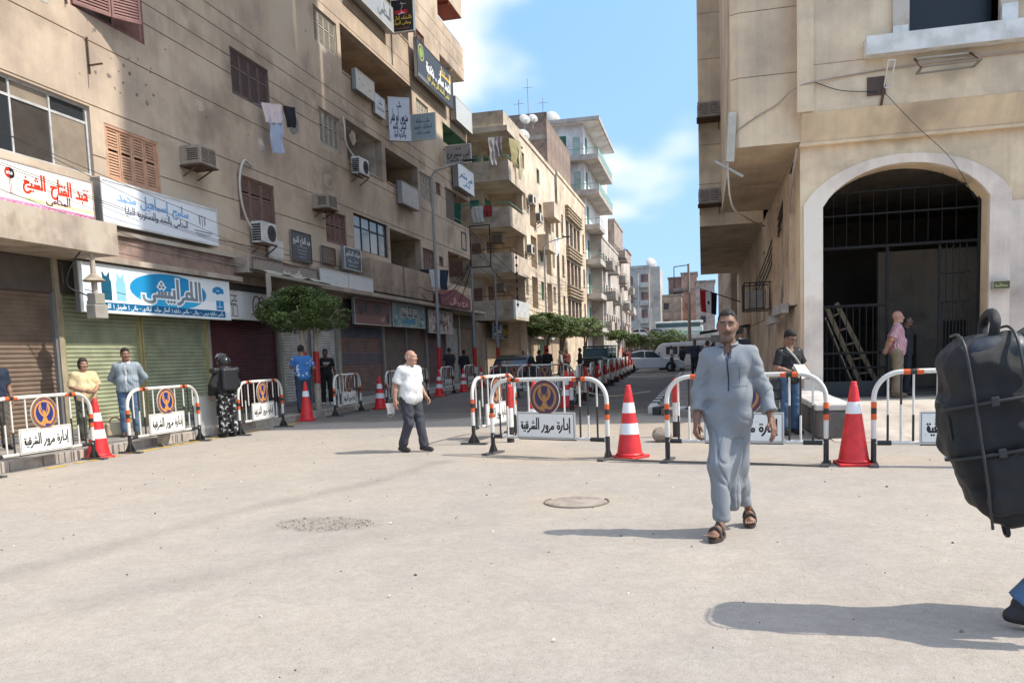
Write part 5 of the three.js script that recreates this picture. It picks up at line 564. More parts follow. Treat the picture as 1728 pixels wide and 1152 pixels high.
const GC = 'red and white traffic cones'; cone(...g2(1063, 772), 1, 'red cone with two white bands beside the brown-emblem barrier', GC); cone(...g2(1441, 784), 0, 'red cone with one white band between the robed man and the backpack', GC); cone(...g2(167, 772), 1, 'red cone with two white bands beside the woman in yellow', GC); cone(...g2(518, 710), 0, 'red cone below the round tree on the kerb', GC); cone(...g2(642, 690), 1, 'red cone between the dark-emblem barrier and the white-shirt man', GC); cone(...g2(742, 669), 1, 'red cone at the foot of the first lamp post', GC); cone(...g2(783, 661), 1, 'red cone after the first lamp post barrier', GC); cone(-3.0, -14.4, 1, 'red cone standing behind the brown-emblem barrier', GC); cone(-3.6, -21.6, 1, 'red cone at the head of the middle line of bollards', GC); cone(-10.1, -36.5, 1, 'small red cone on the far shaded kerb', GC); for (let i = 0; i < 5; i++) cone(-3.9 - i * .16, -27.5 - i * 5, 1, 'red cone standing among the middle line of bollards', 'cones among the bollards');
{
  const p = new THREE.Group(); p.name = 'bollard'; part(p, 'black_base', rod([0, 0, 0], [0, .26, 0], .062, .062, 14), blackPaint); part(p, 'white_band', rod([0, .26, 0], [0, .58, 0], .061, .061, 14), white); part(p, 'red_top', [rod([0, .58, 0], [0, .92, 0], .062, .062, 14), new THREE.SphereGeometry(.062, 14, 6, 0, 6.283, 0, 1.57).translate(0, .92, 0)], redPaint);
  const put = (x, z, l, g) => { const c = p.clone(); c.name = numbered('bollard'); scene.add(c); c.position.set(x, 0, z); tag(c, l, 'bollard', g); }; const G = 'red, white and black bollards';
  put(...g2(862, 746), 'bollard behind the brown-emblem barrier', G); put(...g2(1142, 737), 'bollard behind the robed man\'s right hand', G); put(...g2(1321, 712), 'bollard beside the man with glasses', G); for (let i = 0; i < 13; i++) put(-3.3 - i * .14, -20.6 - i * 3.7, 'bollard in the long line down the middle of the street', 'bollards in the street middle line');
}
solo('rope', tube([[-3.3, .55, -20.6], [-2.2, .38, -19.8], [-1.2, .5, -19.2]], .015, 30), dirty(.4, .35, .28, .9), 'slack rope tied between a bollard and the painted kerb', 'rope'); solo('rope', tube([g2(1025, 776), g2(1125, 780), g2(1250, 783), g2(1395, 788)].map((p, i) => [p[0], .012, p[1]]), .014, 40), dirty(.16, .14, .12, .9), 'dark rope lying on the ground between the barriers', 'rope');
for (const [x, z, s] of [[-9.9, -13.2, .2], [-9.95, -15.2, .17]]) { const t = thing('concrete_weight', 'grey concrete weight leaning at the foot of a barrier', 'concrete weight', [x, 0, z], .3, 'barrier weights'); part(t, 'disc', new THREE.CylinderGeometry(s, s, .1, 24).rotateZ(1.35).translate(0, s * .98, 0), plaster(.34, .33, .31, .8)); part(t, 'loop', new THREE.TorusGeometry(.05, .01, 6, 14).translate(0, s * 2, 0), rustMetal); }
solo('stone', (() => { const g = new THREE.IcosahedronGeometry(.16, 2), p = g.attributes.position; for (let i = 0; i < p.count; i++) { const k = .8 + vn3(p.getX(i) * 9, p.getY(i) * 9, p.getZ(i) * 9) * .4; p.setXYZ(i, p.getX(i) * k, p.getY(i) * k * .8, p.getZ(i) * k); } g.computeVertexNormals(); const q = g2(1118, 745); return g.translate(q[0], .1, q[1]); })(), plaster(.3, .26, .22, .8), 'brown stone lying behind the barrier of the robed man', 'stone');

// ================= LAMP POSTS, CABLES =================
function lampPost(px, pyTop, X, label, arm, yBase = .15) { const top = onX(px, pyTop, X), z = onX(px + (640 - pyTop) * .033, 640, X).z, H = top.y; const t = thing('lamp_post', label, 'lamp post', [X, 0, z], 0, 'street lamp posts'); const steel = mat([.30, .31, .32], .45, { metalness: .5 });
  part(t, 'pole', [rod([0, 1.9, 0], [0, H * .5, 0], .085, .07, 12), rod([0, H * .5, 0], [0, H, 0], .06, .05, 12)], steel); part(t, 'red_band', rod([0, 1.0, 0], [0, 1.9, 0], .092, .09, 12), redPaint); part(t, 'white_base', rod([0, yBase - .02, 0], [0, 1.0, 0], .096, .093, 12), white);
  if (arm) { part(t, 'arm', tube([[0, H - .05, 0], [.15, H + .18, 0], [.6, H + .32, -.1], [1.3, H + .5, -.2]], .035, 20), steel); part(t, 'lamp_head', box(.55, .07, .16, 1.5, H + .54, -.24, .02), darkMetal); } return t; }
lampPost(732, 300, -10.35, 'tall steel lamp post with a red and white foot near the first shops', true); lampPost(797, 452, -10.45, 'steel post with cable bracket at the end of the long block', false); lampPost(836, 462, -10.2, 'thin post with a signboard in front of the cream corner block', false); lampPost(918, 415, -10.3, 'lamp post on the sunlit stretch by the far trees', true); lampPost(1048, 512, -8.8, 'far white lamp post at the end of the left row', true, 0);
{ const z = onX(803, 640, -10.45).z, y = onX(797, 452, -10.45).y; solo('cable_bracket', [rod([-10.45, y, z], [-9.5, y, z], .03), rod([-9.5, y, z], [-9.5, y + 1.9, z], .03), rod([-9.5, y + 1.9, z], [-10.45, y + 1.9, z], .03), rod([-10.45, y, z], [-10.45, y + 1.9, z], .03)], darkMetal, 'square black cable bracket on the post by the corner block', 'bracket');
  const r = rng(8), wire = (pts, rad, l, g) => solo('overhead_cable', tube(pts, rad, 48, 5), blackPaint, l, 'cable', g), sag = (a, b, s) => [a, [mix(a[0], b[0], .25), mix(a[1], b[1], .25) - s * .75, mix(a[2], b[2], .25)], [mix(a[0], b[0], .5), mix(a[1], b[1], .5) - s, mix(a[2], b[2], .5)], [mix(a[0], b[0], .75), mix(a[1], b[1], .75) - s * .75, mix(a[2], b[2], .75)], b];
  for (let i = 0; i < 7; i++) wire(sag([XA + .3 + r() * 1.2, 4.3 + i * .27 + r() * .2, -8 - r() * 3], [XA + .15 + r() * .5, 3.9 + r() * 1.6, -26 - r() * 15], .1 + r() * .5), .0065, 'thin cable slung along the beige facade above the shops', 'cables along the facade');
  for (let i = 0; i < 7; i++) wire(sag([-10.45, y + r() * .4, z], [XA + .4, 3.9 + r() * 1.6, -33 - r() * 4], .5 + r() * .7), .014, 'drooping cable from the bracket post to the long block', 'cables from the bracket post'); for (let i = 0; i < 5; i++) wire(sag([-10.45, y + r() * 1.8, z], [-10.8, 3.6 + i * .9, -56 - i * 3], .3 + r() * .4), .014, 'cable from the bracket post to the sunlit row', 'cables to the sunlit row');
  for (let i = 0; i < 3; i++) wire(sag([-10.6 , 5 + i * 1.4, -49], [-10.6, 5.5 + i, -76], .5), .016, 'cable strung between the sunlit blocks', 'cables between sunlit blocks');
  solo('electric_meter_chain', [0, 1, 2, 3, 4, 5, 6].map((i) => box(.12, .14, .12, -10.4, 4.4 + i * .45, -46.2, .02)).concat([rod([-10.4, 4.2, -46.2], [-10.4, 7.4, -46.2], .02)]), darkMetal, 'string of black insulators on the corner balcony edge', 'insulators');
  wire([[3.35, 6.1, ZR + .45], [3.9, 5.45, ZR + .44], [4.6, 4.8, ZR + .2], [5.1, 4.1, ZR - .1]], .006, 'thin wire crossing the arch from the tan wall'); wire([[2.15, 6.4, ZR + .42], [2.6, 6.2, ZR + .44], [3.25, 6.1, ZR + .45]], .008, 'slack pale wire on the tan wall above the arch');
  for (let i = 0; i < 4; i++) wire([[XR - .04, 5.2 - i * .3, -18 - i], [XR - .05, 4.2 - i * .2, -24], [XR - .06, 3.4 - i * .15, -34]], .02, 'cable clipped along the side wall under the bays', 'cables on the side wall');
}
{ const p = onZ(1196, 510, -31), t = thing('flag', 'red, white and black flag with an emblem hung from the side wall', 'flag', [p.x, p.y, p.z]); const g = new THREE.PlaneGeometry(.62, .8, 16, 16), q = g.attributes.position; for (let i = 0; i < q.count; i++) { const x = q.getX(i), y = q.getY(i); q.setXYZ(i, x * (1 - (.4 - y) * .15), y - x * .25, Math.sin(x * 16 + y * 3) * .05); } g.computeVertexNormals(); const tx = sheet(96, 120, (c) => { c.fillStyle = '#b3202a'; c.fillRect(0, 0, 32, 120); c.fillStyle = '#d9d6d2'; c.fillRect(32, 0, 32, 120); c.fillStyle = '#17171a'; c.fillRect(64, 0, 32, 120); c.fillStyle = '#3b3440'; c.beginPath(); c.ellipse(48, 62, 7, 10, 0, 0, 7); c.fill(); }); part(t, 'cloth', g, new THREE.MeshStandardMaterial({ map: tx, roughness: .9, side: THREE.DoubleSide })); part(t, 'pole', rod([-.3, .52, 0], [1.15, -.05, .1], .018), darkMetal);
  const c = thing('air_conditioner_cage', 'black barred cage round an air conditioner on the side wall', 'air conditioner', [XR - .4, 2.5, -24.5]); part(c, 'unit', box(.5, .5, .8, 0, .3, 0, .02), dirty(.35, .33, .3, .6)); const cb = []; for (let i = 0; i < 7; i++) cb.push(rod([-.35, 0, -.55 + i * .18], [-.35, .75, -.55 + i * .18], .014)); for (const y of [0, .75]) cb.push(rod([-.35, y, -.55], [-.35, y, .55], .016), rod([-.35, y, .55], [.38, y, .55], .016), rod([-.35, y, -.55], [.38, y, -.55], .016)); for (let i = 0; i < 4; i++) cb.push(rod([-.2 + i * .18, 0, .55], [-.2 + i * .18, .75, .55], .014)); part(c, 'cage', cb, darkMetal); 
  const aw = thing('small_awning', 'dark flat awning fixed to the side wall by the flag', 'awning', [1.0, 2.25, -36]); part(aw, 'roof', box(2.2, .06, 3, 0, 0, 0).rotateZ(.12), darkMetal); part(aw, 'strut', rod([.9, .1, 1.4], [-.6, -.1, 1.4], .02), darkMetal); part(aw, 'light_panel', box(.7, .3, .1, -.3, -.4, 1.0), dirty(.6, .6, .58, .5)); }
{ const z = -76, p = onZ(1162, 445, z), t = thing('utility_pole', 'tall utility pole with a square cable frame at the street end', 'utility pole', [p.x, 0, z]); part(t, 'pole', rod([0, 1.8, 0], [0, p.y, 0], .16, .1, 12), dirty(.3, .27, .25, .8)); part(t, 'red_band', rod([0, .9, 0], [0, 1.8, 0], .165, .162, 12), redPaint); part(t, 'white_base', rod([0, 0, 0], [0, .9, 0], .17, .166, 12), white); part(t, 'cable_frame', [rod([0, p.y - .1, 0], [-1.3, p.y - .2, 0], .04), rod([-1.3, p.y - .2, 0], [-1.3, p.y - 2.6, 0], .04), rod([-1.3, p.y - 2.6, 0], [0, p.y - 2.4, 0], .04)], darkMetal); part(t, 'transformer', box(1.0, .3, .3, -.9, p.y - 2.3, 0, .03).rotateZ(.0), dirty(.3, .3, .3, .6)); }
for (const [px, l] of [[1077, 'slim far lamp pole with a white panel'], [1095, 'second slim far lamp pole with a white panel']]) { const z = -111, p = onZ(px, 462, z), q = onZ(px, 530, z), t = thing('far_pole', l, 'pole', [p.x, 0, z + .5], 0, 'far panel poles'); part(t, 'pole', rod([0, 0, 0], [0, p.y, 0], .07), dirty(.5, .5, .5, .5)); part(t, 'panel', box(.5, 1.6, .2, .1, q.y, .15), dirty(.6, .6, .6, .5)); }

// ================= TREES =================
function leafCrown(cx, cy, cz, rx, ry, rz, n, seed, size, flat = 1) { // leaf clumps spread through a clipped, flat-bottomed dome
  const r = rng(seed), pos = [], nor = [], col = [], clumps = []; for (let i = 0; i < 120; i++) { const a = r() * 6.283, k = Math.pow(r(), .38), y = (r() * 1.75 - .8); const s = y > 0 ? Math.sqrt(1 - y * y) : 1 - .25 * y * y; clumps.push([Math.cos(a) * k * s, y * .95, Math.sin(a) * k * s, .16 + r() * .15, .7 + r() * .6]); }
  for (let i = 0; i < n; i++) { const c = clumps[(r() * clumps.length) | 0], th = r() * 6.283, ph = Math.acos(2 * r() - 1), d = c[3] * Math.cbrt(r() * .7 + .3); const x = cx + (c[0] + Math.sin(ph) * Math.cos(th) * d) * rx, y = cy + (c[1] + Math.cos(ph) * d * .9) * ry, z = cz + (c[2] + Math.sin(ph) * Math.sin(th) * d) * rz;
    const up = V(r() - .5, r() * .9 + .15, r() - .5).normalize(), t1 = V(r() - .5, r() - .5, r() - .5).cross(up).normalize(), t2 = up.clone().cross(t1), L = size * (.7 + r() * .6), w = L * .5, g = c[4] * (.75 + r() * .5); const P = [[-L, 0], [0, -w], [L, 0], [0, w]].map(([a, b]) => [x + t1.x * a + t2.x * b, y + t1.y * a + t2.y * b, z + t1.z * a + t2.z * b]);
    for (const k of [0, 1, 2, 0, 2, 3]) { pos.push(...P[k]); nor.push(up.x, up.y, up.z); col.push(.11 * g + .015 * r(), .17 * g, .034 * g); } }
  const g = new THREE.BufferGeometry(); g.setAttribute('position', new THREE.Float32BufferAttribute(pos, 3)); g.setAttribute('normal', new THREE.Float32BufferAttribute(nor, 3)); g.setAttribute('color', new THREE.Float32BufferAttribute(col, 3)); return g;
}
const leafM = new THREE.MeshPhysicalMaterial({ vertexColors: true, roughness: .6, side: THREE.DoubleSide, transmission: .25, thickness: 0 }), bark = dirty(.22, .17, .13, .95, .5);
function tree(name, label, X, z, crown, trunks, seed, n, size, group) { const t = thing(name, label, 'tree', [X, 0, z], 0, group); part(t, 'crown', leafCrown(0, crown[0], 0, crown[1], crown[2], crown[3], n, seed, size), leafM); for (const [x0, z0, x1, z1, painted] of trunks) { const p = (k) => [mix(x0, x1, k), mix(.12, crown[0] - crown[2] * .2, k), mix(z0, z1, k)]; const tr = part(t, 'trunk', [rod(p(0), p(.45), .1, .085, 9), rod(p(.45), p(1), .085, .06, 9), ...[0, 1, 2, 3, 4].map((i) => rod(p(.75 + i * .03), [p(1)[0] + Math.cos(i * 1.3 + seed) * crown[1] * .6, p(1)[1] + crown[2] * .3, p(1)[2] + Math.sin(i * 1.3 + seed) * crown[3] * .6], .04, .015, 6))], painted ? dirty(.55, .48, .4, .9, .6) : bark); if (painted) part(tr, 'red_paint', rod(p(.28), p(.62), .1, .088, 9), redPaint); } return t; }
{ const z = onX(520, 620, -10.75).z; const c = onX(518, 525, -10.75); tree('street_tree', 'trimmed dome tree with red-painted twin trunks before the white shutters', -10.75, z, [c.y, 1.05, .62, 1.45], [[0, .15, 0, .3, 1], [.05, -.35, -.1, -.75, 1]], 11, 22000, .036); }
for (const [px, py, X, rx, ry, rz, l, s] of [[918, 548, -9.9, 1.4, .75, 1.5, 'dark trimmed tree by the far sunlit shops', 12], [945, 552, -9.7, 1.4, .8, 1.6, 'middle trimmed tree in the far row of three', 13], [985, 553, -9.3, 1.7, .8, 2.2, 'bright trimmed tree beside the boxy off-road car', 14], [1042, 566, -8.2, 1.2, .5, 2, 'small flat tree at the end of the left row', 15]]) { const c = onX(px, py, X); tree('street_tree', l, X, c.z, [c.y, rx, ry, rz], [[0, 0, .1, .2, px < 930 ? 1 : 0], [-.1, .3, .3, -.5, 0]], s, 9000, .075, 'far street trees'); }
for (const [px, l, h] of [[1136, 'bush growing over the raised road wall', 1.3], [1105, 'low bush at the foot of the raised road', 1.1], [1070, 'sparse plant at the foot of the raised road', .8]]) { const p = onZ(px, 575, -110.5), t = thing('bush', l, 'bush', [p.x, 0, -110.5]); part(t, 'foliage', leafCrown(0, p.y, 0, h * 1.6, h * 1.2, h, 2600, px, .12), leafM); part(t, 'stem', rod([0, 0, 0], [0, p.y, 0], .06, .03), bark); }
{ // scraps of litter on the road
  [[660, 884, .035], [657, 1008, .025], [935, 1083, .02], [102, 821, .045], [1452, 838, .03]].forEach(([x, y, w], i) => { const p = onY(x, y), t = thing('litter_scrap', 'small white scrap of paper litter lying on the open road', 'litter', [p.x, .006, p.z], i * 1.1, 'litter scraps on the road'); const g = new THREE.PlaneGeometry(w, w * .6, 4, 3), q = g.attributes.position; for (let k = 0; k < q.count; k++) q.setZ(k, hash(k, i) * .014); g.computeVertexNormals(); part(t, 'paper', g.rotateX(-Math.PI / 2), dirty(.72, .7, .66, .8, .3)); });
}
// ================= PEOPLE: distance fields meshed with surface nets =================
function netMesh(f, lo, hi, cell, colorOf) {
  const n = [0, 1, 2].map((k) => Math.max(4, Math.ceil((hi[k] - lo[k]) / cell / 4) * 4 + 1)), [nx, ny, nz] = n, D = new Float32Array(nx * ny * nz).fill(9), id = (i, j, k) => (k * ny + j) * nx + i, far = cell * 4 * 1.15;
  for (let k = 0; k < nz; k += 4) for (let j = 0; j < ny; j += 4) for (let i = 0; i < nx; i += 4) { // coarse blocks centred on every fourth node
    const d = f(lo[0] + i * cell, lo[1] + j * cell, lo[2] + k * cell); if (d > far || d < -far * 1.2) { for (let c = Math.max(0, k - 2); c < Math.min(nz, k + 3); c++) for (let b = Math.max(0, j - 2); b < Math.min(ny, j + 3); b++) for (let a = Math.max(0, i - 2); a < Math.min(nx, i + 3); a++) if (D[id(a, b, c)] === 9) D[id(a, b, c)] = d; continue; }
    for (let c = Math.max(0, k - 2); c < Math.min(nz, k + 3); c++) for (let b = Math.max(0, j - 2); b < Math.min(ny, j + 3); b++) for (let a = Math.max(0, i - 2); a < Math.min(nx, i + 3); a++) { const q = id(a, b, c); D[q] = f(lo[0] + a * cell, lo[1] + b * cell, lo[2] + c * cell); } }
  const vi = new Int32Array(nx * ny * nz).fill(-1), pos = [], idx = [], co = [[0, 0, 0], [1, 0, 0], [0, 1, 0], [1, 1, 0], [0, 0, 1], [1, 0, 1], [0, 1, 1], [1, 1, 1]], ed = [[0, 1], [2, 3], [4, 5], [6, 7], [0, 2], [1, 3], [4, 6], [5, 7], [0, 4], [1, 5], [2, 6], [3, 7]];
  for (let k = 0; k < nz - 1; k++) for (let j = 0; j < ny - 1; j++) for (let i = 0; i < nx - 1; i++) {
    let m = 0; const v = []; for (let c = 0; c < 8; c++) { const d = D[id(i + co[c][0], j + co[c][1], k + co[c][2])]; v.push(d); if (d < 0) m |= 1 << c; } if (m === 0 || m === 255) continue;
    let x = 0, y = 0, z = 0, q = 0; for (const [a, b] of ed) { if ((v[a] < 0) === (v[b] < 0)) continue; const t = v[a] / (v[a] - v[b]); x += co[a][0] + (co[b][0] - co[a][0]) * t; y += co[a][1] + (co[b][1] - co[a][1]) * t; z += co[a][2] + (co[b][2] - co[a][2]) * t; q++; }
    vi[id(i, j, k)] = pos.length / 3; pos.push(lo[0] + (i + x / q) * cell, lo[1] + (j + y / q) * cell, lo[2] + (k + z / q) * cell); }
  const quad = (a, b, c, d, flip) => { if (a < 0 || b < 0 || c < 0 || d < 0) return; flip ? idx.push(a, c, b, a, d, c) : idx.push(a, b, c, a, c, d); };
  for (let k = 1; k < nz - 1; k++) for (let j = 1; j < ny - 1; j++) for (let i = 1; i < nx - 1; i++) { const s = D[id(i, j, k)] < 0;
    if (s !== D[id(i + 1, j, k)] < 0) quad(vi[id(i, j - 1, k - 1)], vi[id(i, j, k - 1)], vi[id(i, j, k)], vi[id(i, j - 1, k)], !s); if (s !== D[id(i, j + 1, k)] < 0) quad(vi[id(i - 1, j, k - 1)], vi[id(i - 1, j, k)], vi[id(i, j, k)], vi[id(i, j, k - 1)], !s); if (s !== D[id(i, j, k + 1)] < 0) quad(vi[id(i - 1, j - 1, k)], vi[id(i, j - 1, k)], vi[id(i, j, k)], vi[id(i - 1, j, k)], !s); }
  const g = new THREE.BufferGeometry(); g.setAttribute('position', new THREE.Float32BufferAttribute(pos, 3)); g.setIndex(idx); g.computeVertexNormals();
  const uv = new Float32Array(pos.length / 3 * 2); for (let i = 0; i < pos.length / 3; i++) { uv[i * 2] = (pos[i * 3] + pos[i * 3 + 2]) * 1; uv[i * 2 + 1] = pos[i * 3 + 1]; } g.setAttribute('uv', new THREE.BufferAttribute(uv, 2));
  if (colorOf) { const c = new Float32Array(pos.length); for (let i = 0; i < pos.length; i += 3) c.set(colorOf(pos[i], pos[i + 1], pos[i + 2]), i); g.setAttribute('color', new THREE.BufferAttribute(c, 3)); }
  return g;
}
const smin = (a, b, k) => { const h = clamp(.5 + .5 * (b - a) / k); return b + (a - b) * h - k * h * (1 - h); };
function bone(a, b, ra, rb, o) { const v = [b[0] - a[0], b[1] - a[1], b[2] - a[2]], L2 = v[0] ** 2 + v[1] ** 2 + v[2] ** 2 || 1e-9, L = Math.sqrt(L2), sz = o?.flat || 1; return (x, y, z) => { const px = x - a[0], py = y - a[1], pz = (z - a[2]), tr = (px * v[0] + py * v[1] + pz * v[2]) / L2, t = clamp(tr); let d = Math.sqrt((px - v[0] * t) ** 2 + (py - v[1] * t) ** 2 + ((pz - v[2] * t) * sz) ** 2) - (ra + (rb - ra) * t); if (o?.cut && tr > 1) d = Math.max(d, (tr - 1) * L); if (o?.cut0 && tr < 0) d = Math.max(d, -tr * L); return d; }; }
const union = (bs, k) => (x, y, z) => { let d = 9; for (const b of bs) { const e = b(x, y, z); d = d > 8 ? e : (e - d > k || d - e > k) ? Math.min(d, e) : smin(d, e, k); } return d; };
const bounds = (pts, pad) => [[0, 1, 2].map((k) => Math.min(...pts.map((p) => p[k])) - pad), [0, 1, 2].map((k) => Math.max(...pts.map((p) => p[k])) + pad)];
function basis(yDir, zHint) { const y = V(...yDir).normalize(), x = V().crossVectors(y, V(...zHint)).normalize(), z = V().crossVectors(x, y); return [x, y, z]; }
// head in its own frame: origin between the ears, y up, z forward
function headMesh(o, cell) {
  const el = (cx, cy, cz, rx, ry, rz) => (x, y, z) => { const a = (x - cx) / rx, b = (y - cy) / ry, c = (z - cz) / rz, l = Math.sqrt(a * a + b * b + c * c); return (l - 1) * Math.min(rx, ry, rz); };
  const j = o.jaw || 1, cran = el(0, .028, -.014, .076, .094, .096), face = el(0, -.04, .022, .06 * j, .084, .072), main = (x, y, z) => smin(cran(x, y, z), face(x, y, z), .035);
  const soft = [bone([-.026, -.088, .05], [.026, -.088, .05], .026 * j, .026 * j), bone([0, -.06, .06], [0, -.094, .07], .02, .02), bone([-.04, .03, .070], [.04, .03, .070], .017, .017), bone([-.05, -.018, .052], [-.03, -.03, .07], .022, .018), bone([.05, -.018, .052], [.03, -.03, .07], .022, .018)];
  const nose = [bone([0, .014, .084], [0, -.024, .108], .009, .0135), bone([-.013, -.03, .094], [.013, -.03, .094], .01, .01)], lips = [bone([-.019, -.058, .082], [.019, -.058, .082], .007, .007), bone([-.015, -.067, .082], [.015, -.067, .082], .0075, .0075)];
  const ears = [-1, 1].map((s) => el(s * .08, -.004, -.012, .011, .033, .02)), eyes = [-1, 1].map((s) => bone([s * .031, .008, .074], [s * .0311, .008, .074], .0125, .0125)), sock = [-1, 1].map((s) => bone([s * .024, .008, .1], [s * .04, .007, .092], .0125, .0115));
  const skull = (x, y, z) => { let d = main(x, y, z); for (const b of soft) d = smin(d, b(x, y, z), .02); for (const b of nose) d = smin(d, b(x, y, z), .012); for (const b of sock) d = -smin(-d, b(x, y, z), .009); d = Math.min(d, eyes[0](x, y, z), eyes[1](x, y, z)); for (const b of lips) d = smin(d, b(x, y, z), .006); for (const e of ears) d = smin(d, e(x, y, z), .012); return d; };
  const neck = bone([0, -.05, -.02], [0, -.15, -.03], .055, .058), f = (x, y, z) => smin(skull(x, y, z), neck(x, y, z), .03), sk = o.skin, dark = o.hair || [.02, .016, .014];
  const color = (x, y, z) => { for (const s of [-1, 1]) { const e = Math.hypot(x - s * .031, y - .008, z - .074); if (e < .0142 && z > .078) { return Math.hypot(x - s * .031, y - .008) < .0056 && Math.abs(y - .0075) < .0046 ? [.02, .015, .012] : Math.abs(y - .0075) < .0042 ? [.3, .27, .24] : sk.map((c) => c * .85); } }
    let c = sk.slice(); const bx = Math.abs(x), by = y - .032 + (bx - .03) * (bx - .03) * 3; if (bx > .01 && bx < .052 && Math.abs(by) < .0062 && z > .05) c = dark.map((v) => v * 1.2 + .01); if (z > .07 && bx < .026 - Math.abs(y + .062) * .6 && Math.abs(y + .062) < .011) c = [sk[0] * .8, sk[1] * .58, sk[2] * .55]; if (bx < .017 && Math.abs(y + .0625) < .0018 && z > .07) c = [.05, .02, .015];
    const hl = (o.hairline ?? .076) - .012, hz = z > .03 ? hl - Math.max(0, bx - .04) * .7 : z > -.02 ? mix(-.02, hl - .02, clamp((z + .02) / .05)) : -.05; if (o.hairStyle !== 'bald' && o.hairStyle !== 'horseshoe' && y > hz) c = c.map((v, i) => mix(v, dark[i], clamp((y - hz) * 55) * (.5 + .5 * vn3(x * 400, y * 150, z * 400)))); const beard = o.beard || 0; if (beard && z > -.01 && y < -.03 - (z < .05 ? .0 : 0) && y > -.125) { const lip = bx < .024 && Math.abs(y + .062) < .012; if (!lip) { const k = beard * (.75 + .25 * vn3(x * 300, y * 300, z * 300)) * clamp((-.028 - y) * 40); c = c.map((v, i) => mix(v, (o.beardColor || dark)[i] * 1.6 + .015, k)); } } if (o.moustache && z > .07 && bx < .03 && y < -.042 && y > -.056) c = c.map((v, i) => mix(v, dark[i], o.moustache)); return c.map((v) => v * (.93 + .14 * vn3(x * 90, y * 90, z * 90))); };
  const skin = netMesh(f, [-.1, -.16, -.13], [.1, .135, .13], cell, color); let hair = null;
  if (o.hairStyle !== 'bald') { const th = o.hairThick || .009, line = o.hairline ?? .076, back = o.hairBack ?? -.04; const hf = (x, y, z) => { let d = cran(x, y, z) - th * mix(.35, 1.25, clamp((y - .02) / .09)) + (vn3(x * 120, y * 60, z * 120) - .5) * .006; const ax = Math.abs(x), low = z > .03 ? line - Math.max(0, ax - .045) * .6 : z > -.02 ? mix(.005, line - .02, clamp((z + .02) / .05) ** 2) : mix(.005, back, clamp((-.02 - z) / .05)); d = Math.max(d, low - y + (vn3(x * 130, y * 60, z * 130) - .5) * .022); if (o.hairStyle === 'horseshoe') d = Math.max(d, y - .035, z - .02); return d; };
    hair = netMesh(o.hairStyle === 'long' ? (x, y, z) => Math.min(hf(x, y, z), Math.max(el(0, .0, -.03, .1, .13, .105)(x, y, z) + (vn3(x * 60, y * 60, z * 60) - .5) * .02, z - .03, -(y + .11), z > -.0 ? .066 - Math.abs(x) : -1)) : hf, [-.12, -.14, -.15], [.12, .16, .12], cell * 1.15); }
  return { skin, hair };
}
// hand in its own frame: wrist at the origin, y along the fingers, x towards the thumb, z out of the palm
function handMesh(o, cell, side) {
  const bs = [], palm = [], c = o.curl ?? .5, k = [[.032, .088, .0, 1], [.011, .094, .0, 1.08], [-.011, .09, 0, 1], [-.031, .08, 0, .82]]; for (const [x, y] of k) palm.push(bone([x * .55, .008, 0], [x, y, 0], .015, .0115)); palm.push(bone([.0, -.03, 0], [0, .02, 0], .024, .024, { flat: 1.25 }), bone([.018, .02, .006], [.03, .045, .008], .016, .014));
  const pal = union(palm, .014); k.forEach(([x, y, z, s], i) => { let p = [x, y, z], a = c * (.7 + i * .12) + (o.spread ? -.1 : 0); for (const [L, r0, r1] of [[.042 * s, .0098, .009], [.027 * s, .009, .0082], [.021 * s, .0082, .007]]) { const q = [p[0] + x * (o.spread || .03), p[1] + Math.cos(a) * L, p[2] + Math.sin(a) * L]; bs.push(bone(p, q, r0, r1)); p = q; a += c * .95; } });
  bs.push(union([bone([.026, .03, .008], [.05, .06, .016 + c * .012], .0125, .011), bone([.05, .06, .016 + c * .012], [.05, .086, .026 + c * .02], .0105, .0085)], .006)); const f = (x, y, z) => { let d = pal(x, y, z); for (const b of bs) d = smin(d, b(x, y, z), .004); return d; };
  const g = netMesh((x, y, z) => f(x * side, y, z), [-.085, -.06, -.045], [.085, .185, .11], cell, (x, y, z) => o.skin.map((v) => v * (.9 + .2 * vn3(x * 120, y * 120, z * 120)))); return g;
}
const SKEL = { pelvis: [0, .96, 0], waist: [0, 1.1, 0], chest: [0, 1.3, .01], neck: [0, 1.47, -.01], head: [0, 1.615, .015], ls: [.178, 1.385, 0], rs: [-.178, 1.385, 0], le: [.235, 1.14, -.02], re: [-.235, 1.14, -.02], lw: [.24, .9, .05], rw: [-.24, .9, .05], lh: [.095, .93, 0], rh: [-.095, .93, 0], lk: [.105, .51, .02], rk: [-.105, .51, .02], la: [.11, .09, -.03], ra: [-.11, .09, -.03], lt: [.13, .035, .15], rt: [-.13, .035, .15] };
const skinM = new THREE.MeshStandardMaterial({ vertexColors: true, roughness: .52 });
function fabric(c, o = {}) { return new THREE.MeshStandardMaterial({ color: lin(...c), roughness: .92, map: o.map || rep(grimeTex, .7), bumpMap: rep(clothBump, .08), bumpScale: .0006, ...(o.extra || {}) }); }
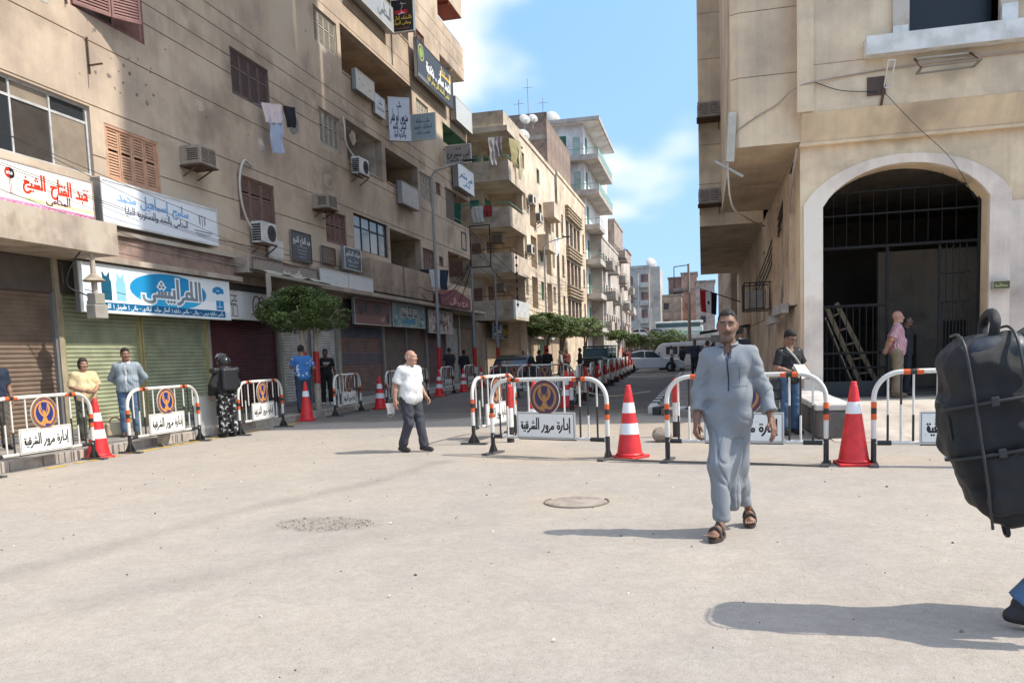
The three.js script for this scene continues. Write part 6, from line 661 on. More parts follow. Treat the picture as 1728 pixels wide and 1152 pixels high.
function person(spec) {
  const S = {}, s = (spec.height || 1.72) / 1.75, J = { ...SKEL, ...(spec.pose || {}) }; for (const k in J) S[k] = J[k].map((v) => v * s); const far = spec.far || 0, cell = (far ? .022 : .0125), b = spec.build || 1, fat = spec.belly || 0, sk = spec.skin || [.33, .17, .105];
  const t = thing('person', spec.label, 'person', spec.at, spec.turn, spec.group), R = (r) => r * s * b; if (spec.tilt) t.rotation.z = spec.tilt;
  const lerp = (a, c, k) => a.map((v, i) => mix(v, c[i], k)), wr = (amp, f, ax = 1) => (x, y, z) => (vn3(x * f, y * f * ax, z * f) - .5) * amp;
  // skin: one continuous figure, slim where clothing covers it
  const sleeve = spec.sleeve ?? .75, bs = [bone(S.pelvis, S.chest, R(.09), R(.09)), bone(S.chest, S.neck, R(.07), R(.055)), bone(S.neck, lerp(S.neck, S.head, .6), R(.055), R(.052)), bone(S.ls, S.rs, R(.05), R(.05))];
  for (const k of ['l', 'r']) { bs.push(bone(S[k + 's'], S[k + 'e'], R(.045), R(.04)), bone(S[k + 'e'], lerp(S[k + 'e'], S[k + 'w'], .35), R(.042), R(.041)), bone(lerp(S[k + 'e'], S[k + 'w'], .35), S[k + 'w'], R(.041), R(.028)), bone(S[k + 'h'], S[k + 'k'], R(.06), R(.045)), bone(S[k + 'k'], S[k + 'a'], R(.045), R(.032)), bone(S[k + 'a'], lerp(S[k + 'a'], S[k + 't'], .5), R(.035), R(.03))); }
  const pts = Object.values(S), [lo, hi] = bounds(pts, .14), skinCol = (x, y, z) => sk.map((v) => v * (.92 + .16 * vn3(x * 70, y * 70, z * 70))); const geos = [netMesh(union(bs, .03), lo, hi, far ? .03 : .014, skinCol)];
  const hd = headMesh({ skin: sk, ...(spec.head || {}) }, far ? .011 : spec.fine ? .0032 : .0055), place = (g, q, p, sc = s) => g.applyMatrix4(new THREE.Matrix4().compose(V(...p), q, V(sc, sc, sc))), hq = new THREE.Quaternion().setFromEuler(new THREE.Euler(spec.nod || 0, spec.look || 0, spec.cock || 0, 'YXZ'));
  geos.push(place(hd.skin, hq, S.head)); if (!far) for (const [k, sd] of [['l', -1], ['r', 1]]) { const a = S[k + 'e'], w = S[k + 'w'], dir = (spec.handDir && spec.handDir[k]) || [w[0] - a[0], w[1] - a[1], w[2] - a[2]], pn = (spec.palm && spec.palm[k]) || [k === 'l' ? -1 : 1, 0, -.2]; const [bx, by, bz] = basis(dir, pn); const m = new THREE.Matrix4().makeBasis(bx, by, bz); const thumbFront = bx.z > 0 ? 1 : -1; const g = handMesh({ skin: sk, curl: (spec.curl && spec.curl[k]) ?? .45 }, spec.fine ? .0036 : .006, spec.thumb?.[k] || thumbFront); geos.push(place(g, new THREE.Quaternion().setFromRotationMatrix(m), lerp(w, a, .04))); }
  part(t, 'body', mergeGeometries(geos.map((g) => g.toNonIndexed ? g : g)), skinM); if (hd.hair) part(t, 'hair', place(hd.hair, hq, S.head), mat(spec.head?.hair || [.012, .01, .009], .8));
  const ridge = (v) => 1 - Math.abs(Math.sin(v)) * 2, W = far ? () => 0 : (x, y, z) => { const n = vn3(x * 6, y * 5, z * 6) * 5; return ridge(x * 13 + y * 8 * Math.sign(x) + n) * .0045 + ridge(y * 17 + x * 5 + n * 1.3) * .004 * clamp((1.25 - y) * 3 + .3) + (vn3(x * 11, y * 8, z * 11) - .5) * .006 + Math.exp(-(Math.sin(x * 9 * Math.sign(x + .01) - y * 9 + n) ** 2) / .08) * .007 * (vn3(x * 5, y * 5, z * 5 + 3) > .45 ? 1 : .2); }, W2 = wr(far ? 0 : .004, 40);
  if (spec.top) { const L = spec.loose ?? .012, tb = [bone([S.neck[0] + .045 * s, S.neck[1] - .045 * s, S.neck[2]], [S.ls[0] * .93, S.ls[1] - .005, S.ls[2]], R(.052) + L * .5, R(.056) + L), bone([S.neck[0] - .045 * s, S.neck[1] - .045 * s, S.neck[2]], [S.rs[0] * .93, S.rs[1] - .005, S.rs[2]], R(.052) + L * .5, R(.056) + L), bone(lerp(S.chest, S.ls, .42), lerp(S.chest, S.rs, .42), R(.105) + L, R(.105) + L, { flat: 1.1 }), bone([S.waist[0] + .055 * s, S.waist[1], S.waist[2] + fat * .5], [S.waist[0] - .055 * s, S.waist[1], S.waist[2] + fat * .5], R(.105) + L + fat * .6, R(.105) + L + fat * .6), bone([S.pelvis[0] + .06 * s, S.pelvis[1] - .02, S.pelvis[2] + fat * .3], [S.pelvis[0] - .06 * s, S.pelvis[1] - .02, S.pelvis[2] + fat * .3], R(.112) + L + fat * .3, R(.112) + L + fat * .3), bone(S.chest, lerp(S.neck, S.chest, .2), R(.1), R(.055)), ...[-1, 1].map((q) => bone([S.chest[0] + q * .062 * s, S.chest[1], S.chest[2]], [S.pelvis[0] + q * .055 * s, S.pelvis[1], S.pelvis[2] + fat * .3], R(.1) + L, R(.104) + L))];
    const arms = []; for (const k of ['l', 'r']) { if (sleeve <= 1) arms.push(bone(S[k + 's'], lerp(S[k + 's'], S[k + 'e'], sleeve), R(.057) + L, R(.054) + L * 1.4, { cut: 1 })); else { arms.push(bone(S[k + 's'], S[k + 'e'], R(.057) + L, R(.047) + L)); arms.push(bone(S[k + 'e'], lerp(S[k + 'e'], S[k + 'w'], sleeve - 1), R(.047) + L, R(.038) + L, { cut: 1 })); } }
    const tor = union(tb, .05), ar = union(arms, .02), hem = S.pelvis[1] - (spec.hem ?? .1) * s, collarY = S.neck[1] + .0; const f = (x, y, z) => { let d = smin(tor(x, y, z), ar(x, y, z), .035); if (Math.abs(d) < .06) d += W(x, y, z) + W2(x, y, z); d = Math.max(d, hem - y); const n = Math.hypot(x - S.neck[0], (z - S.neck[2] - (spec.vneck ? .02 : .0)) * .9) - .062 * s, up = y - (collarY + .005 - (spec.vneck ? Math.max(0, z - S.neck[2]) * 1.1 : Math.max(0, z - S.neck[2]) * .45)); d = Math.max(d, Math.min(1, Math.max(up, n > 0 ? -1 : -1)), n < .0 ? up : -1); return d; };
    const m = part(t, spec.topName || 'shirt', netMesh(f, lo, hi, cell, spec.topColor), spec.topColor ? new THREE.MeshStandardMaterial({ vertexColors: true, roughness: .92, bumpMap: rep(clothBump, .08), bumpScale: .0006 }) : fabric(spec.top));
    if (spec.collar && !far) { const sf = (x, y) => { let z = .4; for (let i = 0; i < 80; i++) { const d = f(x, y, z); if (d < .0015) break; z -= Math.max(.001, d * .6); } return Math.max(z, 0); }, strip = (x0, x1, y0, y1, e, nx, ny) => { const g = new THREE.PlaneGeometry(1, 1, nx, ny), q = g.attributes.position; for (let i = 0; i < q.count; i++) { const x = mix(x0, x1, q.getX(i) + .5), y = mix(y0, y1, q.getY(i) + .5); q.setXYZ(i, x, y, sf(x, y) + e); } g.computeVertexNormals(); return g; }, cm = fabric(spec.collar), y1 = S.neck[1] - .07 * s, y0 = hem + .01; part(m, 'placket', strip(-.016, .016, y0, y1, .003, 2, 26), cm); part(m, 'chest_pocket', strip(.05 * s, .14 * s, S.chest[1] - .07, S.chest[1] + .045, .004, 6, 6), spec.topColor ? fabric(spec.top) : cm); for (let i = 0; i < 6; i++) { const y = mix(y0 + .05, y1, i / 5); part(m, 'button', new THREE.CylinderGeometry(.006, .006, .004, 10).rotateX(Math.PI / 2).translate(0, y, sf(0, y) + .005), mat([.5, .5, .48], .4)); } for (const q of [-1, 1]) { const g = extr([[0, 0], [q * .055, .01], [q * .062, -.03], [q * .03, -.062]], .006, .002).rotateX(-.5).translate(S.neck[0] + q * .012, S.neck[1] - .012, S.neck[2] + .072 * s); part(m, 'collar_point', g, cm); } }
    if (spec.collar) { const cg = new THREE.TorusGeometry(.066 * s, .016 * s, 8, 22, 5.4).rotateZ(-Math.PI / 2 - 2.7 + Math.PI).rotateX(Math.PI / 2 + .25).translate(S.neck[0], S.neck[1] + .0, S.neck[2] + .008); part(m, 'collar', cg, fabric(spec.collar)); } }
  if (spec.trousers) { const q = spec.wide ?? .012, lb = [bone(S.lh, S.rh, R(.1) + q * .6, R(.1) + q * .6)], legs = []; for (const k of ['l', 'r']) { lb.push(bone(S[k + 'h'], S[k + 'k'], R(.092) + q, R(.064) + q)); lb.push(bone(S[k + 'k'], [S[k + 'a'][0], S[k + 'a'][1] + .0, S[k + 'a'][2] + .012], R(.064) + q, R(.05) + q * 1.5, { cut: 1 })); } lb.push(bone(S.pelvis, lerp(S.pelvis, S.waist, .6), R(.11), R(.108))); const U = union(lb, .025), wl = far ? () => 0 : (x, y, z) => { const n = vn3(x * 8, y * 6, z * 8) * 5; return ridge(y * 15 + x * 9 + n) * .0045 * (Math.abs(y - .5) < .15 || y < .25 ? 1.5 : .7) + ridge(x * 22 + n) * .003; }; part(t, spec.trousersName || 'trousers', netMesh((x, y, z) => { const d = U(x, y, z); return Math.abs(d) < .05 ? Math.max(d + wl(x, y, z), y - S.waist[1] - .03) : d; }, lo, hi, cell), spec.trouserMat || fabric(spec.trousers)); }
  if (spec.shoes) for (const k of ['l', 'r']) { const a = S[k + 'a'], e = S[k + 't'], h = [a[0] - (e[0] - a[0]) * .18, Math.max(.045, e[1] + (a[1] - e[1]) * .35), a[2] - (e[2] - a[2]) * .22]; const U = union([bone(h, [mix(a[0], e[0], .4), mix(h[1], e[1], .4) + .006, mix(a[2], e[2], .4)], .043, .043), bone([mix(a[0], e[0], .3), mix(h[1], e[1], .3), mix(a[2], e[2], .3)], [e[0], e[1] + .006, e[2]], .045, .036), bone(a, [a[0], a[1] - .03, a[2]], .044, .045)], .02), pl = V(e[0] - h[0], e[1] - h[1], e[2] - h[2]); const nrm = V(0, 1, 0).addScaledVector(pl, -pl.y / pl.lengthSq()).normalize(); const [l2, h2] = bounds([h, e, a], .09); part(t, 'shoe', netMesh((x, y, z) => Math.max(U(x, y, z), -((x - e[0]) * nrm.x + (y - e[1]) * nrm.y + (z - e[2]) * nrm.z) - .03), l2, h2, far ? .016 : .007), mat(spec.shoes, .5)); }
  return { t, S, s };
}
const BLK = [.012, .010, .009], DK = [.14, .072, .046], MID = [.25, .13, .082];
const faceCam = (x, z) => Math.atan2(-x, -z); // turn that looks at the viewer
{ // ---- the man in the grey robe, walking towards the viewer ----
  const at = [.2, 0, -6.45], turn = faceCam(at[0], at[2]) - .16; // his left is the viewer's right
  const pose = { head: [-.005, 1.625, .03], neck: [0, 1.475, .0], ls: [.175, 1.395, -.01], rs: [-.175, 1.39, .02], le: [.275, 1.13, -.06], re: [-.245, 1.12, .02], lw: [.345, .90, .03], rw: [-.25, .885, .15], lh: [.08, .93, 0], rh: [-.09, .93, .02], lk: [.06, .5, -.02], rk: [-.07, .5, .14], la: [.1, .12, -.36], ra: [-.05, .095, .22], lt: [.13, .035, -.22], rt: [-.085, .04, .39] };
  const robe = [.215, .23, .247], p = person({ label: 'man in a long grey robe and brown sandals striding across the road', at, turn, pose, height: 1.74, build: 1.0, skin: [.2, .098, .06], fine: true, look: .12, nod: .04, head: { hair: [.013, .011, .01], hairStyle: 'short', hairThick: .006, beard: .6, beardColor: [.05, .045, .04], jaw: 1.1, hairline: .086, moustache: .5 }, curl: { l: .35, r: .75 }, palm: { l: [-.9, 0, -.4], r: [.8, 0, -.6] } });
  p.t.scale.set(.92, 1, .96); const { t, S, s } = p, L = (a, b, k) => a.map((v, i) => mix(v, b[i], k));
  // robe: shoulders, chest, belly, hips, then cloth wrapped over both legs down to the hem
  const hemF = [-.05, .17, .17], hemB = [.1, .2, -.24];
  const body = union([bone([.05, S.neck[1] - .045, 0], [S.ls[0] * .95, S.ls[1], S.ls[2]], .058, .062), bone([-.05, S.neck[1] - .045, 0], [S.rs[0] * .95, S.rs[1], S.rs[2]], .058, .062), bone(L(S.chest, S.ls, .42), L(S.chest, S.rs, .42), .112, .112), bone([.072, 1.08, .03], [-.072, 1.08, .03], .106, .106), bone([.082, .93, .0], [-.082, .93, .01], .108, .108), bone([.075, .93, 0], [.05, .55, -.05], .108, .084), bone([-.075, .93, .02], [-.06, .55, .13], .108, .086), bone([.05, .55, -.05], [.085, .2, -.2], .085, .062), bone([-.06, .55, .13], [-.045, .17, .17], .088, .072), bone([.0, .62, .03], [.02, .24, .0], .09, .06), bone(S.chest, L(S.neck, S.chest, .15), .1, .058), bone([.07, 1.3, .012], [.08, .93, 0], .104, .108), bone([-.07, 1.3, .012], [-.08, .93, .01], .104, .108)], .05);
  const arms = union([bone(S.ls, S.le, .066, .058), bone(S.le, L(S.le, S.lw, .72), .06, .056, { cut: 1 }), bone(S.rs, S.re, .066, .06), bone(S.re, L(S.re, S.rw, .62), .062, .058, { cut: 1 })], .03);
  const folds = (x, y, z) => { // long hanging pleats, diagonal pulls from shoulder and hip, crumples at elbows and hem
    const n1 = vn3(x * 5, y * 2.5, z * 5), low = clamp((1.2 - y) / .5), a = Math.atan2(x, z + .05); const ridge = (v) => 1 - Math.abs(Math.sin(v)) * 2; let w = ridge(a * 4 + y * 2.2 + n1 * 4) * .0045 * low + ridge(x * 15 - y * 9 + n1 * 5) * .007 * clamp((1.5 - y) * 4) * clamp((y - .25) * 3);
    const cr = (v, k = .07) => Math.exp(-(Math.sin(v) ** 2) / k), n2 = vn3(x * 4 + 7, y * 3, z * 4) * 4.5; w += cr(x * 10 - y * 8 + n2) * .009 * clamp((1.42 - y) * 5) * clamp((y - .75) * 4) * (vn3(x * 6, y * 5, 2) > .42 ? 1 : .3) + cr(x * 9 + y * 9 + n2 * 1.2) * .010 * clamp((1.0 - y) * 5) * clamp((y - .15) * 4) * (vn3(x * 5, y * 4, 6) > .4 ? 1 : .25) + cr(a * 5 + y * 1.4 + n2, .05) * .009 * clamp((.95 - y) * 3);
    w += (vn3(x * 10, y * 3.2, z * 10) - .5) * .014; if (y < .5) w += ridge(y * 20 + x * 9 + vn3(x * 7, y * 5, z * 7) * 5) * .0035 * clamp((.5 - y) * 4); if (Math.abs(x) > .2) w += ridge(y * 30 + x * 16 + vn3(x * 9, y * 8, 3) * 4) * .004; return w; };
  const f = (x, y, z) => { let d = smin(body(x, y, z), arms(x, y, z), .045); if (d < .07 && d > -.07) d += folds(x, y, z); const hem = .135 + (z < -.02 ? .05 : .0) + (vn3(x * 8, 2, z * 8) - .5) * .03; d = Math.max(d, hem - y); const n = Math.hypot(x - S.neck[0], z - S.neck[2]); if (n < .12) d = Math.max(d, y - S.neck[1] - .012 + Math.max(0, z - S.neck[2]) * (Math.abs(x) < .03 ? 1.1 : .55)); return d; };
  const robeM = new THREE.MeshPhysicalMaterial({ color: lin(...robe), roughness: .82, bumpMap: rep(clothBump, .05), bumpScale: .0005 });
  const r = part(t, 'robe', netMesh(f, [-.5, .08, -.5], [.55, 1.58, .45], .0072), robeM);
  const surf = (x, y) => { let z = .42; for (let i = 0; i < 90; i++) { const d = f(x, y, z); if (d < .001) break; z -= Math.max(.0008, d * .6); } return Math.max(z, -.1); };
  { const pts = []; for (let i = 0; i <= 12; i++) { const y = 1.455 - i / 12 * .33; pts.push([.004 + i * .001, y, surf(.004 + i * .001, y) + .001]); } part(r, 'zip', tube(pts, .0052, 40, 6), mat([.012, .014, .03], .5)); const patch = (x0, x1, y0, y1, e, m, n) => { const g = new THREE.PlaneGeometry(1, 1, 10, 10), q = g.attributes.position; for (let i = 0; i < q.count; i++) { const x = mix(x0, x1, q.getX(i) + .5), y = mix(y0, y1, q.getY(i) + .5); q.setXYZ(i, x, y, surf(x, y) + e); } g.computeVertexNormals(); part(r, n, g, m); }; patch(.04, .165, 1.16, 1.31, .004, robeM, 'chest_pocket'); patch(.036, .169, 1.3, 1.322, .0065, robeM, 'pocket_flap'); patch(.101, .104, 1.17, 1.3, .0068, mat([.03, .035, .05], .7), 'pocket_slit'); }
  { const cg = new THREE.TorusGeometry(.068, .011, 8, 26, 5.5).rotateZ(-Math.PI / 2 + .4).rotateX(-Math.PI / 2 + .22).translate(S.neck[0], S.neck[1] + .016, S.neck[2] + .006); part(r, 'collar', cg, robeM); for (const [a, b] of [[S.le, S.lw], [S.re, S.rw]]) { const k = a === S.le ? .7 : .6, c = L(a, b, k), d = V(b[0] - a[0], b[1] - a[1], b[2] - a[2]).normalize(); const g = new THREE.TorusGeometry(.054, .012, 8, 24); g.applyQuaternion(new THREE.Quaternion().setFromUnitVectors(V(0, 0, 1), d)); g.translate(...c); part(r, 'rolled_cuff', g, robeM); } }
  // feet in sandals
  for (const [a, e] of [[S.la, S.lt], [S.ra, S.rt]]) { const fwd = V(e[0] - a[0], e[1] - a[1] + .05, e[2] - a[2]).normalize(), h = V(a[0], a[1] - .055, a[2]).addScaledVector(fwd, -.05), tip = V(e[0], e[1], e[2]), side = V().crossVectors(V(0, 1, 0), fwd).normalize(), up = V().crossVectors(fwd, side); const P = (u, w, y) => h.clone().lerp(tip, u).addScaledVector(side, w).addScaledVector(up, y).toArray();
    const toes = [0, 1, 2, 3, 4].map((i) => bone(P(.86, -.034 + i * .017, .022), P(1.07 - Math.abs(i - (a === S.la ? 1 : 3)) * .022, -.04 + i * .02, .012), .011, .0095)), ft = union([bone(P(.08, 0, .035), P(.5, 0, .034), .033, .034), bone(P(.5, 0, .034), P(.88, 0, .02), .036, .026, { flat: 1 }), bone(P(.55, .02, .02), P(.88, .03, .015), .02, .018), bone(P(.55, -.02, .02), P(.88, -.03, .015), .02, .018), bone(a, P(.2, 0, .05), .034, .036)], .02); const [l2, h2] = bounds([P(0, 0, 0), P(1.1, 0, 0), a], .09); const foot = part(t, 'foot', netMesh((x, y, z) => { let d = ft(x, y, z); for (const b of toes) d = smin(d, b(x, y, z), .004); return d; }, l2, h2, .005, (x, y, z) => [.2 * (.9 + .2 * vn3(x * 90, y * 90, z * 90)), .1, .06]), skinM);
    const sole = []; for (let i = 0; i < 24; i++) { const a2 = i / 24 * 6.283, u = .5 + Math.cos(a2) * .6, w = Math.sin(a2) * (.045 + (u > .5 ? .008 : 0)); sole.push([u * h.distanceTo(tip), w]); } const sg = extr(sole, .024, .004); sg.applyMatrix4(new THREE.Matrix4().makeBasis(fwd, side, up)); sg.translate(...P(0, 0, -.026)); part(t, 'sandal_sole', sg, mat([.05, .035, .028], .7)); const st = (u0, u1, y) => part(t, 'sandal_strap', (() => { const g = new THREE.TubeGeometry(new THREE.CatmullRomCurve3([P(u0, -.05, -.005), P(u0, -.038, .05), P((u0 + u1) / 2, 0, y), P(u1, .038, .05), P(u1, .05, -.005)].map((q) => V(...q))), 20, .012, 6); return g; })(), mat([.055, .04, .032], .65)); st(.68, .74, .068); st(.74, .68, .066); st(.3, .42, .088); }
}
const G1 = (x, y, Y = 0) => { const q = onY(x, y, Y); return [q.x, Y, q.z]; };
{ // ---- white-shirt man walking to the right ----
  const at = G1(697, 762); person({ label: 'balding man in a white short-sleeved shirt and grey trousers crossing the road', at, turn: 1.15, height: 1.62, build: 1.04, belly: .035, pose: { le: [.27, 1.15, -.06], lw: [.30, .93, .08], re: [-.25, 1.15, -.1], rw: [-.29, .9, -.08], lk: [.1, .51, .1], rk: [-.1, .5, .02], la: [.1, .09, .16], ra: [-.1, .1, -.16], lt: [.11, .04, .33], rt: [-.11, .035, .0], head: [0, 1.6, .06] }, skin: [.38, .2, .135], top: [.72, .73, .75], sleeve: .85, hem: .16, loose: .022, collar: [.74, .75, .77], trousers: [.05, .052, .068], wide: .014, shoes: [.02, .018, .017], look: .25, head: { hairStyle: 'horseshoe', hair: [.35, .34, .32], jaw: 1.05 } });
  const q = V(at[0], 0, at[2]); const m = thing('paper_mask', 'white folded mask dangling from the white-shirt man\'s hand', 'mask', [at[0] - .31, .7, at[2] + .1], .6); part(m, 'sheet', cloth(.14, .17, 3, .8, .012), white); part(m, 'loop', new THREE.TorusGeometry(.05, .003, 5, 18).translate(0, -.08, 0), white);
  person({ label: 'person in grey blue largely hidden behind the white-shirt man', at: [-8.0, 0, -21.5], turn: -1.2, height: 1.72, top: [.2, .22, .26], trousers: [.06, .06, .07], shoes: BLK, far: 1, skin: MID, head: { hair: [.06, .05, .045] } });
}
{ // ---- people on the left pavement ----
  const lp = (px, py) => G1(px, py, .147); let a = lp(150, 742);
  person({ label: 'woman in a pale yellow blouse holding a phone by the green shutters', at: a, turn: .95, height: 1.56, build: 1.08, belly: .03, pose: { le: [.25, 1.15, .02], lw: [.14, 1.05, .26], re: [-.26, 1.14, .0], rw: [-.06, 1.05, .27] }, top: [.72, .57, .34], sleeve: .98, hem: .2, loose: .02, trousers: [.085, .085, .065], wide: .02, shoes: [.05, .04, .035], skin: [.36, .2, .13], head: { hairStyle: 'long', hair: [.045, .028, .02], hairThick: .02 }, look: .15, topName: 'blouse', curl: { l: .9, r: .8 } });
  const hb = thing('handbag', 'beige handbag set down behind the striped cone', 'handbag', [a[0] + .15, .147, a[2] - .55], .8); part(hb, 'bag', box(.36, .28, .16, 0, .15, 0, .05), dirty(.55, .46, .32, .7)); part(hb, 'handle', new THREE.TorusGeometry(.1, .012, 6, 20, Math.PI).translate(0, .28, 0), dirty(.5, .05, .05, .6));
  a = lp(222, 736); person({ label: 'man in a grey-blue striped shirt and jeans with hands behind his back', at: a, turn: .55, height: 1.74, build: 1.1, belly: .04, pose: { le: [.3, 1.16, -.12], lw: [.1, .97, -.2], re: [-.3, 1.16, -.12], rw: [-.1, .96, -.2] }, topColor: (x, y, z) => { const k = Math.sin(x * 210) > .2 ? 1 : .72; return [.31 * k, .36 * k, .40 * k]; }, top: [.3, .36, .4], sleeve: 1.9, hem: .08, collar: [.6, .62, .64], trousers: [.10, .17, .28], shoes: [.05, .035, .03], skin: MID, look: .35, head: { hair: BLK, hairThick: .014 } });
  a = G1(386, 737); const c = person({ label: 'riot police officer in black padded armour and snow-camouflage trousers seen from behind', at: a, turn: -1.95, height: 1.66, build: 1.18, pose: { le: [.3, 1.14, .02], re: [-.3, 1.14, .02], lw: [.27, .92, .16], rw: [-.27, .92, .16] }, top: [.02, .02, .022], sleeve: 1.95, hem: .05, loose: .03, topName: 'padded_jacket', trousers: [.3, .3, .3], wide: .03, trouserMat: new THREE.MeshStandardMaterial({ roughness: .9, map: rep(tileTex(128, (u, v) => { const n = fbm(u * 7, v * 7, 7, 3, 5); return n > .62 ? .7 : n > .52 ? .3 : .045; }), .34) }), shoes: [.012, .012, .012], skin: MID, head: { hairStyle: 'bald' } });
  const H = c.S.head; part(c.t, 'helmet', new THREE.SphereGeometry(.135, 26, 18, 0, 6.283, 0, 2.0).scale(1, 1, 1.12).translate(H[0], H[1] + .01, H[2] - .01), mat([.015, .016, .018], .18)); part(c.t, 'visor', new THREE.SphereGeometry(.148, 24, 10, Math.PI * .15, Math.PI * .7, .8, .9).scale(1, 1, 1.1).rotateX(-.55).translate(H[0], H[1] + .05, H[2] + .03), new THREE.MeshPhysicalMaterial({ color: lin(.75, .78, .8), roughness: .15, transmission: .6, thickness: 0, side: THREE.DoubleSide })); part(c.t, 'neck_guard', new THREE.CylinderGeometry(.13, .16, .12, 20, 1, true).translate(H[0], H[1] - .14, H[2] - .02), blackPaint); part(c.t, 'back_plate', box(.38, .46, .13, 0, 1.19, -.15, .06), mat([.014, .014, .016], .45)); part(c.t, 'shoulder_pad', box(.16, .12, .2, .23, 1.37, 0, .045), mat([.016, .016, .018], .4)); part(c.t, 'shoulder_pad', box(.16, .12, .2, -.23, 1.37, 0, .045), mat([.016, .016, .018], .4)); for (const s of [-1, 1]) part(c.t, 'shin_guard', box(.13, .36, .16, s * .105, .28, .0, .05), mat([.014, .014, .016], .4));
  const sh = thing('riot_shield', 'scuffed clear riot shield leaning beside the riot officer', 'riot shield', [a[0] - .42, 0, a[2] + .12], 1.2); part(sh, 'panel', (() => { const g = new THREE.CylinderGeometry(.6, .6, .82, 14, 1, true, -.45, .9); return g.translate(0, .46, -.55); })(), new THREE.MeshPhysicalMaterial({ color: lin(.6, .6, .58), roughness: .4, transmission: .5, thickness: 0, side: THREE.DoubleSide })); part(sh, 'handle', rod([-.06, .4, .02], [.06, .55, .02], .015), blackPaint);
  a = onX(511, 640, -10.3); a = [a.x, .147, a.z]; person({ label: 'man in a blue flower-print shirt standing under the round tree with his back turned', at: a, turn: -2.6, height: 1.8, build: 1.1, belly: .03, pose: { le: [.27, 1.18, .05], lw: [.16, 1.3, .22], re: [-.28, 1.15, -.02], rw: [-.22, 1.0, .2] }, topColor: (x, y, z) => vn3(x * 19 + 3, y * 19, z * 19) > .72 ? [.5, .56, .6] : [.045, .16, .40], top: [.05, .2, .5], sleeve: .8, hem: .12, trousers: [.045, .065, .10], shoes: BLK, skin: MID, look: -.6, head: { hair: BLK } });
  a = G1(553, 683, .147); const bm = person({ label: 'young man in a black T-shirt with white print and black trousers', at: a, turn: .5, height: 1.74, pose: { le: [.25, 1.14, .0], lw: [.28, .9, .02], re: [-.25, 1.16, .04], rw: [-.1, 1.2, .24] }, top: [.014, .014, .016], sleeve: .75, hem: .12, trousers: [.016, .016, .018], shoes: [.6, .6, .6], skin: DK, look: -.4, head: { hair: BLK } });
  part(bm.t, 'shirt_print', [box(.2, .03, .004, .02, 1.3, .152), box(.16, .022, .004, .0, 1.25, .156)], white);
  person({ label: 'person in dark blue standing against the brown shutter at the frame edge', at: [-11.9, .147, -11.5], turn: 1.2, height: 1.7, top: [.02, .03, .06], sleeve: .8, trousers: [.13, .11, .09], shoes: BLK, skin: MID, head: { hair: BLK } });
}
{ // ---- right side ----
  let a = G1(1333, 733); const p = person({ label: 'man with glasses in a black T-shirt reading papers beside the low stone parapet', at: a, turn: .55, height: 1.7, pose: { le: [.27, 1.15, .02], lw: [.16, 1.03, .27], re: [-.27, 1.13, .02], rw: [-.05, 1.03, .25] }, top: [.018, .02, .024], sleeve: .8, hem: .12, vneck: 1, trousers: [.075, .14, .24], shoes: [.03, .025, .022], skin: MID, look: .2, nod: .45, head: { hair: BLK, hairThick: .02 } });
  const hq = new THREE.Quaternion().setFromEuler(new THREE.Euler(.45, .2, 0, 'YXZ')), gl = merge([-1, 1].map((s) => new THREE.TorusGeometry(.022, .003, 6, 20).translate(s * .031, .006, .1)).concat([rod([-.01, .01, .104], [.01, .01, .104], .003), rod([-.052, .01, .098], [-.08, .012, .0], .003), rod([.052, .01, .098], [.08, .012, .0], .003)])); gl.applyMatrix4(new THREE.Matrix4().compose(V(...p.S.head), hq, V(1, 1, 1))); part(p.t, 'glasses', gl, mat([.01, .01, .01], .3)); part(p.t, 'bag_strap', tube([[-.12, 1.42, .08], [0, 1.25, .16], [.12, 1.08, .15], [.2, .95, .1]], .016, 24), mat([.4, .38, .34], .8));
  const pp = thing('paper_sheets', 'white paper sheets in the hands of the man with glasses', 'paper', [a[0] + .14, 1.0, a[2] + .3], .55); for (let i = 0; i < 3; i++) part(pp, 'sheet', cloth(.21, .28, i * 2, 1, .01).rotateX(-.9 + i * .12).translate(i * .02, i * .01, 0), white);
  const sb = thing('shoulder_bag', 'dark shoulder bag hanging at the hip of the man with glasses', 'bag', [a[0] - .22, .75, a[2] + .1], .4); part(sb, 'bag', box(.3, .34, .12, 0, 0, 0, .04), mat([.02, .022, .025], .7)); part(sb, 'flap', box(.29, .16, .015, 0, .08, .066, .01), mat([.025, .027, .03], .6));
  person({ label: 'man in a dark suit seen from behind near the side wall', at: [.75, .14, -17.4], turn: 2.6, height: 1.76, top: [.016, .017, .022], sleeve: 1.95, hem: .22, collar: [.7, .7, .7], trousers: [.016, .017, .022], shoes: BLK, skin: DK, head: { hair: BLK }, topName: 'suit_jacket' });
  a = [3.74, .36, -17.28]; person({ label: 'bald man in a pink striped shirt standing in the gateway with hands behind him', at: a, turn: 1.45, height: 1.7, belly: .05, pose: { le: [.27, 1.17, -.12], lw: [.1, .97, -.2], re: [-.27, 1.17, -.12], rw: [-.1, .96, -.2] }, topColor: (x, y, z) => { const k = Math.sin((x + z) * 190) > .1; return k ? [.62, .44, .46] : [.34, .12, .16]; }, top: [.5, .3, .3], sleeve: .85, hem: .14, collar: [.6, .5, .5], trousers: [.24, .19, .13], wide: .02, shoes: [.16, .09, .05], skin: [.4, .21, .14], head: { hairStyle: 'bald', beard: .35, beardColor: [.3, .28, .26] } });
  person({ label: 'man in dark clothes standing behind the pink-striped man in the gateway', at: [4.02, .36, -17.75], turn: 1.3, height: 1.62, top: [.02, .022, .028], sleeve: 1.9, trousers: [.02, .025, .04], shoes: BLK, skin: DK, head: { hair: BLK }, far: 1 });
}
